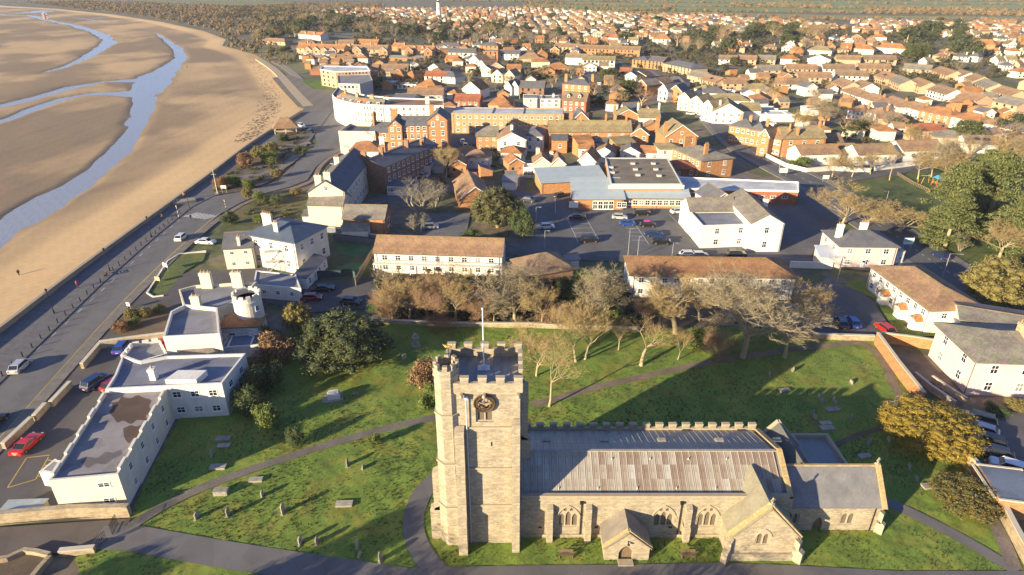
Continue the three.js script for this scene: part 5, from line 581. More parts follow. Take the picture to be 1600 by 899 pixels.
H('terrace', 'with three rear gables', 13.84,-239.68,44.61,-239.68,6.8, 9, 3.2, 'gable', 'brick', 'moss', { ch: [[-0.42, 0, 2, 1.2, 4], [-0.1, 0, 2.2, 1.2, 4], [0.2, 0, 2.2, 1.2, 4], [0.45, 0, 2.2, 1.2, 4]], win: { f: [6, 2] } });
H('gable', 'tall with pale barge boards behind the terrace', 23,-250.21,30.42,-250.21,8.4, 10, 3.6, 'cross', 'brick', 'slate', { win: { g: 1 }, ch: [[-0.5, 0.2, 2.6, 1.4, 4], [0.6, -0.2, 2.6, 1.4, 4]] });
[[931, 951, 204], [953, 975, 204], [876, 889, 202]].forEach(([a, b, y], i) => 0);
H('rear wing', 'first of the terrace rear wings', 31.85,-244.37,36.71,-244.37,6, 5, 2, 'cross', 'brick', 'moss', { win: { f: [1, 2] } }); H('rear wing', 'second of the terrace rear wings', 37.35,-245.47,42.72,-245.47,6, 5, 2.2, 'cross', 'brick', 'moss', { win: { f: [1, 2], g: 1 } }); H('rear wing', 'at the right end of the terrace', 44.32,-239.01,50.79,-237.96,6, 7, 2.4, 'cross', 'brick', 'moss', { win: { f: [2, 2] } });
H('outhouse', 'below the second rear wing', 37.47,-228.97,44.87,-231.87,4.6, 5, 1.4, 'mono', 'brick', 'moss', { win: { f: [1, 1] } }); H('outhouse', 'below the first rear wing', 23.77,-230.06,29.76,-232,4.8, 5, 1.4, 'mono', 'brick', 'orange', {}); H('outhouse', 'at the left end of the terrace', 14.82,-234.98,20.46,-234.98,4.8, 6, 1.4, 'mono', 'brick', 'slate', { win: { f: [1, 1] } });
H('outhouse', 'white and low beside the terrace yards', 29.94,-237.05,34.43,-235.06,3.6, 4, 1, 'mono', 'white', 'slate', { win: { f: [2, 1] } });
H('cottage', 'behind the left edge of the supermarket roof', 29.23,-222.73,35.72,-220.96,3.4, 7, 1.8, 'cross', 'white', 'tile', { win: { f: [2, 1] } }); H('cottage', 'behind the middle of the supermarket roof', 38.22,-222.73,44.81,-221.84,3.4, 7, 1.8, 'cross', 'white', 'slate', { win: { f: [2, 1] } }); H('cottage', 'low behind the supermarket roof vents', 45.29,-224.31,52.16,-222.52,3, 7, 1.5, 'gable', 'ivory', 'orange', { win: { f: [2, 1] } }); H('cottage', 'left of the supermarket behind the lone gable', 24.12,-228.21,29.41,-228.21,3.4, 7, 1.8, 'gable', 'white', 'orange', { win: { f: [2, 1] } });
H('house', 'square beside the orange corner building', 51.16,-220.86,59.39,-220.86,5, 8, 1.4, 'hip', 'ivory', 'moss', { win: { f: [2, 2], l: [2, 2] } });
H('corner house', 'on the main road bend with tall stack', 60.48,-201.14,72.12,-205.07,6, 17, 2.2, 'hip', 'brick', 'grey', { win: { f: [2, 2], l: [6, 2] }, ch: [[-0.2, 0.3, 3, 1.4, 3], [-0.1, -0.45, 2.6, 2.6, 6]] }); H('hall', 'with dark red roof behind the supermarket', 51.29,-200.7,60.69,-203.7,3.2, 9, 2, 'hip', 'red', 'red', { win: { f: [2, 1] } });
H('gabled house', 'tall with white timbered gable on the main road', 54.84,-228.78,66.52,-229.77,7.4, 12, 4, 'cross', 'brick', 'moss', { win: { f: [3, 2], g: 1 }, ch: [[-0.45, 0.3, 4, 1.4, 3], [-0.5, -0.4, 4.5, 1.4, 3]] }); H('porch', 'beside the timbered gable', 54.34,-237.56,56.98,-236.57,3, 5, 1, 'gable', 'white', 'red', {});
H('house', 'with pale valley roofs behind the terrace', 44.5,-275.63,54.27,-275.63,5.57, 9, 2.6, 'cross', 'brick', 'moss', { win: { f: [2, 1] }, ch: [[-0.5, -0.3, 2.6, 1.2, 3]] }); H('house', 'next right of the valley roofs', 53.61,-273.28,62.5,-273.28,5.24, 9, 2.8, 'gable', 'white', 'moss', { win: { f: [5, 1] }, ch: [[-0.5, 0, 2.4, 1.2, 3], [0.5, 0, 2.4, 1.2, 3]] }); H('house', 'with dark roof end behind the valley roofs', 49.37,-287.68,56.99,-287.68,5.69, 9, 2.2, 'gable', 'white', 'slate', {});
// east of the main road
H('shop house', 'cream corner at the top of the main road', 80.53,-318.59,85.23,-315.08,5.93, 10, 2.4, 'cross', 'cream', 'moss', { win: { f: [2, 3] } }); H('shop house', 'second cream house on the main road', 83.57,-308.57,88.26,-303.6,6.17, 10, 2.4, 'cross', 'cream', 'moss', { win: { f: [2, 3] } }); H('shop house', 'narrow white house on the main road', 85.2,-292.57,88.49,-288.01,7.01, 10, 2.4, 'cross', 'white', 'moss', { win: { f: [1, 3] }, ch: [[0.5, 0, 2, 1, 3]] });
H('hall', 'broad white gable facing the main road', 88.31,-286.56,100.88,-283.7,5.35, 16, 3.6, 'cross', 'white', 'moss', { win: { f: [4, 2] }, barge: false }); H('hall', 'joined to the broad white gable', 104.19,-293.39,112.25,-293.39,4.33, 10, 2.6, 'gable', 'white', 'moss', {}); H('workshop', 'long and low behind the broad white gable', 111.66,-290.23,126.51,-290.23,2.97, 9, 0, 'flat', 'white', 'pale', {}); H('workshop', 'blue roofed behind the long workshop', 116.44,-304.6,124.2,-304.6,2.79, 6, 0, 'flat', 'white', 'metal', {});
H('house', 'wide hipped behind the broad white gable', 99.01,-325.87,116.88,-322.35,3.46, 11, 2.6, 'hip', 'ivory', 'moss', { win: { f: [4, 1] } }); H('house', 'dark hipped roof above the cream shops', 100.72,-346.37,112.21,-344.39,3.5, 10, 2.6, 'hip', 'ivory', 'slate', {}); H('house', 'brick hipped bungalow east of the dark hipped roof', 127.89,-364.58,141.48,-360.28,2.92, 10, 2.4, 'hip', 'brick', 'moss', { win: { f: [3, 1] } });
H('villa', 'left of the brick row beside the main road', 84.82,-251.76,91.88,-246.06,6.6, 9, 2.6, 'hip', 'brick', 'slate', { win: { f: [4, 2] }, ch: [[-0.2, 0, 2, 1.2, 3], [0.2, 0, 2, 1.2, 3]] }); H('villa', 'second of the brick row beside the main road', 90.87,-245.86,95.07,-242.56,6.4, 9, 2.6, 'hip', 'brick', 'slate', { win: { f: [2, 2] }, ch: [[0.4, 0, 2, 1.2, 3]] });
H('villa', 'front gable of the big brick house with bay', 89.23,-231.66,92.07,-228.65,7.2, 12, 2.6, 'cross', 'brick', 'tile', { win: { f: [1, 2], g: 1 } }); H('villa', 'linking the two brick gables', 93.25,-232.26,96.39,-228.29,6.6, 11, 2.6, 'gable', 'brick', 'tile', { win: { f: [3, 2] }, ch: [[0.4, 0, 2, 1.2, 3]] }); H('villa', 'long orange side wall with mossy yellow roof', 97.08,-228.41,112.59,-229.39,6.8, 10, 3, 'gable', 'brick', 'moss', { win: { f: [3, 2] }, ch: [[-0.15, 0.35, 2.4, 1.2, 3], [0.46, 0, 1.8, 1.2, 2]] }); H('outhouse', 'dark red behind the long orange villa', 115.83,-235.37,122.2,-235.37,4, 9, 2.2, 'gable', 'red', 'brown', { win: { f: [2, 1] } });
H('bungalow', 'white with brown roof beside the trimmed hedge', 99.49,-217.66,113.94,-219.4,3.8, 9, 2.2, 'gable', 'white', 'tile', { win: { f: [4, 1] }, ww: 1.4, wh: 0.9 }); H('bungalow', 'white behind the first park trees', 119.3,-217.66,133.67,-219.4,3.8, 9, 2.4, 'gable', 'white', 'brown', { win: { f: [3, 1] } }); H('bungalow', 'with wide low roof behind the park trees', 137.61,-222.95,153.1,-224.76,3.8, 10, 2.4, 'gable', 'white', 'tile', { win: { f: [2, 1] } }); H('bungalow', 'small and dark left of the white bungalows', 117.68,-226.12,123.15,-226.12,3, 7, 1.8, 'gable', 'red', 'brown', {});
H('house', 'square with twin stacks above the park', 157.12,-250.02,169.61,-248.9,5, 9, 2.2, 'hip', 'tan', 'red', { win: { f: [3, 2] }, ch: [[-0.1, 0, 1.8, 1, 2], [0.2, 0, 1.8, 1, 2]] }); H('house', 'low hipped right of the square twin stack house', 160.8,-243.57,173.13,-240.43,4, 9, 2, 'hip', 'tan', 'grey', { win: { f: [3, 1] } }); H('bungalow', 'with solar panels above the park', 167.43,-235.06,178.35,-233.1,3.6, 9, 2, 'gable', 'white', 'tile', { solar: [[-0.1, 0.5], [0.15, 0.5]] });
[[175.86,-353.58,175.21,-333.88,3.65], [175.86,-333.88,176.47,-316.12,3.65], [181.45,-325.87,180.36,-304.04,3.77], [182.3,-308.86,184.25,-293.33,4.06], [153.21,-297.73,157.4,-290.29,4.08], [158.39,-291.17,162.66,-284.02,4.19], [183.35,-293.39,188.97,-279.17,4.33], [188.99,-279.33,192.79,-266.26,4.57], [192.55,-266.4,195.17,-259.05,4.8], [194.05,-257.11,198.3,-245.77,4.96]].forEach((q, i) => H('semi', ['at the near left end of the white semis', 'second white semi from the left', 'third of the white semis', 'fourth of the white semis beside bare bushes', 'in front of the white semis on the left', 'second in front of the white semis', 'fifth in the line of semis', 'sixth of the white semis', 'seventh of the white semis', 'rightmost of the white semis'][i], ...q, 9, 2.6, 'hip', i === 6 ? 'brick' : 'white', i === 9 ? 'slate' : i === 6 || i === 7 ? 'orange' : 'tile', { win: { f: [4, 2] }, ch: [[0.3, 0, 1.6, 1, 2]], chm: 'brick' }));
H('bungalow', 'brown roofed in front of the semis', 158.44,-279.9,168.91,-275.9,3.64, 8, 2.2, 'hip', 'tan', 'tile', {});
[[183.74,-382.65,182.19,-364.26,3.65], [190.32,-373.24,189.91,-359.92,3.65], [221.39,-408.2,220.95,-392.5,3.65], [222.08,-392.5,218.02,-373.24,3.65], [227.55,-382.65,224.39,-364.26,3.65], [223.26,-355.67,223.45,-339.58,3.65], [224.85,-333.88,227.02,-321.26,3.65], [262.4,-377.89,258.08,-359.92,3.65], [271.47,-400.21,267.05,-385.07,3.65], [273.83,-416.5,270.82,-402.84,3.65], [269.63,-431.06,265.98,-408.2,3.65], [256.57,-440.27,269.63,-431.06,3.65], [228.01,-440.27,247.35,-437.16,3.65], [203.14,-437.16,222.52,-434.09,3.65], [179.36,-437.16,198.07,-434.09,3.65], [158.49,-431.06,173.31,-431.06,3.65], [172.02,-400.21,190.82,-397.61,3.65], [197.92,-408.2,215.57,-402.84,3.65], [254.87,-351.52,253.74,-335.76,3.65], [234.56,-320.01,236.96,-306.67,3.87], [148.36,-375.55,153.98,-373.24,3.65], [154.34,-373.24,167.65,-373.24,3.65], [120.09,-376.55,133.51,-376.55,3.5], [107.85,-410.94,112.96,-397.61,3.65], [110.85,-392.5,115.73,-377.89,3.65], [150.41,-491.11,162.25,-487.31,3.36], [164.84,-491.11,176.58,-487.31,3.36], [179.28,-491.11,190.45,-487.31,3.36]].forEach((q, i) => H('estate house', ['first', 'second', 'third', 'fourth', 'fifth', 'sixth', 'seventh', 'eighth', 'ninth', 'tenth', 'eleventh', 'twelfth', 'thirteenth', 'fourteenth', 'fifteenth', 'sixteenth', 'seventeenth', 'eighteenth', 'nineteenth', 'twentieth', 'twenty-first', 'twenty-second', 'twenty-third', 'twenty-fourth', 'twenty-fifth', 'twenty-sixth', 'twenty-seventh', 'twenty-eighth'][i] + ' of the tan estate rows on the right', ...q, 10, 2.6, 'gable', i % 4 === 1 ? 'white' : 'tan', ['tile', 'brown', 'tile', 'grey'][i % 4], { win: { f: [hypot(q[2] - q[0], q[3] - q[1]) > 15 ? 6 : 3, 2], r: [0, 0] }, simple: true, wh: 1.1, solar: i === 2 || i === 24 ? [[0, 0.5]] : undefined, group: 'tan brick estate houses' }));
// west and middle distance
const FAR = { simple: true, wh: 1.5, ww: 1.1 };
H('villa row', 'four bayed beside the dune path', -176.29,-555.87,-135.28,-546.12,4.82, 10, 3, 'gable', 'tan', 'orange', { ...FAR, win: { f: [10, 2] }, ch: [[-0.3, 0, 2, 1.4, 3], [0, 0, 2, 1.4, 3], [0.3, 0, 2, 1.4, 3]] });
for (const [q, k] of [[[-165.28,-539.5,-159.18,-539.5,4.53], 'first'], [[-158.67,-539.5,-153.08,-539.5,4.53], 'second'], [[-151.32,-534.88,-145.27,-534.88,4.53], 'third'], [[-144.77,-534.88,-138.71,-534.88,4.53], 'fourth']]) H('bay gable', k + ' of the four bays beside the dune path', ...q, 4, 2.6, 'cross', 'tan', 'orange', { ...FAR, win: { f: [1, 2] } });
H('villa pair', 'with two end gables beyond the flat white block', -127.92,-543.25,-99.45,-538.52,5.11, 10, 3, 'gable', 'tan', 'tile', { ...FAR, win: { f: [7, 2] }, ch: [[0, 0, 2, 1.6, 4]] }); H('bay gable', 'left end of the villa pair', -125.97,-536.68,-119.39,-536.68,4.82, 4, 3, 'cross', 'buff', 'tile', { ...FAR, win: { f: [1, 2] } }); H('bay gable', 'right end of the villa pair', -104.87,-532.08,-97.85,-532.08,4.82, 4, 3, 'cross', 'buff', 'tile', { ...FAR, win: { f: [2, 2] } });
H('villa pair', 'with white dormers right of the villa pair', -88.02,-539.99,-62.07,-535.32,4.96, 10, 3, 'gable', 'tan', 'orange', { ...FAR, win: { f: [6, 2] }, dorm: [-0.1, 0.15], ch: [[-0.45, 0, 2, 1.4, 3], [0.45, 0, 2, 1.4, 3]] }); H('bay gable', 'left bay of the white dormer villas', -84.53,-533.53,-77.99,-533.53,4.67, 4, 2.8, 'cross', 'brick', 'orange', { ...FAR, win: { f: [1, 2] } }); H('bay gable', 'right bay of the white dormer villas', -68.87,-528.99,-62.38,-528.99,4.67, 4, 2.8, 'cross', 'brick', 'orange', { ...FAR, win: { f: [1, 2] } });
H('pavilion', 'low by the beach path', -163.51,-518.93,-146.32,-518.93,2.48, 11, 0, 'flat', 'white', 'pale', { ...FAR, win: { f: [3, 1] } }); H('garage', 'below the villa pair', -124.43,-513.25,-114.22,-513.25,2.19, 7, 1.6, 'gable', 'tan', 'tile', {}); H('garage row', 'below the white dormer villas', -93.08,-511.91,-65.44,-507.87,2.34, 7, 1.2, 'gable', 'brick', 'felt', {});
H('house', 'above the dune villas on the left', -152.5,-597.51,-139.05,-597.51,4.38, 9, 2.6, 'gable', 'tan', 'tile', { ...FAR, win: { f: [3, 2] } }); H('house', 'with white gable above the villa pair', -137.49,-603.21,-118.3,-597.51,4.38, 9, 2.8, 'gable', 'brick', 'orange', { ...FAR, win: { f: [3, 2] }, ch: [[0.4, 0, 2, 1.2, 3]] }); H('house', 'alone in the dune trees', -217.31,-695.59,-188.68,-673.59,4.38, 10, 2.6, 'gable', 'white', 'orange', { ...FAR, win: { f: [4, 2] }, dorm: [-0.2, 0.2] }); H('house', 'left behind the dune villas', -191.71,-612.2,-177.36,-612.2,4.09, 9, 2.4, 'hip', 'brick', 'tile', { ...FAR, win: { f: [3, 2] } }); H('bungalow', 'among dune pines at the left', -234.02,-637.26,-208.03,-625.01,2.92, 10, 2.6, 'hip', 'tan', 'tile', { ...FAR, win: { f: [3, 1] } }); H('house', 'small brick gable behind the white dormer villas', -103.06,-583.25,-93.47,-577.96,3.65, 8, 2.4, 'gable', 'brick', 'orange', { ch: [[-0.4, 0, 3, 1, 3]] });
H('hall', 'hipped below the pavilion', -131.77,-436.65,-108.42,-436.65,2.92, 13, 3, 'hip', 'red', 'tile', FAR); H('hall', 'second hipped hall to the right', -103.57,-433.82,-90.55,-430.81,3.29, 12, 3, 'hip', 'brick', 'tile', FAR); H('house', 'wide with small gables in the middle distance', -86.2,-442.82,-68.87,-442.82,2.92, 10, 2.6, 'gable', 'tan', 'tile', { ...FAR, win: { f: [3, 1] } }); H('lodge', 'left of the twin pyramid roofs', -73.08,-405.51,-65.29,-402.84,3.65, 9, 2.8, 'hip', 'red', 'orange', { ...FAR, win: { f: [2, 1] } }); H('lodge', 'right of the twin pyramid roofs', -65.71,-408.2,-59.47,-405.51,3.65, 9, 2.8, 'hip', 'red', 'orange', { ...FAR, win: { f: [1, 1] } });
block('flats', 'white and tan four storey flats beside the green lawn', 'flats', [[-112.51,-392.88],[-100.85,-382.13],[-82.17,-387.43],[-87.05,-404.21],[-115.18,-407.14]], 9, 'tan', 'pale', { par: 0.4, parm: MT.frame, simple: true, win: [[0, 3, 4, 1.6, 1.3], [1, 9, 4, 1, 1]] });
block('flats', 'grey flat roofed block behind the curved terrace', 'flats', [[-92.57,-353.23],[-80.54,-351.05],[-76.39,-364.48],[-82.18,-386.51],[-100.43,-383.94]], 7, 'grey', 'felt', { par: 0.3, simple: true, win: [[0, 5, 2, 1.2, 1.2]] }); H('hall', 'with white flank behind the curved terrace', -58.02,-316.76,-47.6,-315.05,4.74, 14, 2, 'gable', 'white', 'slate', {}); H('house', 'steep orange pyramid roof behind the curved terrace', -54.56,-366.77,-40.99,-362.42,2.92, 13, 4.5, 'hip', 'ivory', 'orange', {}); H('mews', 'shaded behind the straight white terrace', -52.15,-327.64,-34.34,-327.64,5.63, 10, 2.4, 'gable', 'grey', 'tile', { win: { f: [5, 2] } }); H('house', 'with half red half grey roof', -53.26,-405.51,-37.86,-402.84,3.65, 9, 2.4, 'gable', 'white', 'red', { ...FAR, win: { f: [5, 2] } }); H('house', 'mossy gable above the red roofed house', -55.38,-443.42,-46.72,-437.16,3.65, 10, 2.8, 'cross', 'white', 'moss', { ...FAR, win: { f: [1, 1] } }); H('garage row', 'white doors behind the grey flats', -66.23,-381.56,-55.19,-381.56,2.04, 6, 0, 'flat', 'white', 'felt', { ...FAR, win: { f: [4, 1] } }); H('van shed', 'pale roof in the yard behind the grey flats', -74.73,-392.06,-67.94,-392.06,1.9, 5, 0.6, 'gable', 'white', 'pale', {});
H('villa', 'slate roofed with white gables near the lighthouse wood', -65.27,-578.69,-42.6,-573.45,4.09, 11, 2.6, 'hip', 'brick', 'slate', { ...FAR, win: { f: [6, 2] }, ch: [[-0.3, 0, 1.8, 1.2, 3], [0.3, 0, 1.8, 1.2, 3]] }); H('villa', 'second slate villa near the lighthouse wood', -27.84,-581,-11.9,-575.69,4.38, 10, 2.4, 'hip', 'brick', 'slate', { ...FAR, win: { f: [4, 2] } }); H('house', 'with two white gables and balcony', -49.37,-523.1,-28.9,-518.72,4.82, 10, 2.6, 'gable', 'ivory', 'slate', { ...FAR, win: { f: [5, 2] } }); H('flats', 'square brick with central bay', -21.8,-513.6,-10.66,-513.6,6.28, 12, 0, 'flat', 'brick', 'felt', { ...FAR, win: { f: [3, 3] } }); H('house', 'modern white with balcony', -10.29,-518.51,5.35,-514.23,4.38, 10, 2.4, 'gable', 'white', 'slate', { ...FAR, win: { f: [4, 2] } });
H('gabled house', 'first white gable of the diagonal street', -30.24,-475.94,-22.68,-468.63,5.11, 11, 3, 'cross', 'white', 'tile', { ...FAR, win: { f: [2, 2] } }); H('gabled house', 'second white gable of the diagonal street', -23.01,-447.91,-17.23,-441.39,5.11, 11, 3, 'cross', 'white', 'tile', { ...FAR, win: { f: [2, 2] } }); H('gabled house', 'brown gable of the diagonal street', -14.6,-437.67,-5.01,-437.67,4.38, 10, 3, 'cross', 'tan', 'tile', { ...FAR, win: { f: [2, 2] } }); H('timbered house', 'left of the timbered pair', -12.43,-405.61,-5.41,-402.92,4.38, 10, 3, 'cross', 'cream', 'moss', { ...FAR, win: { f: [2, 2] } }); H('timbered house', 'right of the timbered pair', -4.63,-402.92,1.53,-400.25,4.38, 10, 3, 'cross', 'cream', 'moss', { ...FAR, win: { f: [2, 2] } }); H('house', 'behind the timbered pair', -3.29,-431.5,5.76,-431.5,4.38, 9, 2.4, 'gable', 'tan', 'orange', {}); H('gable', 'left of the small white twin gables', -4.19,-361.72,-0.35,-359.54,4.38, 10, 2.8, 'cross', 'white', 'slate', FAR); H('gable', 'right of the small white twin gables', -0.35,-361.72,3.47,-359.54,4.38, 10, 2.8, 'cross', 'white', 'slate', FAR); H('house', 'shaded slate row right of the small twin gables', 3.82,-359.25,17.26,-357.11,4.09, 10, 2.8, 'gable', 'brown', 'slate', { ...FAR, win: { f: [4, 2] } });
H('house', 'steep white timbered front above the apartment block', -26.56,-352.2,-16.84,-348.06,4.53, 12, 3.8, 'cross', 'white', 'orange', { win: { f: [3, 1] } }); H('house', 'low red roof above the apartment block', -28.14,-320.95,-15.87,-319.21,4.01, 9, 2.4, 'gable', 'red', 'red', { win: { f: [4, 2] } }); H('house', 'broad orange pyramid roof above the apartment block', -11.45,-316.65,-0.31,-314.98,2.65, 12, 4.2, 'hip', 'tan', 'orange', {}); H('house', 'white with slate half beside the shaded street', -46.81,-407.12,-34.08,-399.14,3.8, 10, 2.4, 'hip', 'white', 'slate', { win: { f: [3, 2] } }); H('house', 'small orange hipped left of the timbered front', -34.08,-347.92,-28.86,-345.94,2.92, 8, 2, 'hip', 'white', 'orange', {});
H('modern house', 'white cube left of the brick flats', 5.65,-322.71,12.56,-322.71,4.62, 11, 0, 'flat', 'ivory', 'felt', { win: { f: [1, 2] }, par: 0.2 }); H('modern house', 'second white cube with large windows', 12.92,-323.84,23.96,-323.84,4.12, 10, 0, 'flat', 'white', 'felt', { win: { f: [3, 2] }, par: 0.2, ww: 1.6, ch: [[0.2, 0, 1.6, 1, 2]] }); H('house', 'square red brick with dormers right of the white cubes', 23.91,-314.64,35.21,-311.25,5.11, 10, 3.4, 'gable', 'red', 'brown', { win: { f: [4, 2] }, dorm: [-0.25, 0.2] }); H('villa', 'ornate orange with banded front', 27.62,-362.89,41.93,-356.27,5.55, 11, 2.4, 'hip', 'brick', 'slate', { win: { f: [4, 2] }, ch: [[-0.45, 0.2, 3, 1.6, 3], [0.4, -0.3, 3, 1.4, 3]] });
H('house', 'mossy hipped behind the car yard', 3.78,-498.81,21.59,-494.93,2.92, 13, 4, 'hip', 'tan', 'tile', FAR); H('house', 'bright orange hipped in the middle distance', 13.91,-472.54,26.48,-472.54,3.8, 10, 2.6, 'hip', 'cream', 'orange', FAR); H('house', 'orange with white front gable', 24.03,-442.24,37.52,-442.24,3.8, 10, 2.8, 'hip', 'brick', 'orange', { ...FAR, win: { f: [4, 1] } }); H('cottage', 'tiny orange roof below the bright hipped house', 14.08,-433.16,21.54,-433.16,2.19, 7, 1.8, 'hip', 'brick', 'orange', {}); H('house', 'white gable end left of the balcony flats', 38.51,-489.9,54.33,-486.02,4.82, 11, 2.2, 'gable', 'white', 'moss', FAR); H('flats', 'white with long balconies in the middle distance', 49.93,-478.54,72.55,-474.86,4.38, 12, 2.2, 'gable', 'white', 'moss', { ...FAR, win: { f: [8, 2] }, ww: 1.8 });
H('apartment row', 'long orange row before the bare trees', 54.61,-552.45,101.46,-538.14,4.67, 12, 2.4, 'gable', 'brick', 'tile', { ...FAR, win: { f: [16, 2] } }); H('apartment row', 'short orange row left of the long row', 35.4,-570.47,54.84,-560.3,4.38, 12, 2.4, 'gable', 'tan', 'tile', { ...FAR, win: { f: [6, 2] } }); H('care home', 'left wing of the grey roofed brick home', 84.84,-475.94,94.28,-468.63,5.11, 12, 2.4, 'hip', 'brick', 'slate', { ...FAR, win: { f: [4, 3] } }); H('care home', 'middle wing of the grey roofed brick home', 94.28,-468.63,103.45,-461.52,5.11, 12, 2.4, 'gable', 'brick', 'slate', { ...FAR, win: { f: [4, 3] } }); H('care home', 'long right wing of the grey roofed brick home', 101.99,-454.62,113.77,-425.83,5.11, 13, 2.6, 'hip', 'tan', 'slate', { ...FAR, win: { f: [8, 3] } });
H('house', 'bright red roof beside the care home', 67.86,-424.77,74.69,-421.9,2.92, 10, 2.6, 'gable', 'white', 'red', {}); H('house', 'tan gable right of the bright red roof', 72.42,-410.94,81.63,-405.51,3.65, 10, 2.4, 'cross', 'tan', 'tile', { ...FAR, win: { f: [2, 2] } }); H('terrace house', 'first brick bay of the main road row', 68.38,-365.82,73.11,-359.15,5.11, 11, 2.6, 'cross', 'brick', 'grey', { ...FAR, win: { f: [2, 2] } }); H('terrace house', 'second brick bay of the main road row', 76.04,-372.73,83.18,-365.82,5.11, 11, 2.6, 'cross', 'brick', 'tile', { ...FAR, win: { f: [2, 2] } }); H('terrace house', 'white pointed gable of the main road row', 76.12,-343.68,79.8,-337.69,5.55, 11, 3, 'cross', 'white', 'slate', { ...FAR, win: { f: [2, 2] } }); H('terrace house', 'orange gable of the main road row', 80.78,-340.6,86.76,-336.66,5.4, 11, 3, 'cross', 'brick', 'slate', { ...FAR, win: { f: [2, 2] } }); H('house', 'slate hipped behind the main road row', 87.56,-387.51,98.84,-380.25,3.65, 10, 2.4, 'hip', 'ivory', 'slate', {}); H('house', 'brown hipped behind the cream shops', 99.13,-359.92,104.35,-353.58,3.65, 9, 2.2, 'hip', 'ivory', 'moss', {});
H('house', 'large white with orange roof by the tennis courts', 131.09,-639.75,147.03,-633.36,4.38, 12, 4, 'hip', 'white', 'orange', { ...FAR, win: { f: [4, 2] } }); H('house', 'white with orange roofs left of the tennis courts', 86.36,-664.87,101.13,-651.36,3.94, 11, 3.2, 'hip', 'white', 'orange', { ...FAR, win: { f: [3, 1] } });
H('house', 'white double gable above the estate', 214.52,-489.9,227.84,-482.32,3.94, 10, 2.8, 'cross', 'white', 'tile', FAR); H('house', 'white with orange hip above the estate', 195.5,-491.12,207.92,-487.3,3.8, 10, 2.6, 'hip', 'white', 'orange', FAR); H('house', 'tan gable above the estate left of the cedars', 234.72,-487.3,249.97,-483.53,3.8, 10, 2.6, 'gable', 'tan', 'tile', FAR); H('house', 'tan long roof left of the cedar clump', 254.8,-488.6,276.85,-484.82,3.65, 10, 2.6, 'gable', 'tan', 'brown', { ...FAR, win: { f: [5, 2] } }); H('house', 'cream half timbered in the orange cluster', 281.41,-559.74,293.32,-549.99,3.94, 11, 3.4, 'hip', 'cream', 'orange', FAR); H('house', 'orange gabled cluster left of the cedars', 303.65,-568.29,321.04,-553.34,4.09, 11, 3.6, 'hip', 'ivory', 'orange', FAR); H('house', 'large orange gables right of the cedars', 400.32,-597.51,412.67,-581,4.38, 12, 4, 'hip', 'brick', 'orange', FAR); H('house', 'mossy with white front left of the orange cluster', 240.66,-552.84,256.21,-543.37,3.65, 11, 3, 'hip', 'white', 'moss', FAR); H('house', 'white long front above the orange cluster', 349.73,-668.3,362.37,-661.45,3.65, 10, 2.6, 'hip', 'white', 'orange', FAR);
// lighthouses
{ const t = thing('lighthouse', 'tall white round lighthouse rising above the distant town', 'lighthouse', -109.59,-1041.87); part('tower', cyl(2.6, 4.2, 20, 20), WALL.white, t); part('gallery', cyl(3.3, 3.1, 0.6, 20, 0, 20), WALL.white, t); part('lantern', cyl(1.7, 1.7, 2.4, 14, 0, 20.6), MT.glass, t); part('dome', new THREE.SphereGeometry(1.9, 14, 7, 0, 2 * PI, 0, PI / 2), WALL.white, t, 0, 23, 0); part('door', box(1.4, 2.6, 0.3, 0, 1.3, 4.15), MT.timber, t); part('window', box(0.9, 1.4, 0.3), MT.glass, t, 0, 12, 3.35); }
{ const [x, z] = [-651.91,-969.09], t = thing('stilt_lighthouse', 'white timber lighthouse on nine stilts standing on the wet sand', 'lighthouse', x, z, 0.5, undefined, -1.9); for (let i = 0; i < 9; i++) part('stilt', box(0.6, 4.4, 0.6, 0, 2.2), WALL.grey, t, (i % 3 - 1) * 2.3, 0, (floor(i / 3) - 1) * 2.3); part('cabin', boxUV(box(6.6, 7.6, 6.6, 0, 7.6)), WALL.white, t); part('roof', new THREE.ConeGeometry(5, 1.6, 4).rotateY(PI / 4), WALL.white, t, 0, 12.2, 0); part('stripe', box(1.2, 7.6, 0.1), m_([0.5, 0.04, 0.04]), t, 0, 7.6, 3.36); part('window', box(1.4, 0.9, 0.1), MT.glass, t, 1.8, 8.4, 3.36); }
// prom shelter with pyramid roof
{ const t = thing('shelter', 'open sea front shelter with orange tiled pyramid roof', 'shelter', -94.21,-267.92, 0.3); part('roof', hipRoof(9, 6, 2.6, 4, 0.5), ROOF.tile, t); for (const [x, z] of [[-4.2, -2.7], [4.2, -2.7], [-4.2, 2.7], [4.2, 2.7], [0, 2.7]]) part('post', box(0.3, 2.7, 0.3, 0, 1.35), WALL.cream, t, x, 0, z); part('back_wall', box(8, 1, 0.3, 0, 0.5, -1), WALL.tan, t); }
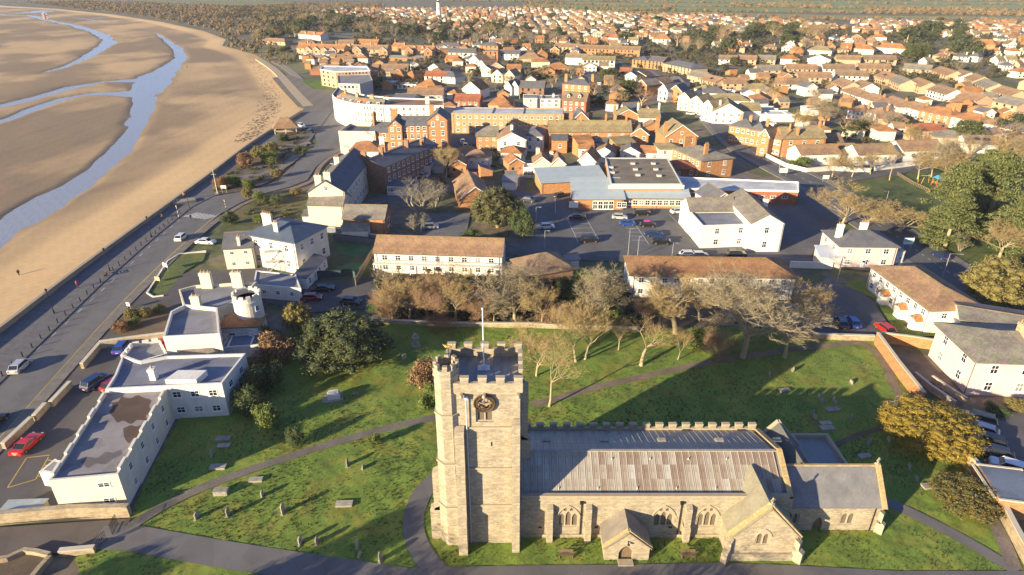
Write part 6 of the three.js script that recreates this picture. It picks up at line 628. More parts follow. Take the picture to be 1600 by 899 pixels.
// ---------- more distant houses, copies of a few kinds ----------
const protoH = [];
{
  const kinds = [['ivory', 'orange', 'hip'], ['tan', 'tile', 'gable'], ['brick', 'orange', 'gable'], ['tan', 'tile', 'hip'], ['ivory', 'moss', 'gable'], ['brick', 'tile', 'cross'], ['white', 'slate', 'hip'], ['white', 'brown', 'cross']];
  const rnd = mulberry(77), placed = scene.children.filter((o) => o.userData.category && o.position.z < -330).map((o) => [o.position.x, o.position.z, 13]);
  const zones = [[[[-65.2,-697.14],[36.96,-656.98],[116.74,-621.02],[180.05,-578.56],[321.86,-1057.5],[197.96,-1073.59],[68.51,-1243.12],[-137.7,-1505.19],[-337.44,-1537.46],[-221.18,-997.58],[-129.59,-873.17]], 1], [[[174.36,-559.34],[271.45,-541.3],[322.3,-559.34],[397.72,-697.14],[404.76,-821.63],[387.97,-931.36],[312.74,-1026.69]], 1], [[[279.07,-472.14],[328.35,-493.25],[399.73,-465.47],[747.05,-895.58],[541.52,-943.92],[469.04,-956.8]], 1], [[[-221.18,-997.58],[-337.44,-1537.46],[-449.92,-1537.46],[-458.01,-1388.4],[-321.86,-1057.5]], 0.45], [[[263.92,-357.51],[283.13,-321.09],[422.16,-493.25],[333.12,-458.99]], 1], [[[-43.83,-458.99],[-15.5,-402.37],[7.98,-415.25],[41.14,-428.93],[77.88,-452.66],[110.87,-656.98],[50.2,-669.86],[-25.58,-683.24],[-65.35,-632.58]], 0.5]];
  const woods = [[-226.79,-873.17, 60], [-27.42,-734.38, 45], [26.6,-711.59, 40], [325.66,-726.63, 55], [332.37,-758.62, 45], [400.38,-656.98, 60], [377.17,-588.65, 45], [215.16,-697.14, 60], [240.23,-656.98, 40], [147.89,-604.42, 25]], spots = [];
  for (let gz = -340; gz > -1300; gz -= 26) for (let gx = -320; gx < 1150; gx += 13) {
    const x = gx + (rnd() - 0.5) * 5 + (gz % 52 ? 6 : 0), z = gz + (rnd() - 0.5) * 7 - gx * 0.12; const zn = zones.find((q) => inPoly(q[0], x, z)); if (!zn || rnd() > zn[1] * 0.8) continue;
    if (woods.some((w) => hypot(x - w[0], z - w[1]) < w[2]) || placed.some((p) => hypot(x - p[0], z - p[1]) < p[2])) continue; spots.push([x, z, floor(rnd() * 8), (rnd() < 0.75 ? 0 : PI / 2) - 0.12 + (rnd() - 0.5) * 0.5 + (rnd() < 0.3 ? 0.5 : 0), 0.7 + rnd() * 0.35]);
  }
  spots.sort((a, b) => b[1] - a[1]);
  const near = spots.slice(0, 150), rest = spots.slice(150);
  near.forEach(([x, z, k, r, s]) => { const [wm, rm, ty] = kinds[k], rn = rm === 'brown' ? 'brownR' : rm; if (!protoH[k]) { protoH[k] = house('distant_house', `distant ${ADJ[wm]} house with ${ADJ[rn]} ${ty === 'hip' ? 'hipped' : ty === 'cross' ? 'front gable' : 'gable'} roof in the far town`, 'house', -4.5, 0, 4.5, 0, 3.8, 8, 2.4, ty, wm, rm, { simple: true, win: { f: [3, 2] }, wh: 1.1, ch: [[0.35, 0, 1.4, 0.9, 0]], group: `distant ${ADJ[wm]} ${ADJ[rn]} ${ty} houses` }); protoH[k].position.set(x, 0, z); protoH[k].rotation.y = r; protoH[k].scale.set(s, 1, s); } else copyOf(protoH[k], protoH[k].userData.label, x, z, r, [s, 1, s]); });
  const W = new THREE.InstancedMesh(boxUV(box(9, 3.7, 8, 0, 1.85)), m_([1, 1, 1], T.render), rest.length), Rf = new THREE.InstancedMesh(hipRoof(9, 8, 3.7, 2.5, 0.35), m_([1, 1, 1], T.tileRoof), rest.length), g = new THREE.Group(); g.name = 'distant_houses'; g.userData = { kind: 'stuff', label: 'mass of far small houses towards the fields' }; scene.add(g); W.name = 'wall'; Rf.name = 'roof'; W.userData.kind = Rf.userData.kind = 'stuff';
  const d = new THREE.Object3D(), c = new THREE.Color(); rest.forEach(([x, z, k, r, s], i) => { d.position.set(x, 0, z); d.rotation.y = r; d.scale.set(s, 1, s); d.updateMatrix(); W.setMatrixAt(i, d.matrix); Rf.setMatrixAt(i, d.matrix); const [wm, rm] = kinds[k]; W.setColorAt(i, c.copy(WALL[wm].color)); Rf.setColorAt(i, c.copy(ROOF[rm].color)); }); g.add(shade(W), shade(Rf));
}

// small outbuildings that crowd the yards of the town middle
{
  const rnd = mulberry(4242), kinds = [['white', 'tile', 'gable', 4.6, 2.6, 5], ['brick', 'tile', 'gable', 5, 3, 6], ['brick', 'slate', 'mono', 4.4, 2.6, 4], ['white', 'felt', 'flat', 4.4, 2.7, 6], ['ivory', 'orange', 'hip', 6, 3.4, 6], ['tan', 'grey', 'gable', 5.5, 3.2, 6], ['brick', 'orange', 'cross', 5.4, 4, 7], ['white', 'slate', 'cross', 5.4, 4, 7]], protos = [];
  const zones = [[[-37.09,-188.04],[-19.52,-188.04],[5.93,-190.61],[9.14,-225.22],[-23.67,-234.23],[-43.21,-238.02]], [[-26.03,-234.23],[14.2,-234.23],[65.87,-215.18],[77.48,-249.02],[70.37,-311.47],[82.27,-428.93],[-46.91,-493.25],[-97.22,-512.25],[-69.45,-357.51],[-35.44,-329.54]], [[89.14,-271.52],[129.96,-249.02],[157.45,-249.02],[218.78,-357.51],[156.32,-428.93],[108.28,-434.65],[96.65,-329.54]], [[-144.65,-458.99],[-75.32,-390.21],[-77.88,-452.66],[-119.27,-524.33],[-163.99,-524.33]], [[154.95,-249.02],[198.79,-234.23],[291.71,-357.51],[249.08,-378.71],[166.77,-290.94]]], roads = [OXROAD.map((q) => [q[0], q[1], 8])], cars = [[[-26.03,-234.23],[-28.15,-284.2],[-8.27,-277.73],[-4.82,-238.98]], [[0,-188.04],[17.78,-190.61],[55.3,-190.61],[99.94,-193.24],[95.13,-170.52],[78.23,-150.25],[68.27,-135.16],[-0.78,-145.19]], [[-23.28,-149.39],[-24.86,-168.39],[-11.54,-168.39],[-11.61,-150.25]]];
  const solid = scene.children.filter((o) => o.userData.category && o.children.some((c) => c.name === 'wall')).map((o) => { const b = new THREE.Box3().setFromObject(o); return [b.min.x - 2.2, b.max.x + 2.2, b.min.z - 2.2, b.max.z + 2.2]; }), put = [];
  for (let i = 0; i < 2600 && put.length < 120; i++) { const zn = zones[floor(rnd() * zones.length)], xs = zn.map((q) => q[0]), zs = zn.map((q) => q[1]), x = lerp(min(...xs), max(...xs), rnd()), z = lerp(min(...zs), max(...zs), rnd()); if (!inPoly(zn, x, z) || cars.some((c) => inPoly(c, x, z)) || roads.some((r) => distLine(r, x, z)[0] < 1) || solid.some((b) => x > b[0] && x < b[1] && z > b[2] && z < b[3]) || put.some((p) => hypot(p[0] - x, p[1] - z) < 8.5)) continue; put.push([x, z]); const k = floor(rnd() * 8), r = (rnd() - 0.5) * 0.6 + (rnd() < 0.3 ? PI / 2 : 0), s = 0.85 + rnd() * 0.4, [wm, rm, ty, w, h, d] = kinds[k], rn = rm === 'grey' ? 'greyR' : rm;
    if (!protos[k]) { protos[k] = house('outbuilding', `small ${ADJ[wm]} outbuilding with ${ADJ[rn]} roof in the crowded town yards`, 'outbuilding', -w / 2, 0, w / 2, 0, h, d, 1.6, ty, wm, rm, { win: { f: [2, 1] }, ww: 0.8, wh: 0.9, simple: true, group: `small ${ADJ[wm]} ${ADJ[rn]} ${ty} outbuildings` }); protos[k].position.set(x, 0, z); protos[k].rotation.y = r; } else copyOf(protos[k], protos[k].userData.label, x, z, r, s); }
}

// ---------- trees ----------
function tubes() {
  const pos = [], nor = [], idx = [], seg = (a, b, r0, r1, n) => {
    const d = b.clone().sub(a).normalize(), u = new THREE.Vector3(abs(d.y) > 0.9 ? 1 : 0, abs(d.y) > 0.9 ? 0 : 1, 0).cross(d).normalize(), v = d.clone().cross(u), k = pos.length / 3;
    for (let e = 0; e < 2; e++) for (let i = 0; i < n; i++) { const t = i / n * 2 * PI, x = u.x * cos(t) + v.x * sin(t), y = u.y * cos(t) + v.y * sin(t), z = u.z * cos(t) + v.z * sin(t), p = e ? b : a, r = e ? r1 : r0; pos.push(p.x + x * r, p.y + y * r, p.z + z * r); nor.push(x, y, z); }
    for (let i = 0; i < n; i++) { const j = (i + 1) % n; idx.push(k + i, k + j, k + n + i, k + j, k + n + j, k + n + i); }
  };
  return { seg, geo() { const g = new THREE.BufferGeometry(); g.setAttribute('position', new THREE.BufferAttribute(new Float32Array(pos), 3)); g.setAttribute('normal', new THREE.BufferAttribute(new Float32Array(nor), 3)); g.setIndex(idx); return g; } };
}
// a bare winter tree of height 1 (scaled up by its copies); kids = branches per level
function bareGeo(seed, kids, o = {}) {
  const rnd = mulberry(seed), T1 = tubes(), T2 = tubes(), up = o.up ?? 0.25, spread = o.spread ?? 0.75, thick = o.thick ?? 1;
  const grow = (p, d, len, r0, lv) => {
    const r = max(r0, 0.0009 * thick);
    const n = lv < 2 ? 3 : lv < kids.length - 1 ? 2 : 1, tip = lv === kids.length; let q = p.clone(), dir = d.clone(); const ends = [];
    for (let i = 0; i < n; i++) { dir.add(new THREE.Vector3(rnd() - 0.5, (rnd() - 0.5) * 0.6 + (lv > 2 ? up * 0.3 : 0.05), rnd() - 0.5).multiplyScalar(lv ? 0.5 : o.bend ?? 0.22)).normalize(); const e = q.clone().addScaledVector(dir, len / n), ra = r * (1 - 0.45 * i / n), rb = r * (1 - 0.45 * (i + 1) / n); (lv < 3 ? T1 : T2).seg(q, e, ra, tip ? ra * 0.35 : rb, lv === 0 ? 7 : lv < 3 ? 4 : 3); ends.push([e.clone(), dir.clone(), rb]); q = e; }
    if (tip) return;
    const k = kids[lv];
    for (let c = 0; c < k; c++) { const [e, dd, rr] = ends[c < k * 0.5 ? n - 1 : floor(rnd() * n)], a = rnd() * 2 * PI, sp = spread * (0.55 + rnd() * 0.8), side = new THREE.Vector3(cos(a), (rnd() - 0.4) * 0.5 + up, sin(a)), nd = dd.clone().multiplyScalar(1.05 - sp * 0.5).addScaledVector(side, sp).normalize(); grow(e, nd, len * (lv ? 0.66 : o.l1 ?? 0.72) * (0.7 + rnd() * 0.5), rr * (0.55 + rnd() * 0.25), lv + 1); }
  };
  const stems = o.stems ?? 1; for (let s = 0; s < stems; s++) { const a = s / stems * 2 * PI + rnd(); grow(new THREE.Vector3(stems > 1 ? cos(a) * 0.03 : 0, -0.01, stems > 1 ? sin(a) * 0.03 : 0), new THREE.Vector3(cos(a) * (stems > 1 ? 0.45 : o.lean ?? 0.06), 1, sin(a) * (stems > 1 ? 0.45 : 0.06)).normalize(), o.trunk ?? 0.3, (o.r ?? 0.024) * thick * 0.75, 0); }
  const a = T1.geo(), b = T2.geo(); b.computeBoundingBox(); const q = b.boundingBox, s = 1 / q.max.y, w = 1 / (0.5 * (q.max.x - q.min.x + q.max.z - q.min.z)); a.scale(w, s, w); b.scale(w, s, w); return [a, b];
}
const BARK = m_([0.36, 0.29, 0.18]), TWIG = m_([0.36, 0.27, 0.125]), TWIGR = m_([0.33, 0.205, 0.125]), TWIGG = m_([0.26, 0.225, 0.165]), TWIGY = m_([0.30, 0.25, 0.16]);
const bareKinds = {
  spread: [bareGeo(11, [5, 6, 6, 6, 6], { spread: 0.8, trunk: 0.17, l1: 1.15, up: 0.2 }), BARK, TWIG], broad: [bareGeo(23, [6, 6, 6, 6, 5], { spread: 0.95, trunk: 0.15, l1: 1.2, up: 0.12, r: 0.026 }), BARK, TWIGY], upright: [bareGeo(37, [5, 5, 6, 6, 5], { spread: 0.5, trunk: 0.24, l1: 1.0 }), BARK, TWIG], gnarled: [bareGeo(41, [4, 4, 5, 5, 4], { spread: 0.8, trunk: 0.3, r: 0.045, bend: 0.5, lean: 0.25 }), BARK, TWIG],
  bush: [bareGeo(53, [5, 5, 6, 6, 3], { spread: 0.8, stems: 5, trunk: 0.3, r: 0.014, up: 0.3 }), TWIGR, TWIGR], wide: [bareGeo(67, [5, 6, 6, 6, 4], { spread: 1.0, trunk: 0.14, l1: 1.25, up: 0.02, r: 0.024 }), BARK, TWIGY], leaning: [bareGeo(71, [4, 5, 5, 6, 4], { lean: 0.3, bend: 0.4, spread: 0.75, trunk: 0.4, r: 0.024 }), BARK, TWIG],
  farA: [bareGeo(83, [5, 5, 5, 4], { spread: 0.85, trunk: 0.16, thick: 1.4, l1: 1.1 }), BARK, TWIG], farB: [bareGeo(97, [5, 5, 6, 4], { spread: 0.75, trunk: 0.18, thick: 1.4, l1: 1.1 }), BARK, TWIGR], farC: [bareGeo(101, [4, 5, 6, 4], { spread: 0.8, stems: 3, trunk: 0.26, thick: 1.3 }), TWIGG, TWIGG],
};
function bare(kind, label, x, z, h, wide = 1, turn = R() * 6.28, group, name = 'bare_tree') { const [[a, b], m1, m2] = bareKinds[kind], t = thing(name, label, name.includes('bush') ? 'bush' : 'tree', x, z, turn, group); t.scale.set(h * wide, h, h * wide); part('trunk', a, m1, t); part('crown', b, m2, t); return t; }
// leafy crowns: small faces scattered over many lobes, with a solid heart of the same leaf colour
function leafGeo(seed, lobes, o) {
  const rnd = mulberry(seed), pos = [], col = [], nor = [], A = new THREE.Vector3(), B = new THREE.Vector3(), N = new THREE.Vector3(), ls = o.leaf * 0.58;
  const push = (p, c, n) => { pos.push(p.x, p.y, p.z); col.push(...c); nor.push(n.x, n.y, n.z); };
  for (const [cx, cy, cz, rx, ry, rz] of lobes) {
    const n = floor(o.n * 2.6 * (rx * ry + ry * rz + rx * rz) / 3);
    for (let i = 0; i < n; i++) {
      const u = rnd() * 2 - 1, a = rnd() * 2 * PI, s = sqrt(1 - u * u), k = 0.55 + 0.5 * pow(rnd(), 0.6) + (rnd() < 0.15 ? 0.2 : 0); N.set(s * cos(a), u, s * sin(a));
      const p = new THREE.Vector3(cx + N.x * rx * k, cy + N.y * ry * k, cz + N.z * rz * k), nn = new THREE.Vector3(N.x / rx, N.y / ry, N.z / rz).normalize();
      A.set(rnd() - 0.5, rnd() - 0.5, rnd() - 0.5).addScaledVector(nn, o.flat ? -0.2 : 0.25).normalize(); B.copy(nn).add(new THREE.Vector3(rnd() - 0.5, rnd() - 0.5, rnd() - 0.5).multiplyScalar(1.3)).cross(A).normalize(); const w = ls * (0.6 + rnd() * 0.8), h = w * (0.7 + rnd() * 0.8), f = B.clone().cross(A).normalize(); if (f.dot(nn) < 0) f.negate();
      const t = pow(rnd(), 0.8), c = [0, 1, 2].map((q) => lerp(o.c0[q], o.c1[q], t)), v = [p.clone().addScaledVector(A, h), p.clone().addScaledVector(B, w * 0.6), p.clone().addScaledVector(A, -h * 0.6), p.clone().addScaledVector(B, -w * 0.6)];
      for (const q of [0, 1, 2, 0, 2, 3]) push(v[q], c, f);
    }
    const core = new THREE.IcosahedronGeometry(1, 2), q = core.attributes.position; for (let i = 0; i < q.count; i++) { const x = q.getX(i), y = q.getY(i), z = q.getZ(i), j = 0.5 * (0.7 + 0.6 * vnoise(x * 3 + 9, y * 3 + z * 2.3, seed)); push(A.set(cx + x * rx * j, cy + y * ry * j, cz + z * rz * j), o.c0, B.set(x, y, z)); }
  }
  const g = new THREE.BufferGeometry(); g.setAttribute('position', new THREE.BufferAttribute(new Float32Array(pos), 3)); g.setAttribute('normal', new THREE.BufferAttribute(new Float32Array(nor), 3)); g.setAttribute('color', new THREE.BufferAttribute(new Float32Array(col), 3)); g.computeBoundingBox(); const bb = g.boundingBox, wx = 2 / (bb.max.x - bb.min.x + bb.max.z - bb.min.z); g.translate(0, -max(0, bb.min.y), 0); g.scale(wx, 1 / (bb.max.y - max(0, bb.min.y)), wx); g.computeVertexNormals && 0; return g;
}
function lobesIn(seed, n, o = {}) { const rnd = mulberry(seed), l = []; for (let i = 0; i < n; i++) { const a = rnd() * 2 * PI, r = sqrt(rnd()) * (o.R ?? 0.62), y = (o.y0 ?? 0.3) + rnd() * ((o.y1 ?? 0.8) - (o.y0 ?? 0.3)), k = 1 - pow(abs((y - (o.mid ?? 0.45)) / 0.62), 2) * 0.75, s = (o.s ?? 0.24) * (0.7 + rnd() * 0.6); l.push([cos(a) * r * k, y, sin(a) * r * k, s * (o.fx ?? 1), s * (o.fy ?? 0.8), s * (o.fx ?? 1)]); } return l; }
// lobes set round a dome, knobbly rather than smooth
function domeLobes(seed, n, o = {}) { const rnd = mulberry(seed), l = [[0, 0.42, 0, 0.36, 0.36, 0.36], [0.12, 0.4, 0.1, 0.34, 0.3, 0.34], [-0.14, 0.38, -0.08, 0.34, 0.3, 0.34]]; for (let i = 0; i < n; i++) { const y = -0.35 + 1.33 * (i + 0.5) / n, a = i * 2.39996 + rnd() * 0.5, r = sqrt(max(0, 1 - y * y)), k = 0.88 + (o.j ?? 0.25) * rnd(), s = (o.s ?? 0.11) * (0.7 + rnd() * 0.7); l.push([cos(a) * r * 0.44 * k, 0.42 + y * 0.46 * k, sin(a) * r * 0.44 * k, s, s * 0.85, s]); } return l; }
const LEAFM = new THREE.MeshPhysicalMaterial({ vertexColors: true, roughness: 0.85, side: THREE.DoubleSide });
const leafKinds = {
  oak: leafGeo(201, domeLobes(1, 60, { s: 0.12, j: 0.4 }), { n: 4200, leaf: 0.024, c0: [0.035, 0.05, 0.014], c1: [0.15, 0.155, 0.05] }), olive: leafGeo(203, domeLobes(3, 56, { s: 0.12 }), { n: 4200, leaf: 0.024, c0: [0.06, 0.065, 0.02], c1: [0.20, 0.175, 0.075] }), yew: leafGeo(205, domeLobes(5, 170, { s: 0.066, j: 0.16 }), { n: 9000, leaf: 0.012, c0: [0.18, 0.13, 0.014], c1: [0.48, 0.335, 0.04] }),
  bushy: leafGeo(207, lobesIn(7, 16, { R: 0.55, y0: 0.2, y1: 0.7, s: 0.28 }), { n: 2200, leaf: 0.04, c0: [0.03, 0.05, 0.015], c1: [0.12, 0.15, 0.045] }), fern: leafGeo(209, domeLobes(9, 90, { s: 0.09, j: 0.3 }), { n: 5000, leaf: 0.026, flat: true, c0: [0.055, 0.07, 0.02], c1: [0.27, 0.175, 0.045] }),
  cedar: leafGeo(211, lobesIn(11, 90, { R: 0.64, y0: 0.1, y1: 0.94, s: 0.2, fy: 0.16, mid: 0.25 }), { n: 4200, leaf: 0.024, flat: true, c0: [0.05, 0.07, 0.02], c1: [0.20, 0.205, 0.065] }), pine: leafGeo(213, lobesIn(13, 18, { R: 0.4, y0: 0.2, y1: 0.9, s: 0.2 }), { n: 1500, leaf: 0.045, c0: [0.025, 0.04, 0.016], c1: [0.09, 0.105, 0.035] }), gold: leafGeo(215, domeLobes(15, 70, { s: 0.11 }), { n: 4600, leaf: 0.02, c0: [0.14, 0.12, 0.03], c1: [0.32, 0.25, 0.085] }),
  rust: leafGeo(217, lobesIn(17, 14, { R: 0.5, y0: 0.2, y1: 0.7, s: 0.28 }), { n: 1800, leaf: 0.05, c0: [0.13, 0.075, 0.035], c1: [0.33, 0.19, 0.09] }), green: leafGeo(219, lobesIn(19, 14, { R: 0.5, y0: 0.2, y1: 0.7, s: 0.28 }), { n: 1800, leaf: 0.05, c0: [0.05, 0.08, 0.015], c1: [0.20, 0.24, 0.05] }), farP: leafGeo(221, lobesIn(21, 12, { R: 0.48, s: 0.26 }), { n: 500, leaf: 0.08, c0: [0.03, 0.042, 0.018], c1: [0.10, 0.11, 0.04] }),
};
const STEM = cyl(0.02, 0.035, 0.5, 7);
function leafy(kind, label, x, z, h, wide = 1, group, name = 'evergreen_tree', y = 0) { const t = thing(name, label, name.split('_').at(-1), x, z, R() * 6.28, group, y); t.scale.set(h * wide * 1.14, h * 1.04, h * wide * 1.14); part('trunk', STEM, BARK, t); part('crown', leafKinds[kind], LEAFM, t); return t; }
// churchyard and its edges
const BT = [
  ['bush', 'reddish bare thicket tree at the left end of the churchyard wall', -23.26,-108.35,7.81,1.03], ['spread', 'dense brown twiggy tree in front of the balcony block', -19.72,-107.84,11.39,1.06], ['bush', 'second brown twiggy tree before the balcony block', -15.28,-107.84,10.68,1.04], ['spread', 'wide bare tree just left of the flagpole', -10.79,-107.08,11.7,1.11], ['bush', 'pale twiggy tree right behind the flagpole', -6.36,-106.83,8.47,1], ['broad', 'broad bare tree with clear trunk before the barn', 0.49,-106.83,11.57,1.3], ['wide', 'low twiggy tree along the wall below the barn', -3.4,-105.84,7.47,1.16], ['spread', 'slim bare tree beside the dark conifers', 5.59,-105.84,10.33,0.92], ['bush', 'tangled bare growth under the dark conifers', 8.44,-104.87,5.49,1.65],
  ['spread', 'tan bare tree behind the tower right edge', 4.03,-88.67,10.45,0.85], ['leaning', 'leaning pale bare tree beside the path right of the tower', 5.72,-80.31,11.75,1.05], ['upright', 'twin stemmed bare tree beyond the leaning one', 10.99,-92.94,12,0.82], ['upright', 'second of the twin stemmed bare trees', 12.61,-93.75,11.41,0.8], ['broad', 'broad bare tree with yellow twigs in the middle of the wall', 16.82,-104.38,12.34,1.07], ['upright', 'thin bare tree between the ivy clump and the stub', 18.8,-96.67,7.1,0.69], ['gnarled', 'thick pollarded trunk on the lit grass', 21.98,-91.75,8.68,1.03], ['gnarled', 'leaning old trunk beside the car park', 30.32,-102.49,11.3,1.19], ['upright', 'young slender bare tree near the tower shadow', 28.6,-93.55,6.64,0.66],
  ['bush', 'reddish bare bush before the white row', 25.84,-106.34,7.24,1.03], ['broad', 'huge bare spreading tree in front of the white row', 39.95,-94.16,16.33,1.25], ['wide', 'low hanging bare boughs at the right of the huge tree', 47.28,-94.16,12.09,1.08], ['spread', 'bare tree close to the white row wall', 35.86,-107.33,10.65,1.09], ['bush', 'fine twigged bush at the churchyard path bend', 35.16,-92.94,6.73,1.13], ['spread', 'bare tree behind the thick pollarded trunk', 27.58,-104.14,11.05,0.94], ['bush', 'twiggy growth below the left churchyard wall', -13.17,-103.9,3.75,1.78], ['spread', 'bare tree overhanging the back car park', 54.92,-102.96,12.01,1.01], ['wide', 'bare tree at the right end of the white row', 49.92,-107.84,9.49,1.12]];
for (const [k, l, x, z, h, w] of BT) bare(k, l, x, z, h, w);
leafy('oak', 'broad dark evergreen tree standing left of the tower', -28.17,-93.21,8.1,1.93); leafy('gold', 'small olive green tree above the broad evergreen', -39.54,-103.18,6.26,0.9); leafy('yew', 'round golden yew beside the parked cars', 58.91,-71.97,5.4,2.38); leafy('fern', 'rust tinged spreading bush near the lower right path', 56.57,-59.95,3.27,2.38); leafy('olive', 'round olive tree in the middle of town yards', -3.81,-157.86,11.52,1.18); leafy('bushy', 'dark evergreen beside the round olive tree', 2.72,-150.69,8.57,0.71); leafy('gold', 'large yellow green tree at the right edge', 97.16,-113.66,9.98,1.4);
leafy('bushy', 'dark conifers before the barn', 10.73,-116.68,5.03,1.16); leafy('green', 'bright green conifer right of the barn', 13.45,-114.98,7.13,0.72); leafy('bushy', 'dark conifer below the cottage row end', 17.57,-114.34,5.91,0.97); leafy('green', 'ivy covered green clump in the wall trees', 17.74,-105.67,4.62,1.17); leafy('green', 'low green shrub near the leaning old trunk', 32.58,-97.83,3.36,1.28, undefined, 'evergreen_shrub');
for (const [k, l, q] of [['rust', 'brown shrub touching the left of the tower', [-14.75,-85.12,5.29,1]], ['green', 'green shrub below the brown tower shrub', [-12.87,-80.13,4.09,0.86]], ['bushy', 'dark shrub beside the white house fence', [-39.64,-83.77,5.91,1.16]], ['bushy', 'dark shrub nearest the board fence', [-39.9,-78.86,5,1]], ['green', 'sunlit shrub in the dark hedge', [-35.36,-75.31,4.61,0.85]], ['bushy', 'small shrub at the foot of the dark hedge', [-30.57,-71.49,3.25,0.85]], ['green', 'small lone shrub on the diagonal path', [-19.45,-71.36,2.11,0.85]], ['rust', 'brown hedge shrub below the small olive tree', [-39.82,-92.41,5.42,1.32]], ['bushy', 'dark hedge shrub above the brown one', [-43.08,-97.34,4.85,1]], ['rust', 'brown hedge shrub beside the garden stair', [-42.01,-89.93,3.76,1.15]], ['bushy', 'clipped dark shrub in front of the barn', [4.05,-121.79,3.46,1.27]], ['bushy', 'dark shrub at the left of the wall trees', [-26.24,-110.59,3.51,1.28]], ['bushy', 'hedge right of the round olive tree', [-9.38,-145.89,4.83,1.24]], ['gold', 'pale clipped shrub at the far right villa', [77.16,-79.75,1.68,2.04]], ['bushy', 'dark shrub below the pink villa', [73.55,-78.69,1.46,2.38]], ['rust', 'brown shrub over the parked car bonnet', [63.5,-64.21,2.52,1.51]], ['green', 'trimmed green hedge behind the white road wall', [98.41,-216.15,3.5,2.26]]]) leafy(k, l, ...q, undefined, 'evergreen_shrub');
// town and park trees
for (const [k, l, q, w] of [['upright', 'ivy clad bare tree behind the hotel yard', [-21.49,-202.97,10.89], 1], ['farC', 'large bare shrub in the hotel yard', [-25.48,-166.31,10.84], 1.5], ['farC', 'bare shrub beside the hall car park', [-23.73,-152.89,5.86], 1.2], ['farC', 'second bare shrub in the hotel yard', [-21.54,-170.52,9.23], 1], ['spread', 'bare tree at the left of the park street', [104.63,-203.69,8.65], 1], ['spread', 'second bare tree along the park street', [111.12,-203.69,9.48], 1], ['upright', 'third bare tree along the park street', [118.67,-206.65,7.91], 0.9], ['leaning', 'leaning bare tree on the park lawn', [121.56,-200.1,12.39], 0.9], ['spread', 'tall bare tree behind the park fence', [131.44,-201.53,12.05], 1], ['spread', 'bare tree over the swings', [137.06,-203.69,11.94], 0.9], ['broad', 'wide bare tree beside the play frame', [136.35,-196.62,15.19], 0.9], ['spread', 'bare tree right of the play frame', [137.96,-195.93,14.56], 1], ['spread', 'golden bare tree at the car park corner', [87.45,-159.36,11.54], 1.5], ['spread', 'bare tree over the main road bend', [93.76,-158.41,7.39], 1.7], ['spread', 'wide low bare tree beside the main road', [99.67,-153.79,8.26], 2.2], ['spread', 'bare tree on the shaded verge at the right', [114.62,-138.12,11.09], 1.5], ['farC', 'brown bush on the shaded verge', [107.72,-141.98,4.93], 1.2], ['broad', 'large bare tree behind the orange villas', [132.07,-273.98,14.02], 1.5], ['spread', 'bare tree left of the large one behind the villas', [119.72,-270.31,11.04], 0.9], ['upright', 'pale bare birch behind the workshop', [130.48,-329.54,11.47], 0.8], ['spread', 'bare tree at the upper right park edge', [166.87,-215.18,12.45], 1.1], ['broad', 'bare tree at the far right park edge', [170.73,-208.92,13.21], 1], ['spread', 'bare tree by the square twin stack house', [153.24,-245.93,9.76], 1]]) bare(k, l, ...q, w);
for (const [l, q] of [['dark spreading cedar on the park slope', [114.57,-157.11,17.19,1]], ['second spreading cedar right of the first', [127.42,-161.87,18.44,1]], ['lower cedar beside the verge', [105.85,-144.78,13.59,0.94]], ['cedar at the right edge above the yellow tree', [119.34,-140.4,14.92,1]], ['cedar behind the two big cedars', [138.67,-182.78,14.05,1]]]) leafy('cedar', l, ...q);
for (const [k, l, q] of [['rust', 'brown dome shrub at the near end of the planted bed', [-89.44,-191.08,4.19,1.34]], ['green', 'green dome shrub in the planted bed', [-86.59,-193.72,3.62,1.46]], ['green', 'low green shrub beside the flagpole bed', [-80.83,-190.95,3.05,1.34]], ['rust', 'brown tall shrub midway along the bed', [-91.37,-217.13,5.2,1.22]], ['gold', 'yellow shrub midway along the bed', [-89.98,-225.57,4.9,1.33]], ['green', 'green mound midway along the bed', [-85.05,-220.83,3.7,1.96]], ['gold', 'yellow grass clump at the top of the bed', [-88.96,-234.5,4.16,1.33]], ['bushy', 'dark shrub near the shelter', [-90.81,-252.45,3.41,1.55]], ['gold', 'dry grass clump on the park path', [-76.65,-203.3,2.8,1.46]], ['bushy', 'dark low shrub at the road bend', [-77.84,-232.68,3.64,1.44]], ['gold', 'pale shrub in the corner garden', [-77.81,-180.87,3.8,0.89]], ['bushy', 'dark shrub in the corner garden', [-67.78,-176.53,3.14,1.48]], ['green', 'green shrub in the corner garden', [-72.57,-177.59,3.21,1.35]], ['bushy', 'round shrub beside the zebra crossing', [-74.69,-159.78,4,1.12]], ['green', 'round green shrub left of the villa chimney', [-67.34,-160.66,2.64,1.24]], ['gold', 'palm like clump in the palm garden', [-72.96,-107.72,2.37,1.14]], ['green', 'grey green agave in the palm garden', [-71.35,-105.24,1.79,1.29]], ['gold', 'yellow shrub in the palm garden', [-70.96,-108.77,2.08,1.29]], ['rust', 'brown shrub in the palm garden', [-73.01,-103.51,2.1,1.48]], ['bushy', 'dark shrub at the back of the palm garden', [-69.27,-110.79,1.88,1.28]], ['gold', 'pale shrub at the kerb garden', [-64.82,-184.73,2.11,1.74]]]) leafy(k, l, ...q, undefined, 'garden_shrub', 0.15);
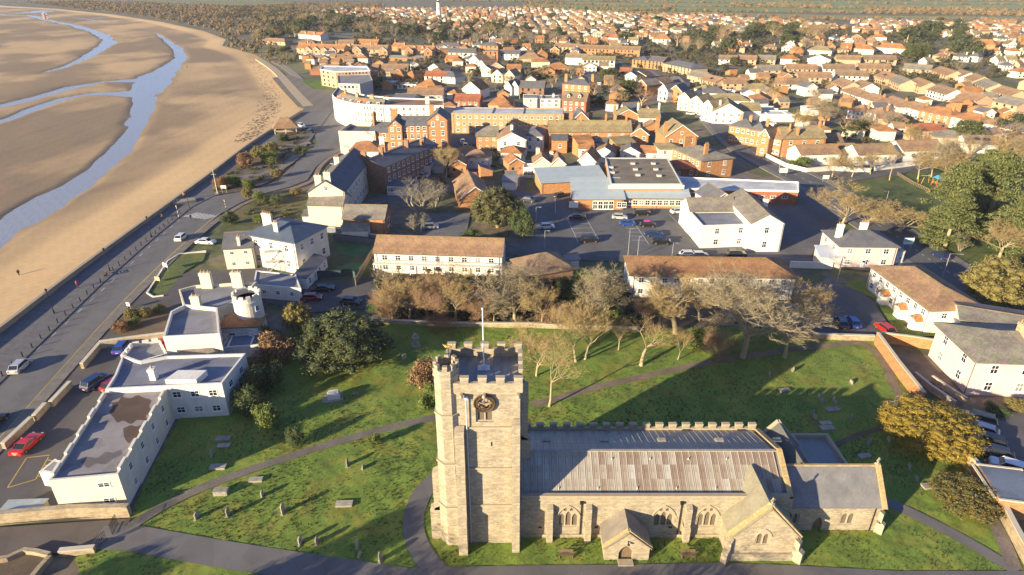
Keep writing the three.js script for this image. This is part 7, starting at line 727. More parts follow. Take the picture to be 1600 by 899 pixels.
// woods in the distance: single trees where they can be told apart
{
  const rnd = mulberry(909), zn = [[[[-262.67,-621.02],[-309.01,-831.46],[-312.74,-1026.69],[-227.45,-1026.69],[-132.81,-895.58],[-37.32,-726.63],[-67.76,-656.98],[-130.4,-697.14],[-186.19,-711.59],[-230.23,-683.24],[-237.63,-632.58]], 62, 0.4, 'dune wood', 11], [[[11.88,-632.58],[53.2,-711.59],[130.4,-697.14],[124.76,-632.58],[61.6,-656.98]], 12, 0.15, 'street behind the long orange row', 9], [[[116.24,-559.34],[149.09,-524.33],[191.36,-588.65],[244.05,-588.65],[297.04,-632.58],[387.49,-851.82],[316.73,-831.46],[226.29,-758.62]], 46, 0.22, 'wood beyond the estate', 12], [[[285.44,-500.69],[305.7,-478.98],[355.32,-524.33],[498.61,-742.29],[509.87,-831.46],[397.72,-697.14]], 22, 0.9, 'cedar clump behind the estate', 13], [[[40.52,-317.82],[70.54,-327.82],[76.92,-378.71],[52.43,-387.85],[43.41,-357.51]], 13, 0.3, 'yards beside the main road', 8], [[[-36.96,-656.98],[0,-632.58],[51.16,-683.24],[29.54,-793.43],[-30.2,-812.01]], 18, 0.3, 'lighthouse wood', 11], [[[130.89,-256.5],[162.87,-263.24],[181.15,-290.94],[151.1,-288.21]], 10, 0.35, 'gardens above the park', 7], [[[-38.2,-357.51],[-13.47,-345.81],[4.4,-378.71],[-12.98,-452.66],[-44.41,-465.47]], 9, 0.2, 'gardens behind the apartment block', 6], [[[7.57,-392.58],[28.99,-374.29],[53.48,-428.93],[26.3,-458.99]], 8, 0.2, 'gardens beside the ornate villa', 6], [[[131.5,-458.99],[208.24,-434.65],[278.38,-378.71],[333.12,-458.99],[237.87,-500.69],[140.72,-493.25]], 12, 0.4, 'estate gardens', 6], [[[165.66,-234.23],[192,-225.22],[226.9,-271.52],[181.74,-259.83]], 9, 0.4, 'far park edge', 10], [[[-83.34,-357.51],[-38.75,-402.37],[47.62,-378.71],[66.02,-338.4],[70.13,-458.99],[-49.7,-524.33],[-115.83,-508.34]], 14, 0.25, 'middle town yards', 6], [[[111.13,-357.51],[161.09,-329.54],[211.28,-338.4],[263.92,-357.51],[263.27,-428.93],[169.76,-443.48]], 12, 0.2, 'estate verges', 6], [[[-173.55,-493.25],[-144.78,-508.34],[-129.21,-524.33],[-180.05,-578.56],[-210.77,-588.65]], 14, 0.6, 'gardens beside the beach path', 4], [[[-118.82,-632.58],[403.56,-532.69],[647.96,-873.17],[94.77,-1026.69],[-213.78,-1161.75]], 46, 0.35, 'far town gardens', 9]];
  for (const [p, n, ev, where, hh] of zn) { const xs = p.map((q) => q[0]), zs = p.map((q) => q[1]); let k = 0, tries = 0; while (k < n && tries++ < 4000) { const x = lerp(min(...xs), max(...xs), rnd()), z = lerp(min(...zs), max(...zs), rnd()); if (!inPoly(p, x, z)) continue; k++; const h = hh * (0.7 + rnd() * 0.6); if (rnd() < ev) leafy(['farP', 'pine', 'oak'][floor(rnd() * 3)], `dark evergreen tree in the ${where}`, x, z, h, 1.1 + rnd() * 0.5, 'evergreens of the ' + where); else bare(['farA', 'farB', 'farC'][floor(rnd() * 3)], `bare brown winter tree in the ${where}`, x, z, h, 1.1 + rnd() * 0.4, rnd() * 6, 'bare trees of the ' + where); } }
  // scrub, hedgerows and far woods that read as one mass
  const scat = (name, label, geo, m, pts) => { const I = new THREE.InstancedMesh(geo, m, pts.length), d = new THREE.Object3D(), c = new THREE.Color(); I.name = name; I.userData = { kind: 'stuff', label }; pts.forEach(([x, y, z, s, w], i) => { d.position.set(x, y, z); d.rotation.y = rnd() * 6; d.scale.set(s * w, s, s * w); d.updateMatrix(); I.setMatrixAt(i, d.matrix); const v = 0.6 + rnd() * 0.7; I.setColorAt(i, c.setRGB(v * (0.9 + rnd() * 0.25), v, v * (0.85 + rnd() * 0.2))); }); scene.add(shade(I)); };
  const fill = (p, n, s0, s1) => { const xs = p.map((q) => q[0]), zs = p.map((q) => q[1]), o = []; let t = 0; while (o.length < n && t++ < n * 30) { const x = lerp(min(...xs), max(...xs), rnd()), z = lerp(min(...zs), max(...zs), rnd()); if (inPoly(p, x, z)) o.push([x, 0, z, s0 + rnd() * (s1 - s0), 1.2 + rnd() * 0.8]); } return o; };
  const scrubG = leafGeo(301, lobesIn(31, 5, { R: 0.5, y0: 0.1, y1: 0.55, s: 0.34 }), { n: 120, leaf: 0.13, c0: [0.16, 0.115, 0.06], c1: [0.34, 0.25, 0.13] }), woodG = leafGeo(303, lobesIn(33, 5, { R: 0.45, y0: 0.2, y1: 0.7, s: 0.32 }), { n: 120, leaf: 0.13, c0: [0.045, 0.045, 0.022], c1: [0.15, 0.13, 0.06] });
  const dune = [[-252.68,-599.08],[-211.35,-559.34],[-221.81,-621.02],[-260.08,-775.65],[-292.6,-1057.5],[-207.15,-1124.85],[-275.41,-1505.19],[-468.19,-1505.19],[-534.34,-1388.4],[-743.6,-1505.19],[-1020.44,-1642.96],[-1091.5,-1571.12],[-857.93,-1336.42],[-673.47,-1181.1],[-490.89,-983.61],[-354.89,-812.01],[-280.12,-683.24]];
  scat('dune_scrub', 'brown scrub covering the dunes behind the beach', scrubG, LEAFM, [...fill(dune, 2600, 2.2, 5), ...fill([[-199.26,-532.69],[-164.25,-478.98],[-154.79,-493.25],[-144.78,-508.34],[-174.36,-559.34],[-218,-609.86]], 90, 1, 2.4)]); scat('dune_wood', 'dark low woodland mass behind the dunes', woodG, LEAFM, [...fill([[-260.8,-697.14],[-238.41,-775.65],[-135.69,-726.63],[-37.65,-669.86],[-48.6,-873.17],[-147.45,-997.58],[-248.58,-1124.85],[-341.8,-1124.85],[-307.78,-873.17]], 420, 4, 8), ...fill([[-433.14,-997.58],[-331.9,-943.92],[-401.97,-1288.12],[-514.76,-1336.42]], 120, 4, 7)]);
  const hedge = []; for (const [l, n] of [[[[25.54,-1393.82],[202.77,-1225.97],[531.05,-1154.18],[890.8,-1073.59]], 300], [[[28.24,-1544.08],[204.34,-1393.82],[603.95,-1316.68],[1027.7,-1243.12]], 300], [[[-149.39,-1635.48],[147.42,-1613.46],[553.09,-1511.54],[1195.04,-1450.34]], 200], [[[23.56,-1283.48],[203.37,-1103.78],[318.62,-1080.16],[454.52,-983.61],[786.08,-943.92]], 300], [[[0,-1705.25],[615.45,-1685.29],[1326.76,-1613.46]], 200], [[[321.49,-1090.16],[345.43,-1181.1]], 30], [[[611.98,-1107.24],[673.72,-1243.12]], 40], [[[269.45,-1221.76],[300.27,-1336.42]], 40]]) for (let i = 0; i < n; i++) { const t = rnd() * (l.length - 1), k = floor(t), f = t - k; hedge.push([lerp(l[k][0], l[k + 1][0], f) + (rnd() - 0.5) * 6, 0, lerp(l[k][1], l[k + 1][1], f) + (rnd() - 0.5) * 9, 2 + rnd() * 4, 1.8]); }
  scat('hedgerow', 'brown hedgerows between the far fields', scrubG, LEAFM, hedge); scat('garden_greenery', 'low green and brown garden planting between the town houses', woodG, LEAFM, [...fill([[-83.34,-357.51],[-16.45,-428.93],[77.5,-402.37],[104.18,-357.51],[180.58,-357.51],[294.51,-402.37],[547.68,-697.14],[184.31,-997.58],[-129.59,-873.17],[-180.05,-578.56]], 3200, 1.6, 5), ...fill([[-27.33,-188.04],[0,-201.53],[0,-243.91],[-34.35,-243.91]], 50, 1, 2.4), ...fill([[-29.38,-124.92],[-13.97,-126.21],[24.44,-121.78],[24.12,-104.87],[4.86,-105.84],[-24.65,-107.84]], 260, 0.8, 2.6), ...fill([[-90.58,-188.04],[-94.91,-202.97],[-93.77,-241.92],[-92.82,-270.31],[-86.44,-271.52],[-78.27,-212.79],[-81.97,-190.61]], 110, 0.6, 1.6), ...fill([[-57.44,-170.52],[-48.46,-170.52],[-46.98,-157.47],[-54.51,-160.33],[-68.49,-161.3],[-74.95,-160.33],[-78.97,-170.52],[-72.07,-181.87]], 40, 0.6, 1.4), ...fill([[123.58,-245.93],[189.33,-234.23],[264.1,-338.4],[173.63,-357.51]], 130, 1, 3)]); scat('field_wood', 'thin brown woods in the far fields', scrubG, LEAFM, [...fill([[587.89,-1161.75],[780.27,-1057.5],[855.11,-1161.75],[638.95,-1265.23]], 200, 4, 8), ...fill([[424.49,-1361.93],[591.13,-1288.12],[636.12,-1388.4],[449.67,-1444.49]], 120, 4, 8)]);
}
// rough grass: tufts on the churchyard lawn
{
  const rnd = mulberry(515), blades = []; for (let i = 0; i < 7; i++) { const a = rnd() * 6.28, l = 0.5 + rnd() * 0.5, b = 0.35 + rnd() * 0.3, w = 0.09; blades.push([cos(a + 1.57) * w, 0, sin(a + 1.57) * w, -cos(a + 1.57) * w, 0, -sin(a + 1.57) * w, cos(a) * b, l, sin(a) * b]); }
  const g = new THREE.BufferGeometry(); g.setAttribute('position', new THREE.BufferAttribute(new Float32Array(blades.flat()), 3)); g.setAttribute('normal', new THREE.BufferAttribute(new Float32Array(blades.flatMap((b) => { const v = new THREE.Vector3(b[6], 0.6, b[8]).normalize(); return [v.x, v.y, v.z, v.x, v.y, v.z, v.x, v.y, v.z]; })), 3));
  const pts = [], solid = [[0.5, -61, 7.8, 8], [17, -61, 16.5, 7], [38, -60, 6.5, 4.8], [28.2, -53.6, 4, 2.4], [13, -53, 2.8, 2.4], [40, -66, 3, 4], [35, -66, 4, 4]]; let t = 0;
  while (pts.length < 17000 && t++ < 500000) { const x = lerp(-58, 82, rnd()), z = lerp(-112, -46, rnd()); if (!inPoly(YARD, x, z) || inPoly(FRONTROAD, x, z)) continue; if (PATHS.some(([c, w]) => distLine(c, x, z)[0] < w)) continue; if (solid.some((s) => abs(x - s[0] - (s[0] === 0.5 ? -3.5 : 0)) < s[2] * 0.5 + (s[2] > 10 ? s[2] * 0.5 : 0) && abs(z - s[1]) < s[3] * 0.5)) continue; const rough = fbm(x / 5, z / 5, 601, 3), south = smooth(-95, -60, z) * 0.5 + 0.5; if (rnd() > smooth(0.25, 0.6, rough) * south) continue; pts.push([x, lawnH(x, z) - 0.02, z, (0.06 + 0.13 * rnd()) * (0.6 + rough), 1.6]); }
  const I = new THREE.InstancedMesh(g, new THREE.MeshPhysicalMaterial({ color: 0xffffff, roughness: 0.95, side: THREE.DoubleSide, transmission: 0.4, thickness: 0 }), pts.length), d = new THREE.Object3D(), c = new THREE.Color(); I.name = 'rough_grass'; I.userData = { kind: 'stuff', label: 'rough grass tufts on the churchyard lawn' };
  pts.forEach(([x, y, z, s, w], i) => { d.position.set(x, y, z); d.rotation.y = rnd() * 6; d.scale.set(s * w * 1.3, s, s * w * 1.3); d.updateMatrix(); I.setMatrixAt(i, d.matrix); const v = 0.7 + rnd() * 0.6, y2 = rnd() < 0.25 ? 1 : 0; I.setColorAt(i, c.setRGB(v * (0.18 + y2 * 0.12), v * (0.24 + y2 * 0.05), v * 0.045)); }); scene.add(shade(I));
}

// ---------- vehicles ----------
function carProto(kind) {
  const P = { hatch: { L: 4.1, W: 1.76, H: 1.48, hood: 0.95, belt: 0.92, cab: [[-1.35, 0], [-0.75, 1], [1.25, 1], [1.85, 0]] }, suv: { L: 4.5, W: 1.86, H: 1.72, hood: 1.1, belt: 1.05, cab: [[-1.3, 0], [-0.75, 1], [1.75, 1], [2.1, 0]] }, saloon: { L: 4.6, W: 1.8, H: 1.44, hood: 0.95, belt: 0.9, cab: [[-1.3, 0], [-0.55, 1], [0.95, 1], [1.75, 0]] }, sports: { L: 4.5, W: 1.9, H: 1.3, hood: 0.86, belt: 0.84, cab: [[-1.1, 0], [-0.3, 1], [0.75, 1], [1.7, 0]] } }[kind], h = P.L / 2, s = new THREE.Shape();
  s.moveTo(-h, 0.35); s.lineTo(-h + 0.05, P.hood - 0.25); s.quadraticCurveTo(-h + 0.15, P.hood - 0.08, -h + 0.5, P.hood - 0.04); s.lineTo(P.cab[0][0], P.belt); s.lineTo(P.cab[3][0], P.belt); s.lineTo(h - 0.12, P.belt - 0.06); s.quadraticCurveTo(h, P.belt - 0.1, h, P.belt - 0.4); s.lineTo(h - 0.05, 0.32);
  const w = P.L * 0.31; s.lineTo(w + 0.36, 0.3); s.absarc(w, 0.32, 0.36, 0, PI, false); s.lineTo(-w + 0.36, 0.3); s.absarc(-w, 0.32, 0.36, 0, PI, false); s.lineTo(-h, 0.35);
  const body = new THREE.ExtrudeGeometry(s, { depth: P.W - 0.16, bevelEnabled: true, bevelThickness: 0.08, bevelSize: 0.06, bevelSegments: 2, curveSegments: 6 }).translate(0, 0, -P.W / 2 + 0.08);
  const slab = (a, y0, y1, in0, in1) => { const f = [], q = (x, y, z) => [x, y, z], W0 = P.W / 2 - in0, W1 = P.W / 2 - in1, b = [[a[0][0], y0, W0], [a[3][0], y0, W0], [a[3][0], y0, -W0], [a[0][0], y0, -W0]], t = [[a[1][0], y1, W1], [a[2][0], y1, W1], [a[2][0], y1, -W1], [a[1][0], y1, -W1]]; for (let i = 0; i < 4; i++) f.push([b[i], b[(i + 1) % 4], t[(i + 1) % 4], t[i]]); f.push(t); return poly(f); };
  const cabin = slab(P.cab, P.belt - 0.02, P.H - 0.04, 0.1, 0.26), roof = new THREE.BoxGeometry(P.cab[2][0] - P.cab[1][0] + 0.06, 0.07, P.W - 0.46).translate((P.cab[1][0] + P.cab[2][0]) / 2, P.H - 0.02, 0);
  const pil = merge([[0, 1], [3, 2]].flatMap(([a, b]) => [-1, 1].map((sd) => { const x0 = P.cab[a][0], x1 = P.cab[b][0], dx = x1 - x0, dy = P.H - P.belt, l = hypot(dx, dy); return new THREE.BoxGeometry(0.09, l, 0.07).rotateZ(-atan2(dx, dy)).translate((x0 + x1) / 2, (P.H + P.belt) / 2 - 0.02, sd * (P.W / 2 - 0.17)); })));
  return { P, body: boxUV(body), cabin, roof, pil, w };
}
const CARS = Object.fromEntries(['hatch', 'suv', 'saloon', 'sports'].map((k) => [k, carProto(k)]));
const TYRE = new THREE.CylinderGeometry(0.32, 0.32, 0.22, 16).rotateX(PI / 2), RIM = new THREE.CylinderGeometry(0.21, 0.21, 0.235, 10).rotateX(PI / 2), LIGHT = box(0.08, 0.16, 0.34), PLATE = box(0.02, 0.11, 0.5), paints = new Map();
const paint = (c) => { const k = c.join(); if (!paints.has(k)) paints.set(k, phys(c, { roughness: 0.35, clearcoat: 1, clearcoatRoughness: 0.06, metalness: 0.1 })); return paints.get(k); };
const COL = { white: [0.72, 0.72, 0.72], silver: [0.42, 0.44, 0.46], black: [0.012, 0.012, 0.014], dark: [0.035, 0.04, 0.05], blue: [0.012, 0.06, 0.32], navy: [0.01, 0.03, 0.11], red: [0.55, 0.018, 0.01], darkred: [0.22, 0.01, 0.02], green: [0.03, 0.07, 0.05], grey: [0.14, 0.15, 0.16] };
function car(label, kind, color, x, z, x2, z2, y = 0.16) {
  const c = CARS[kind], t = thing('car', label, 'car', x, z, atan2(-(z2 - z), x2 - x) + PI, undefined, y), m = paint(COL[color]);      // nose at local -x, pointing to x2,z2
  part('body', c.body, m, t); part('window', c.cabin, MT.glass, t); part('roof', c.roof, m, t); part('pillar', c.pil, m, t);
  for (const sx of [-1, 1]) for (const sz of [-1, 1]) { const w = part('wheel', TYRE, MT.rubber, t, sx * c.w, 0.32, sz * (c.P.W / 2 - 0.1)); part('rim', RIM, MT.alloy, w); }
  for (const sz of [-1, 1]) { part('headlight', LIGHT, MT.lampwhite, t, -c.P.L / 2 - 0.02, 0.66, sz * (c.P.W / 2 - 0.32)); part('tail_light', LIGHT, MT.lampred, t, c.P.L / 2 + 0.02, 0.74, sz * (c.P.W / 2 - 0.28)); part('mirror', box(0.12, 0.12, 0.2), m, t, c.P.cab[0][0] + 0.35, c.P.belt + 0.06, sz * (c.P.W / 2 + 0.06)); }
  part('number_plate', PLATE, m_([0.7, 0.6, 0.15]), t, c.P.L / 2 + 0.05, 0.55, 0); return t;
}
car('silver hatchback driving along the esplanade', 'hatch', 'silver', -82.65,-90.57, -83.22,-97.53); car('white car driving towards the zebra crossing', 'hatch', 'white', -82.63,-148.96, -82.65,-154.69); car('dark car at the left edge of the esplanade', 'saloon', 'black', -76.04,-75.36, -76.42,-79.66); car('long white estate on the gravel drive', 'saloon', 'white', -75.29,-146.02, -71.5,-145.6); car('bright red sports car on the marked forecourt', 'sports', 'red', -68.08,-70.84, -67.93,-73.62); car('dark blue off-roader on the middle forecourt', 'suv', 'navy', -67.12,-85.92, -66.17,-88.67); car('dark red car behind the off-roader', 'hatch', 'darkred', -63.93,-85.39, -63.03,-87.55); car('bright blue car on the upper forecourt', 'hatch', 'blue', -68.85,-96.67, -69.12,-99.29); car('red car half hidden by the castellated annexe', 'hatch', 'red', -62.37,-97.32, -62.64,-99.29);
car('white hatchback alone at the left of the supermarket car park', 'hatch', 'white', 9.01,-156.53, 13.39,-157); car('black car in the front bays of the car park', 'suv', 'black', 19.19,-147.27, 23.85,-147.69); car('dark estate in the rear bays of the car park', 'saloon', 'dark', 17.69,-163.77, 22.55,-163.77); car('silver car touching the blue car', 'hatch', 'silver', 29.14,-163.77, 32.87,-163.27); car('bright blue car in the middle of the car park', 'hatch', 'blue', 30.43,-158.89, 34.66,-158.89); { const c = car('black car with a pink roof box load', 'hatch', 'black', 35.66,-157.94, 39.6,-157.47); part('roof_box', new THREE.CapsuleGeometry(0.32, 1.1, 4, 10).rotateZ(PI / 2).scale(1, 0.6, 1.5), m_([0.5, 0.04, 0.25], null, { roughness: 0.4 }), c, 0.2, 1.58, 0); } car('dark off-roader near the supermarket doors', 'suv', 'black', 35.76,-166.83, 40.52,-166.83); car('dark blue saloon below the pink loaded car', 'saloon', 'navy', 35.82,-151.12, 39.78,-150.69); car('black off-roader in the nearest bay', 'suv', 'black', 36.7,-146.02, 40.86,-145.6); car('white car beside the white building corner', 'hatch', 'white', 45.99,-168.39, 48.43,-168.92); car('dark car in the shaded left bays', 'hatch', 'dark', 4.85,-178.33, 7.42,-177.17); car('small dark car beside the supermarket wing', 'hatch', 'dark', 14.27,-182.47, 16.88,-184.29); car('silver car parked by the brick bungalow', 'hatch', 'silver', -21.2,-156.53, -16.74,-157);
car('black car in the shaded lane below the villa', 'saloon', 'black', -39.57,-119.96, -36.36,-120.56); car('dark car further right in the shaded lane', 'hatch', 'dark', -32.5,-114.2, -29.55,-113.64); car('dark red car behind the hedge', 'hatch', 'darkred', -40.83,-115.88, -37.91,-116.16); car('white car behind the long white row', 'hatch', 'white', 41.37,-138.12, 44.82,-138.12); car('silver car behind the long white row', 'hatch', 'silver', 43.82,-137.74, 46.83,-137.74); car('dark car behind the long white row', 'suv', 'dark', 52.65,-138.12, 56.56,-138.12); car('bright red car beside the white flats lawn', 'hatch', 'red', 69.3,-103.19, 68.75,-105.84); car('blue car second from the red car', 'hatch', 'blue', 64.38,-105.6, 64.46,-107.84); car('dark car third from the red car', 'hatch', 'dark', 62.2,-105.35, 62.61,-107.84); car('pale blue car under the huge bare tree', 'hatch', 'silver', 53.54,-106.09, 54.93,-108.35); car('grey car under the bare trees', 'saloon', 'grey', 43.26,-112.28, 46.27,-111.74); car('white car by the long row porches', 'hatch', 'white', 49.87,-114.47, 51.54,-117.02); car('dark blue car on the shaded main road', 'hatch', 'navy', 100.18,-137.37, 99.56,-141.19); car('silver car beyond the barn', 'hatch', 'silver', -6.76,-115.31, -3.9,-115.31);
['green', 'silver', 'black', 'dark', 'white', 'grey'].forEach((c, i) => { const p = [[69,-76.25, 67.49,-77.16], [68.02,-73.91, 66.54,-74.92], [67.09,-71.39, 65.54,-72.35], [66.73,-68.98, 65.13,-69.9], [66.31,-65.96, 64.74,-66.94], [65.99,-63.34, 64.55,-64.39]][i]; car(['dark green car furthest along the yard row', 'silver blue car second in the yard row', 'black car third in the yard row', 'dark car fourth in the yard row', 'white car fifth in the yard row', 'grey car nearest in the yard row'][i], i % 2 ? 'hatch' : 'suv', c, ...p); });
car('white van like car leading the lay-by', 'suv', 'white', -91.08,-279, -87.14,-273.98); car('dark car second in the lay-by', 'hatch', 'dark', -86.98,-271.52, -83.8,-267.92); car('black car third in the lay-by', 'hatch', 'black', -83.8,-267.92, -80.7,-264.4); car('pale blue car at the top of the main road', 'hatch', 'silver', 83.83,-305.34, 89.33,-302.36); car('white car outside the broad white gable', 'hatch', 'white', 87.68,-295.13, 92.99,-292.32); car('white car in the apartment yard', 'hatch', 'white', -19.32,-250.07, -20.75,-263.24); car('silver car in the apartment yard', 'hatch', 'silver', -17.91,-243.91, -19.25,-256.5); car('dark car on the esplanade shoulder', 'suv', 'grey', -58.84,-215.18, -56.44,-220.1); car('black car behind the esplanade terrace', 'suv', 'black', -61.18,-218.44, -59.71,-223.49); car('dark car parked in the hotel yard', 'hatch', 'dark', -28.06,-207.4, -24.58,-206.65); car('silver car parked in the hotel yard', 'hatch', 'silver', -29.2,-202.97, -25.71,-201.53); car('blue car parked beside the glazed shed', 'hatch', 'navy', -32.76,-198.7, -29.4,-198); car('white car on the main road hill', 'hatch', 'white', 89.92,-260.96, 90.49,-271.52);
// bay markings
{ const bay = (a, b) => struct('bay_marking', ribbon([a, b], 0.11, 0.164), MT.paintW); for (const l of [[[15.05,-163.27],[16.42,-146.43]], [[20.24,-163.27],[21.73,-147.27]], [[32.71,-159.36],[33.63,-145.6]], [[43.45,-167.35],[46.19,-144.38]], [[12.85,-184.29],[12.08,-168.39]]]) bay(l[0], l[1]); for (let i = 0; i < 5; i++) { const t = i / 5, A = [[15.05,-163.27],[16.42,-146.43]], B = [[20.24,-163.27],[21.73,-147.27]], C = [[29.66,-159.36],[29.86,-145.6]], D = [[32.71,-159.36],[33.63,-145.6]], L = (p, q) => [lerp(p[0], q[0], t), lerp(p[1], q[1], t)]; bay(L(...[A[0], A[1]]), L(...[B[0], B[1]])); bay(L(C[0], C[1]), L(D[0], D[1])); }
  const yb = (...p) => { for (let i = 0; i + 1 < p.length; i++) struct('bay_marking', ribbon([p[i], p[i + 1]], 0.14, 0.178), MT.paintY); }; yb(...[[-65.33,-62.88],[-66.73,-68.6],[-63.9,-69.11]]); yb(...[[-65.33,-62.88],[-63.9,-63.69],[-62.69,-64.39],[-63.82,-68.72]]); for (let i = 0; i < 4; i++) { const a = [[-62.77,-64.51],[-63.82,-68.72]], b = [[-62.03,-64.16],[-62.62,-67.95]], t = (i + 0.5) / 4; yb([lerp(a[0][0], a[1][0], t), lerp(a[0][1], a[1][1], t)], [lerp(b[0][0], b[1][0], t) + 0.5, lerp(b[0][1], b[1][1], t) - 0.3]); } }
// ---------- churchyard stones ----------
const SM = [m_([0.40, 0.38, 0.32], T.stone, { bump: 0.02 }), m_([0.33, 0.31, 0.27], T.stone, { bump: 0.02 }), m_([0.46, 0.42, 0.33], T.stone, { bump: 0.02 })];
const HS = (() => { const s = new THREE.Shape(); s.moveTo(-0.36, -0.2); s.lineTo(0.36, -0.2); s.lineTo(0.36, 0.95); s.quadraticCurveTo(0.34, 1.12, 0.18, 1.16); s.quadraticCurveTo(0, 1.3, -0.18, 1.16); s.quadraticCurveTo(-0.34, 1.12, -0.36, 0.95); return boxUV(new THREE.ExtrudeGeometry(s, { depth: 0.12, bevelEnabled: true, bevelSize: 0.02, bevelThickness: 0.02, bevelSegments: 1, curveSegments: 5 }).translate(0, 0, -0.06)); })(), BASE = ubox(0.95, 0.16, 0.35), SLAB = ubox(2.0, 0.22, 0.85), SLABT = ubox(2.1, 0.1, 0.95, 0, 0.222);
function headstone(label, x, z, h = 1.15, turn = 1.3, tilt = 0, m = 0, y = 0.05) { const t = thing('headstone', label, 'headstone', x, z, turn, 'churchyard headstones', y); t.scale.set(1, h / 1.2, 1); t.rotation.x = tilt; part('stone', HS, SM[m], t); part('base', BASE, SM[1], t); }
function ledger(label, x, z, turn, m = 1, hh = 1, s = 1) { const t = thing('ledger_tomb', label, 'tomb', x, z, turn, 'flat churchyard tombs', 0.06); t.scale.set(s, hh, s); part('plinth', SLAB, SM[m], t); part('slab', SLABT, SM[(m + 1) % 3], t); }
[['leaning headstone nearest the stone gate', -38.59,-57.89, 1.0, 0], ['headstone second from the gate', -34.91,-58.3, 1.35, 0.06], ['small pale headstone on the upper slope', -31.86,-61.52, 1.0, 0], ['tall thin headstone with the longest shadow', -28.27,-58.72, 1.7, 0.04], ['pale headstone high on the slope beside a broken one', -22.3,-67.19, 1.2, 0], ['short broken headstone beside the pale one', -20.09,-66.57, 0.7, 0.1], ['headstone left of the pair above the road', -24.72,-53.97, 1.35, 0.08], ['headstone right of the pair above the road', -22.8,-54.07, 1.25, 0.2], ['slim white headstone near the curved path', -18.03,-53.51, 1.25, 0.05], ['tiny leaning stone near the curved path', -17.44,-52.14, 0.75, 0.35], ['headstone closest to the church road', -14.98,-51.52, 1.5, 0], ['grey headstone beside the flat slabs', -41.37,-68.98, 1.3, 0.1]].forEach(([l, x, z, h, tl], i) => headstone(l, x, z, h * 0.9, 1.38 + (i % 3) * 0.14, tl, i % 3));
[['leaning white headstone beside the huge tree', 47.05,-90.19, 1.1, 0.5], ['small headstone left of the leaning one', 42.63,-88.67, 0.9, 0], ['first of a close pair of headstones', 48.15,-82.29, 1.0, 0.1], ['second of a close pair of headstones', 48.05,-81.12, 1.1, 0.25], ['headstone right of the close pair', 50.21,-81.95, 0.8, 0], ['low headstone right of the close pair', 50.06,-80.96, 0.7, 0], ['upper headstone above the double slab', 45.51,-78.4, 0.9, 0], ['lower headstone above the double slab', 45.34,-77.32, 0.9, 0], ['lone squat headstone right of the double slab', 50.81,-77.32, 0.8, 0], ['tilted pale headstone behind the vestry', 50.41,-71.52, 1.3, 0.3], ['headstone beside the golden yew', 53.67,-72.21, 0.9, 0], ['small headstone in the far lawn', 55.16,-86.46, 0.7, 0], ['small headstone near the yew shadow', 56.43,-79.66, 0.7, 0], ['headstone stub near the chancel path', 53.53,-66.7, 0.7, 0], ['low headstone beside the chancel path', 53.32,-64.51, 0.6, 0]].forEach(([l, x, z, h, tl], i) => headstone(l, x, z, h * 0.9, 1.2 + (i % 4) * 0.14, tl, (i + 1) % 3));
[['upper grey ledger beside the white house', -41.28,-72.49, 0.05], ['second ledger beside the white house', -40.58,-70.98, 0.05], ['long ledger above the diagonal path', -39.63,-66.7, 0.05], ['raised grey ledger below the diagonal path', -37.22,-61.86, 0.05], ['ledger sunk in the grass near the church', -21.04,-59.99, 0.05], ['pale ledger at the top of the rough grass', -33.66,-64.27, 0.1], ['flat slab beside the close headstones', 48.94,-79.35, 0.1], ['upper of the double slabs', 46.37,-75.96, 0.08], ['lower of the double slabs', 46.11,-74.92, 0.08], ['flat slab in the open shaded lawn', 43.52,-84.34, 0.2], ['flat slab near the yew', 58.6,-80.8, 0.1], ['flat cross slab behind the vestry', 48.55,-68.85, 0.2], ['flat slab beside the rust bush', 54.27,-63.11, 0.1]].forEach(([l, x, z, t], i) => ledger(l, x, z, t, i % 3, i === 3 ? 2.4 : 1, i % 2 ? 0.85 : 1));
{ const t = thing('chest_tomb', 'white stepped chest tomb on a dark base in the shaded lawn', 'tomb', -28.09,-82.29, 0.25, undefined, 0.06); part('kerb', ubox(3.2, 0.2, 2.0), SM[1], t); part('chest', ubox(1.9, 0.9, 1.1, 0, 0.2), m_([0.62, 0.62, 0.6], T.render), t, 0.2); part('lid', ubox(1.5, 0.3, 0.8, 0, 1.1), m_([0.62, 0.62, 0.6], T.render), t, 0.2); }
{ const t = thing('pedestal_tomb', 'tall urn topped pedestal tomb behind the tower', 'tomb', -17.16,-97.97, 0.3, undefined, 0.06); part('base', ubox(1.4, 0.4, 1.4), SM[0], t); part('pedestal', ubox(0.9, 1.5, 0.9, 0, 0.4), SM[1], t); part('cornice', ubox(1.1, 0.18, 1.1, 0, 1.9), SM[0], t); part('urn', new THREE.LatheGeometry([[0.1, 0], [0.2, 0.1], [0.38, 0.4], [0.3, 0.6], [0.12, 0.75], [0.02, 0.9]].map((p) => new THREE.Vector2(...p)), 10), SM[1], t, 0, 2.08, 0); }
headstone('small post like stone near the urn tomb', -18.58,-93.75, 1.2, 0.6, 0.1, 2); headstone('slab like stone leaning beside the chest tomb', -24.7,-83.3, 0.8, 0.4, 0.5, 1);
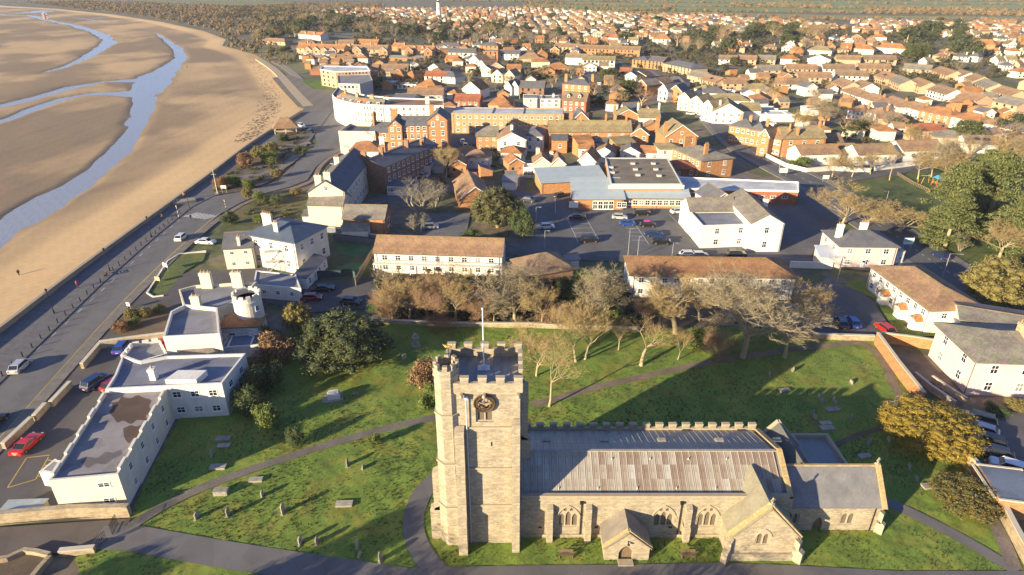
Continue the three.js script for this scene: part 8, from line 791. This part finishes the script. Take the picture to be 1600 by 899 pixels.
// ---------- street furniture ----------
function lampPost(label, x, z, h, arm = 1.2, turn = 0, name = 'street_lamp', m = MT.galv) { const t = thing(name, label, 'street lamp', x, z, turn, undefined, 0.1); part('column', cyl(0.06, 0.1, h, 8), m, t); part('arm', box(arm, 0.07, 0.07, arm / 2, 0, 0), m, t, 0, h - 0.05, 0); part('lantern', box(0.6, 0.14, 0.24), m, t, arm + 0.2, h - 0.08, 0); }
for (const [l, x, z, h, a, t] of [['street lamp at the front of the car park', 27.23,-138.12,7.06, 0.6, 0.2], ['wooden pole beside the front car park lamp', 29.42,-137.74,5.31, 0, 0], ['street lamp at the left of the car park', 7.88,-142.77,4.79, 0.7, 0], ['street lamp beside the round olive tree', 6.06,-152.89,7.22, 0.8, 0], ['short street lamp behind the long white row', 37.6,-138.12,3.57, 0.6, 0], ['street lamp before the pale pink house', 70.1,-124.28,4.68, 0.6, 0.2], ['tall street lamp over the dark blue car', 94.43,-126.86,5.64, 2.2, -0.1], ['street lamp on the park corner', 105.88,-173.24,4.91, 0.8, PI], ['street lamp beside the white roadside wall', 89.79,-210.45,6.09, 0.8, 0.3], ['street lamp above the supermarket lane', 2.2,-193.24,4.91, 0.7, 0]]) lampPost(l, x, z, h, a || 0.05, t);
[[172, 424, 391], [236, 372, 341], [118, 470, 430], [290, 328, 302], [60, 518, 470], [340, 288, 264], [390, 248, 228], [428, 218, 200]].length;
[['second Victorian promenade lamp from the left', -89.82,-129.87,5.27], ['Victorian promenade lamp beside the bench', -90.81,-150.25,5.29], ['Victorian promenade lamp nearest the camera', -89.44,-109.89,5.17], ['Victorian promenade lamp near the slipway steps', -90.28,-170.52,4.85], ['Victorian promenade lamp beyond the flagpole', -93.16,-228.75,4.65]].forEach(([l, x, z, h]) => { const t = thing('promenade_lamp', l.replace('Victorian', 'black'), 'street lamp', x, z, 0, undefined, 0.28); part('column', merge([cyl(0.05, 0.08, h - 0.4, 8), cyl(0.14, 0.17, 0.7, 8)]), MT.iron, t); part('lantern', merge([cyl(0.24, 0.12, 0.45, 6, 0, h - 0.4), new THREE.ConeGeometry(0.28, 0.25, 6).translate(0, h + 0.17, 0)]), MT.iron, t); part('bracket', box(0.8, 0.05, 0.05, 0, h - 0.6), MT.iron, t); });
{ const l = [[-83.33,-87.74],[-87.53,-120.56],[-89.89,-146.85],[-91.05,-169.45]], bo = merge([cyl(0.09, 0.11, 0.85, 9), new THREE.SphereGeometry(0.11, 8, 6).translate(0, 0.9, 0), cyl(0.13, 0.14, 0.12, 9, 0, 0.55)]); const seg = [[l[0], l[1], 11], [l[1], l[2], 9], [l[2], l[3], 9]]; let first; for (const [a, b, n] of seg) for (let i = 0; i < n; i++) { const x = lerp(a[0], b[0], i / n) - 0.7, z = lerp(a[1], b[1], i / n) - 0.5, lab = 'black iron bollard along the promenade kerb'; if (!first) { first = thing('bollard', lab, 'bollard', x, z, 0, 'promenade bollards', 0.28); part('post', bo, MT.iron, first); } else copyOf(first, lab, x, z, 0, 1, 0.28); } }
[['zebra crossing beacon on the promenade side', -90.19,-163.77,3.46], ['zebra crossing beacon on the garden side', -80.88,-172.14,2.27]].forEach(([l, x, z, h]) => { const t = thing('crossing_beacon', l, 'beacon', x, z, 0, undefined, 0.2); for (let i = 0; i < 6; i++) part('band', cyl(0.07, 0.07, h / 6, 8), i % 2 ? MT.frame : MT.dark, t, 0, i * h / 6, 0); part('globe', new THREE.SphereGeometry(0.2, 10, 8), m_([0.8, 0.4, 0.05]), t, 0, h + 0.15, 0); });
{ const [x, z, h] = [-88.76,-185.52,7.5], t = thing('mast', 'tall cream flag mast on the promenade', 'flagpole', x, z, 0, undefined, 0.2); part('pole', cyl(0.07, 0.13, h, 8), WALL.cream, t); part('yard', box(1.4, 0.07, 0.07, 0, h * 0.8), WALL.cream, t); part('base', ubox(0.8, 0.4, 0.8), WALL.stone, t); }
function sign(label, x, z, w, h, ph, m, turn = 0) { const t = thing('sign_board', label, 'sign', x, z, turn, undefined, 0.1); for (const s of [-1, 1]) part('post', box(0.07, ph + h, 0.07, 0, (ph + h) / 2), MT.galv, t, s * w * 0.38, 0, -0.06); part('board', box(w, h, 0.06), m, t, 0, ph + h / 2, 0); part('panel', box(w * 0.86, h * 0.3, 0.02), m_([0.25, 0.42, 0.32]), t, 0, ph + h * 0.55, 0.041); }
sign('white hotel sign on the front lawn', -77.4,-130.21, 1.6, 0.9, 1, m_([0.75, 0.76, 0.7]), -0.5); sign('orange and white sign at the lawn corner', -76.32,-124.28, 1.3, 0.9, 0.4, m_([0.7, 0.42, 0.2]), -0.3); sign('small pink sign by the palm garden', -75.94,-112.01, 0.9, 0.8, 0.7, m_([0.75, 0.6, 0.6]), -0.3); sign('blue and white direction sign behind the pink house', 94.79,-141.98, 2.4, 1.6, 1.6, m_([0.5, 0.62, 0.75])); sign('pale supermarket sign at the road entrance', 88.79,-204.43, 2.6, 1.5, 1.2, m_([0.72, 0.72, 0.68])); sign('pale sign at the park corner', 99.52,-197.31, 2, 1.2, 1.2, m_([0.6, 0.68, 0.66])); sign('white notice on the promenade garden', -86.89,-186.15, 1.6, 0.9, 1.6, m_([0.75, 0.75, 0.72]));
// slipway platform with railings, benches, gate, play frame
{ const t = thing('slipway_platform', 'raised concrete beach access platform with railings', 'platform', -94.96,-177.17, 0.62, undefined, 0); part('slab', ubox(6, 0.9, 3.2), m_([0.32, 0.27, 0.2], T.render), t); part('steps', merge([ubox(1.6, 0.6, 1.6, -3.8, 0), ubox(1.2, 0.3, 1.6, -5.2, 0)]), m_([0.30, 0.25, 0.19], T.render), t); for (let i = 0; i < 7; i++) part('rail_post', box(0.06, 1, 0.06, 0, 0.5), MT.galv, t, -2.9 + i * 0.97, 0.9, 1.5); part('rail', box(5.9, 0.06, 0.06), MT.galv, t, 0, 1.9, 1.5); }
function bench(label, x, z, turn, y = 0.1) { const t = thing('bench', label, 'bench', x, z, turn, undefined, y); for (let i = 0; i < 3; i++) part('seat_slat', box(1.7, 0.05, 0.13), MT.timber, t, 0, 0.45, -0.17 + i * 0.16); for (let i = 0; i < 3; i++) part('back_slat', box(1.7, 0.11, 0.04), MT.timber, t, 0, 0.6 + i * 0.15, -0.28); for (const s of [-1, 1]) part('leg', merge([box(0.07, 0.45, 0.5, 0, 0.22, 0), box(0.07, 0.5, 0.06, 0, 0.7, -0.27)]), MT.timber, t, s * 0.75, 0, 0); }
bench('dark bench on the grass left of the porch', 6.14,-51.97, 0, 0.08); bench('dark bench on the grass right of the porch', 20.11,-51.97, 0, 0.08); bench('bench on the promenade near the lamp', -95.29,-164.28, -0.9, 0.28); bench('dark bench beside the promenade lamp', -89.62,-127.52, -0.9, 0.28);
{ const gate = (label, a, b, h) => { const t = thing('iron_gate', label, 'gate', a[0], a[1], atan2(-(b[1] - a[1]), b[0] - a[0])), L = hypot(b[0] - a[0], b[1] - a[1]), n = floor(L / 0.16); for (let i = 0; i <= n; i++) part('bar', box(0.03, h * (0.85 + 0.15 * sin(i / n * PI)), 0.03, 0, h * 0.45), MT.iron, t, i * L / n, 0.1, 0); part('rail', box(L, 0.05, 0.04, L / 2), MT.iron, t, 0, 0.3, 0); part('rail', box(L, 0.05, 0.04, L / 2), MT.iron, t, 0, h * 0.8, 0); part('finial_scroll', merge([0.25, 0.5, 0.75].map((q) => new THREE.TorusGeometry(0.2, 0.02, 4, 10).translate(L * q, h * 0.55, 0))), MT.iron, t); }; gate('black wrought iron gate leaf nearest the white house', [-47.68,-56.88], [-47.39,-55.11], 1.9); gate('black wrought iron gate leaf nearest the wall stub', [-48.12,-53.23], [-47.56,-54.35], 1.9); }
{ const t = thing('play_frame', 'colourful play frame with blue roof in the park', 'play frame', 132.91,-193.91, 0.2); for (const [x, z] of [[-1, -1], [1, -1], [-1, 1], [1, 1]]) part('post', box(0.15, 2.8, 0.15, 0, 1.4), m_([0.5, 0.08, 0.05]), t, x, 0, z); part('roof', new THREE.ConeGeometry(1.8, 1.1, 4).rotateY(PI / 4), m_([0.06, 0.3, 0.5]), t, 0, 3.2, 0); part('deck', box(2.1, 0.15, 2.1), m_([0.6, 0.45, 0.05]), t, 0, 1.2, 0); part('slide', box(0.8, 0.1, 3).rotateX(0.42), m_([0.6, 0.35, 0.05]), t, 0, 0.65, 2.3); }
{ const t = thing('swing_frame', 'yellow swing frame beside the park fence', 'swing', 130.88,-196.62, 0.1); for (const s of [-1, 1]) for (const q of [-1, 1]) { const l = part('leg', box(0.1, 2.7, 0.1, 0, 1.3), m_([0.5, 0.4, 0.1]), t, s * 1.8, 0, q * 0.7); l.rotation.x = q * 0.25; } part('beam', box(3.8, 0.12, 0.12, 0, 2.6), m_([0.5, 0.4, 0.1]), t); for (const s of [-0.7, 0.7]) part('swing_seat', merge([box(0.4, 0.05, 0.2, 0, 0.6), box(0.02, 2, 0.02, -0.18, 1.6), box(0.02, 2, 0.02, 0.18, 1.6)]), MT.dark, t, s, 0, 0); }
{ const f = thing('park_fence', 'low timber rail fence across the park lawn', 'fence', 127.17,-205.9); const l = [[127.17,-205.9],[126.43,-195.93],[127.12,-186.77]], o = [f.position.x, f.position.z]; for (let s = 0; s < 2; s++) { const a = l[s], b = l[s + 1], n = 12; for (let i = 0; i < n; i++) { const x = lerp(a[0], b[0], i / n) - o[0], z = lerp(a[1], b[1], i / n) - o[1]; part('post', box(0.14, 1.1, 0.14, 0, 0.55), MT.fence, f, x, 0, z); part('rail', box(hypot(b[0] - a[0], b[1] - a[1]) / n, 0.1, 0.05), MT.fence, f, x + (b[0] - a[0]) / n / 2, 0.95, z + (b[1] - a[1]) / n / 2, atan2(-(b[1] - a[1]), b[0] - a[0])); } } }
// garden behind the villa: two round lawns, trampoline, fences
struct('garden_lawn', sheetGeo(curve([...[[-41.93,-143.57],[-37.62,-145.19],[-33.85,-141.98],[-36.1,-138.12],[-40.22,-139.64]], ...[[-41.93,-143.57]]], 5), 0.184), m_([0.07, 0.16, 0.05], T.grass)); struct('garden_lawn', sheetGeo(curve([...[[-39.93,-132.3],[-36.04,-134.43],[-33.25,-133],[-34.55,-130.9],[-37.98,-130.21]], ...[[-39.93,-132.3]]], 5), 0.184), m_([0.08, 0.19, 0.06], T.grass));
wallRun('dark timber fence of the villa garden', [[-42.48,-126.21],[-35.51,-127.52],[-34.09,-126.21]], 0.15, 1.7, m_([0.05, 0.09, 0.10], T.wood), MT.dark, 'garden_fence', 'fence'); wallRun('tan timber fence beside the balcony block', [[-33.26,-122.4],[-32.95,-135.89],[-32.63,-140.41]], 0.15, 1.7, MT.fence, MT.timber, 'garden_fence', 'fence'); wallRun('grey timber fence behind the garden lawns', [[-44.41,-148.53],[-32.61,-145.19]], 0.15, 1.7, m_([0.13, 0.15, 0.18], T.wood), MT.dark, 'garden_fence', 'fence');
{ const t = thing('bin_store', 'low bin store with grey lid behind the stone wall', 'bin store', -60.16,-58.93, 0.05); part('box', ubox(4.6, 1.1, 1.6), m_([0.55, 0.40, 0.22], T.wood), t); part('lid', ubox(4.9, 0.1, 1.9, 0, 1.1), m_([0.35, 0.40, 0.42], T.felt), t); }
house('porch_canopy', 'white canopy porch on the sea side of the white house', 'porch', -58.59,-62.85,-58.1,-65.24,2.4, 2.2, 0, 'flat', 'white', 'felt', { par: 0.1 });
wallRun('low curved stone wall at the lower left corner', [[-59.18,-50.91],[-57.1,-51.44],[-55.94,-52.5],[-54.49,-52.32],[-52.59,-51.88]], 0.4, 0.7, WALL.rubble, WALL.rubble); wallRun('short stone wall edging the lower left pit', [[-52.47,-51.7],[-52.63,-50.39],[-52.65,-48.72]], 0.4, 0.6, WALL.rubble, WALL.rubble); struct('planting_pit', sheetGeo([[-59.05,-50.74],[-56.97,-51.26],[-55.75,-52.23],[-54.31,-52.06],[-52.56,-51.61],[-52.81,-50.22],[-52.8,-47.9],[-57.66,-47.9]], 0.175), SOIL);
house('brick_garage', 'low orange brick garage with blue felt roof at the right edge', 'garage', 59.02,-58.12,64.28,-57.09,2.7, 6.5, 0, 'flat', 'brick', m_([0.16, 0.2, 0.27], T.felt), { par: 0.15, parm: MT.coping });
// ---------- people ----------
function person(label, x, z, turn, coat, legs, y) {
  const N = 44, mc = new MarchingCubes(N, MT.dark, false, false, 60000), f = mc.field, V = (a, b, c) => new THREE.Vector3(a, b, c), bones = [[V(0, 0.98, 0), V(0, 1.38, 0), 0.15, 0.17], [V(-0.15, 1.4, 0), V(0.15, 1.4, 0), 0.1, 0.1], [V(0, 1.42, 0), V(0, 1.56, 0.01), 0.06, 0.06], [V(0, 1.62, 0.02), V(0, 1.7, 0.02), 0.1, 0.11], [V(-0.09, 0.95, 0), V(-0.1, 0.5, 0.14), 0.1, 0.07], [V(-0.1, 0.5, 0.14), V(-0.1, 0.08, 0.06), 0.07, 0.045], [V(-0.1, 0.05, 0.06), V(-0.1, 0.04, 0.22), 0.045, 0.04], [V(0.09, 0.95, 0), V(0.1, 0.52, -0.06), 0.1, 0.07], [V(0.1, 0.52, -0.06), V(0.1, 0.1, -0.26), 0.07, 0.045], [V(0.1, 0.06, -0.28), V(0.1, 0.03, -0.13), 0.045, 0.04], [V(-0.2, 1.4, 0), V(-0.26, 1.14, -0.1), 0.065, 0.05], [V(-0.26, 1.14, -0.1), V(-0.25, 0.9, 0.02), 0.05, 0.035], [V(-0.25, 0.9, 0.02), V(-0.25, 0.8, 0.06), 0.04, 0.02], [V(0.2, 1.4, 0), V(0.26, 1.14, 0.08), 0.065, 0.05], [V(0.26, 1.14, 0.08), V(0.25, 0.92, 0.22), 0.05, 0.035], [V(0.25, 0.92, 0.22), V(0.25, 0.84, 0.28), 0.04, 0.02]], q = V(), ab = V(), ap = V();
  for (let k = 0; k < N; k++) for (let j = 0; j < N; j++) for (let i = 0; i < N; i++) { q.set((i / N - 0.5) * 2 * 0.98, (j / N - 0.5) * 2 * 0.98 + 0.92, (k / N - 0.5) * 2 * 0.98); let d = 1; for (const [a, b, r0, r1] of bones) { ab.copy(b).sub(a); ap.copy(q).sub(a); const t = clamp(ap.dot(ab) / ab.lengthSq(), 0, 1), e = ap.addScaledVector(ab, -t).length() - lerp(r0, r1, t), h = clamp(0.5 + 0.5 * (d - e) / 0.05, 0, 1); d = lerp(d, e, h) - 0.05 * h * (1 - h); } f[k * N * N + j * N + i] = -d; }
  mc.isolation = 0; mc.update(); const n = mc.count, p = new Float32Array(n * 3), c = new Float32Array(n * 3); for (let i = 0; i < n; i++) { const X = mc.positionArray[i * 3] * 0.98, Y = mc.positionArray[i * 3 + 1] * 0.98 + 0.92, Z = mc.positionArray[i * 3 + 2] * 0.98; p.set([X, Y, Z], i * 3); c.set(Y > 1.68 || (Y > 1.58 && Z < 0) ? [0.06, 0.04, 0.03] : Y > 1.5 ? [0.5, 0.3, 0.22] : Y > 0.9 ? (abs(X) > 0.2 && Y < 0.93 ? [0.5, 0.3, 0.22] : coat) : Y > 0.1 ? legs : [0.03, 0.025, 0.02], i * 3); }
  const g = new THREE.BufferGeometry(); g.setAttribute('position', new THREE.BufferAttribute(p, 3)); g.setAttribute('color', new THREE.BufferAttribute(c, 3)); g.computeVertexNormals(); const t = thing('person', label, 'person', x, z, turn, undefined, y); part('body', g, m_([1, 1, 1], null, { vertexColors: true }), t); return t;
}
person('person in a bright red jacket walking on the promenade', -91.67,-121.17, 2.4, [0.6, 0.03, 0.02], [0.03, 0.03, 0.05], 0.28); person('person in dark clothes walking alone on the sand', -110.9,-130.41, 1.2, [0.03, 0.03, 0.04], [0.04, 0.04, 0.06], -1.35); person('person in a black coat beside the zebra crossing', -86.22,-162.28, 1.0, [0.03, 0.03, 0.03], [0.05, 0.05, 0.07], 0.28); person('person in orange jacket on the beach platform', -95.83,-179.49, 0.3, [0.6, 0.2, 0.03], [0.05, 0.05, 0.08], 0.92); person('distant dark figure on the sand near the channel', -233.62,-482.37, 0.3, [0.03, 0.03, 0.04], [0.03, 0.03, 0.04], -1.4); person('distant dark figure near the dune edge', -245.85,-556.62, 0.9, [0.04, 0.04, 0.05], [0.03, 0.03, 0.04], -1.3);
// trees that stand south of the view and throw their shade across the churchyard
for (const [k, l, x, z, h, w] of [['oak', 'evergreen tree below the lower left frame edge', -58, -37, 6.5, 1.3], ['oak', 'evergreen tree below the frame left of the church', -37, -38, 9, 0.85], ['spread', 'bare tree below the frame left of the tower', -24, -37, 8.4, 1.2], ['spread', 'bare tree below the frame before the nave', -1, -36, 7.4, 1.2], ['spread', 'bare tree below the frame before the chapel', 9, -36, 8, 1.3]]) (k === 'oak' ? leafy(k, l, x, z, h, w) : bare(k, l, x, z, h, w));

scene.fog = new THREE.FogExp2(new THREE.Color().setRGB(0.62, 0.66, 0.72), 0.00007);
renderer.render(scene, camera);
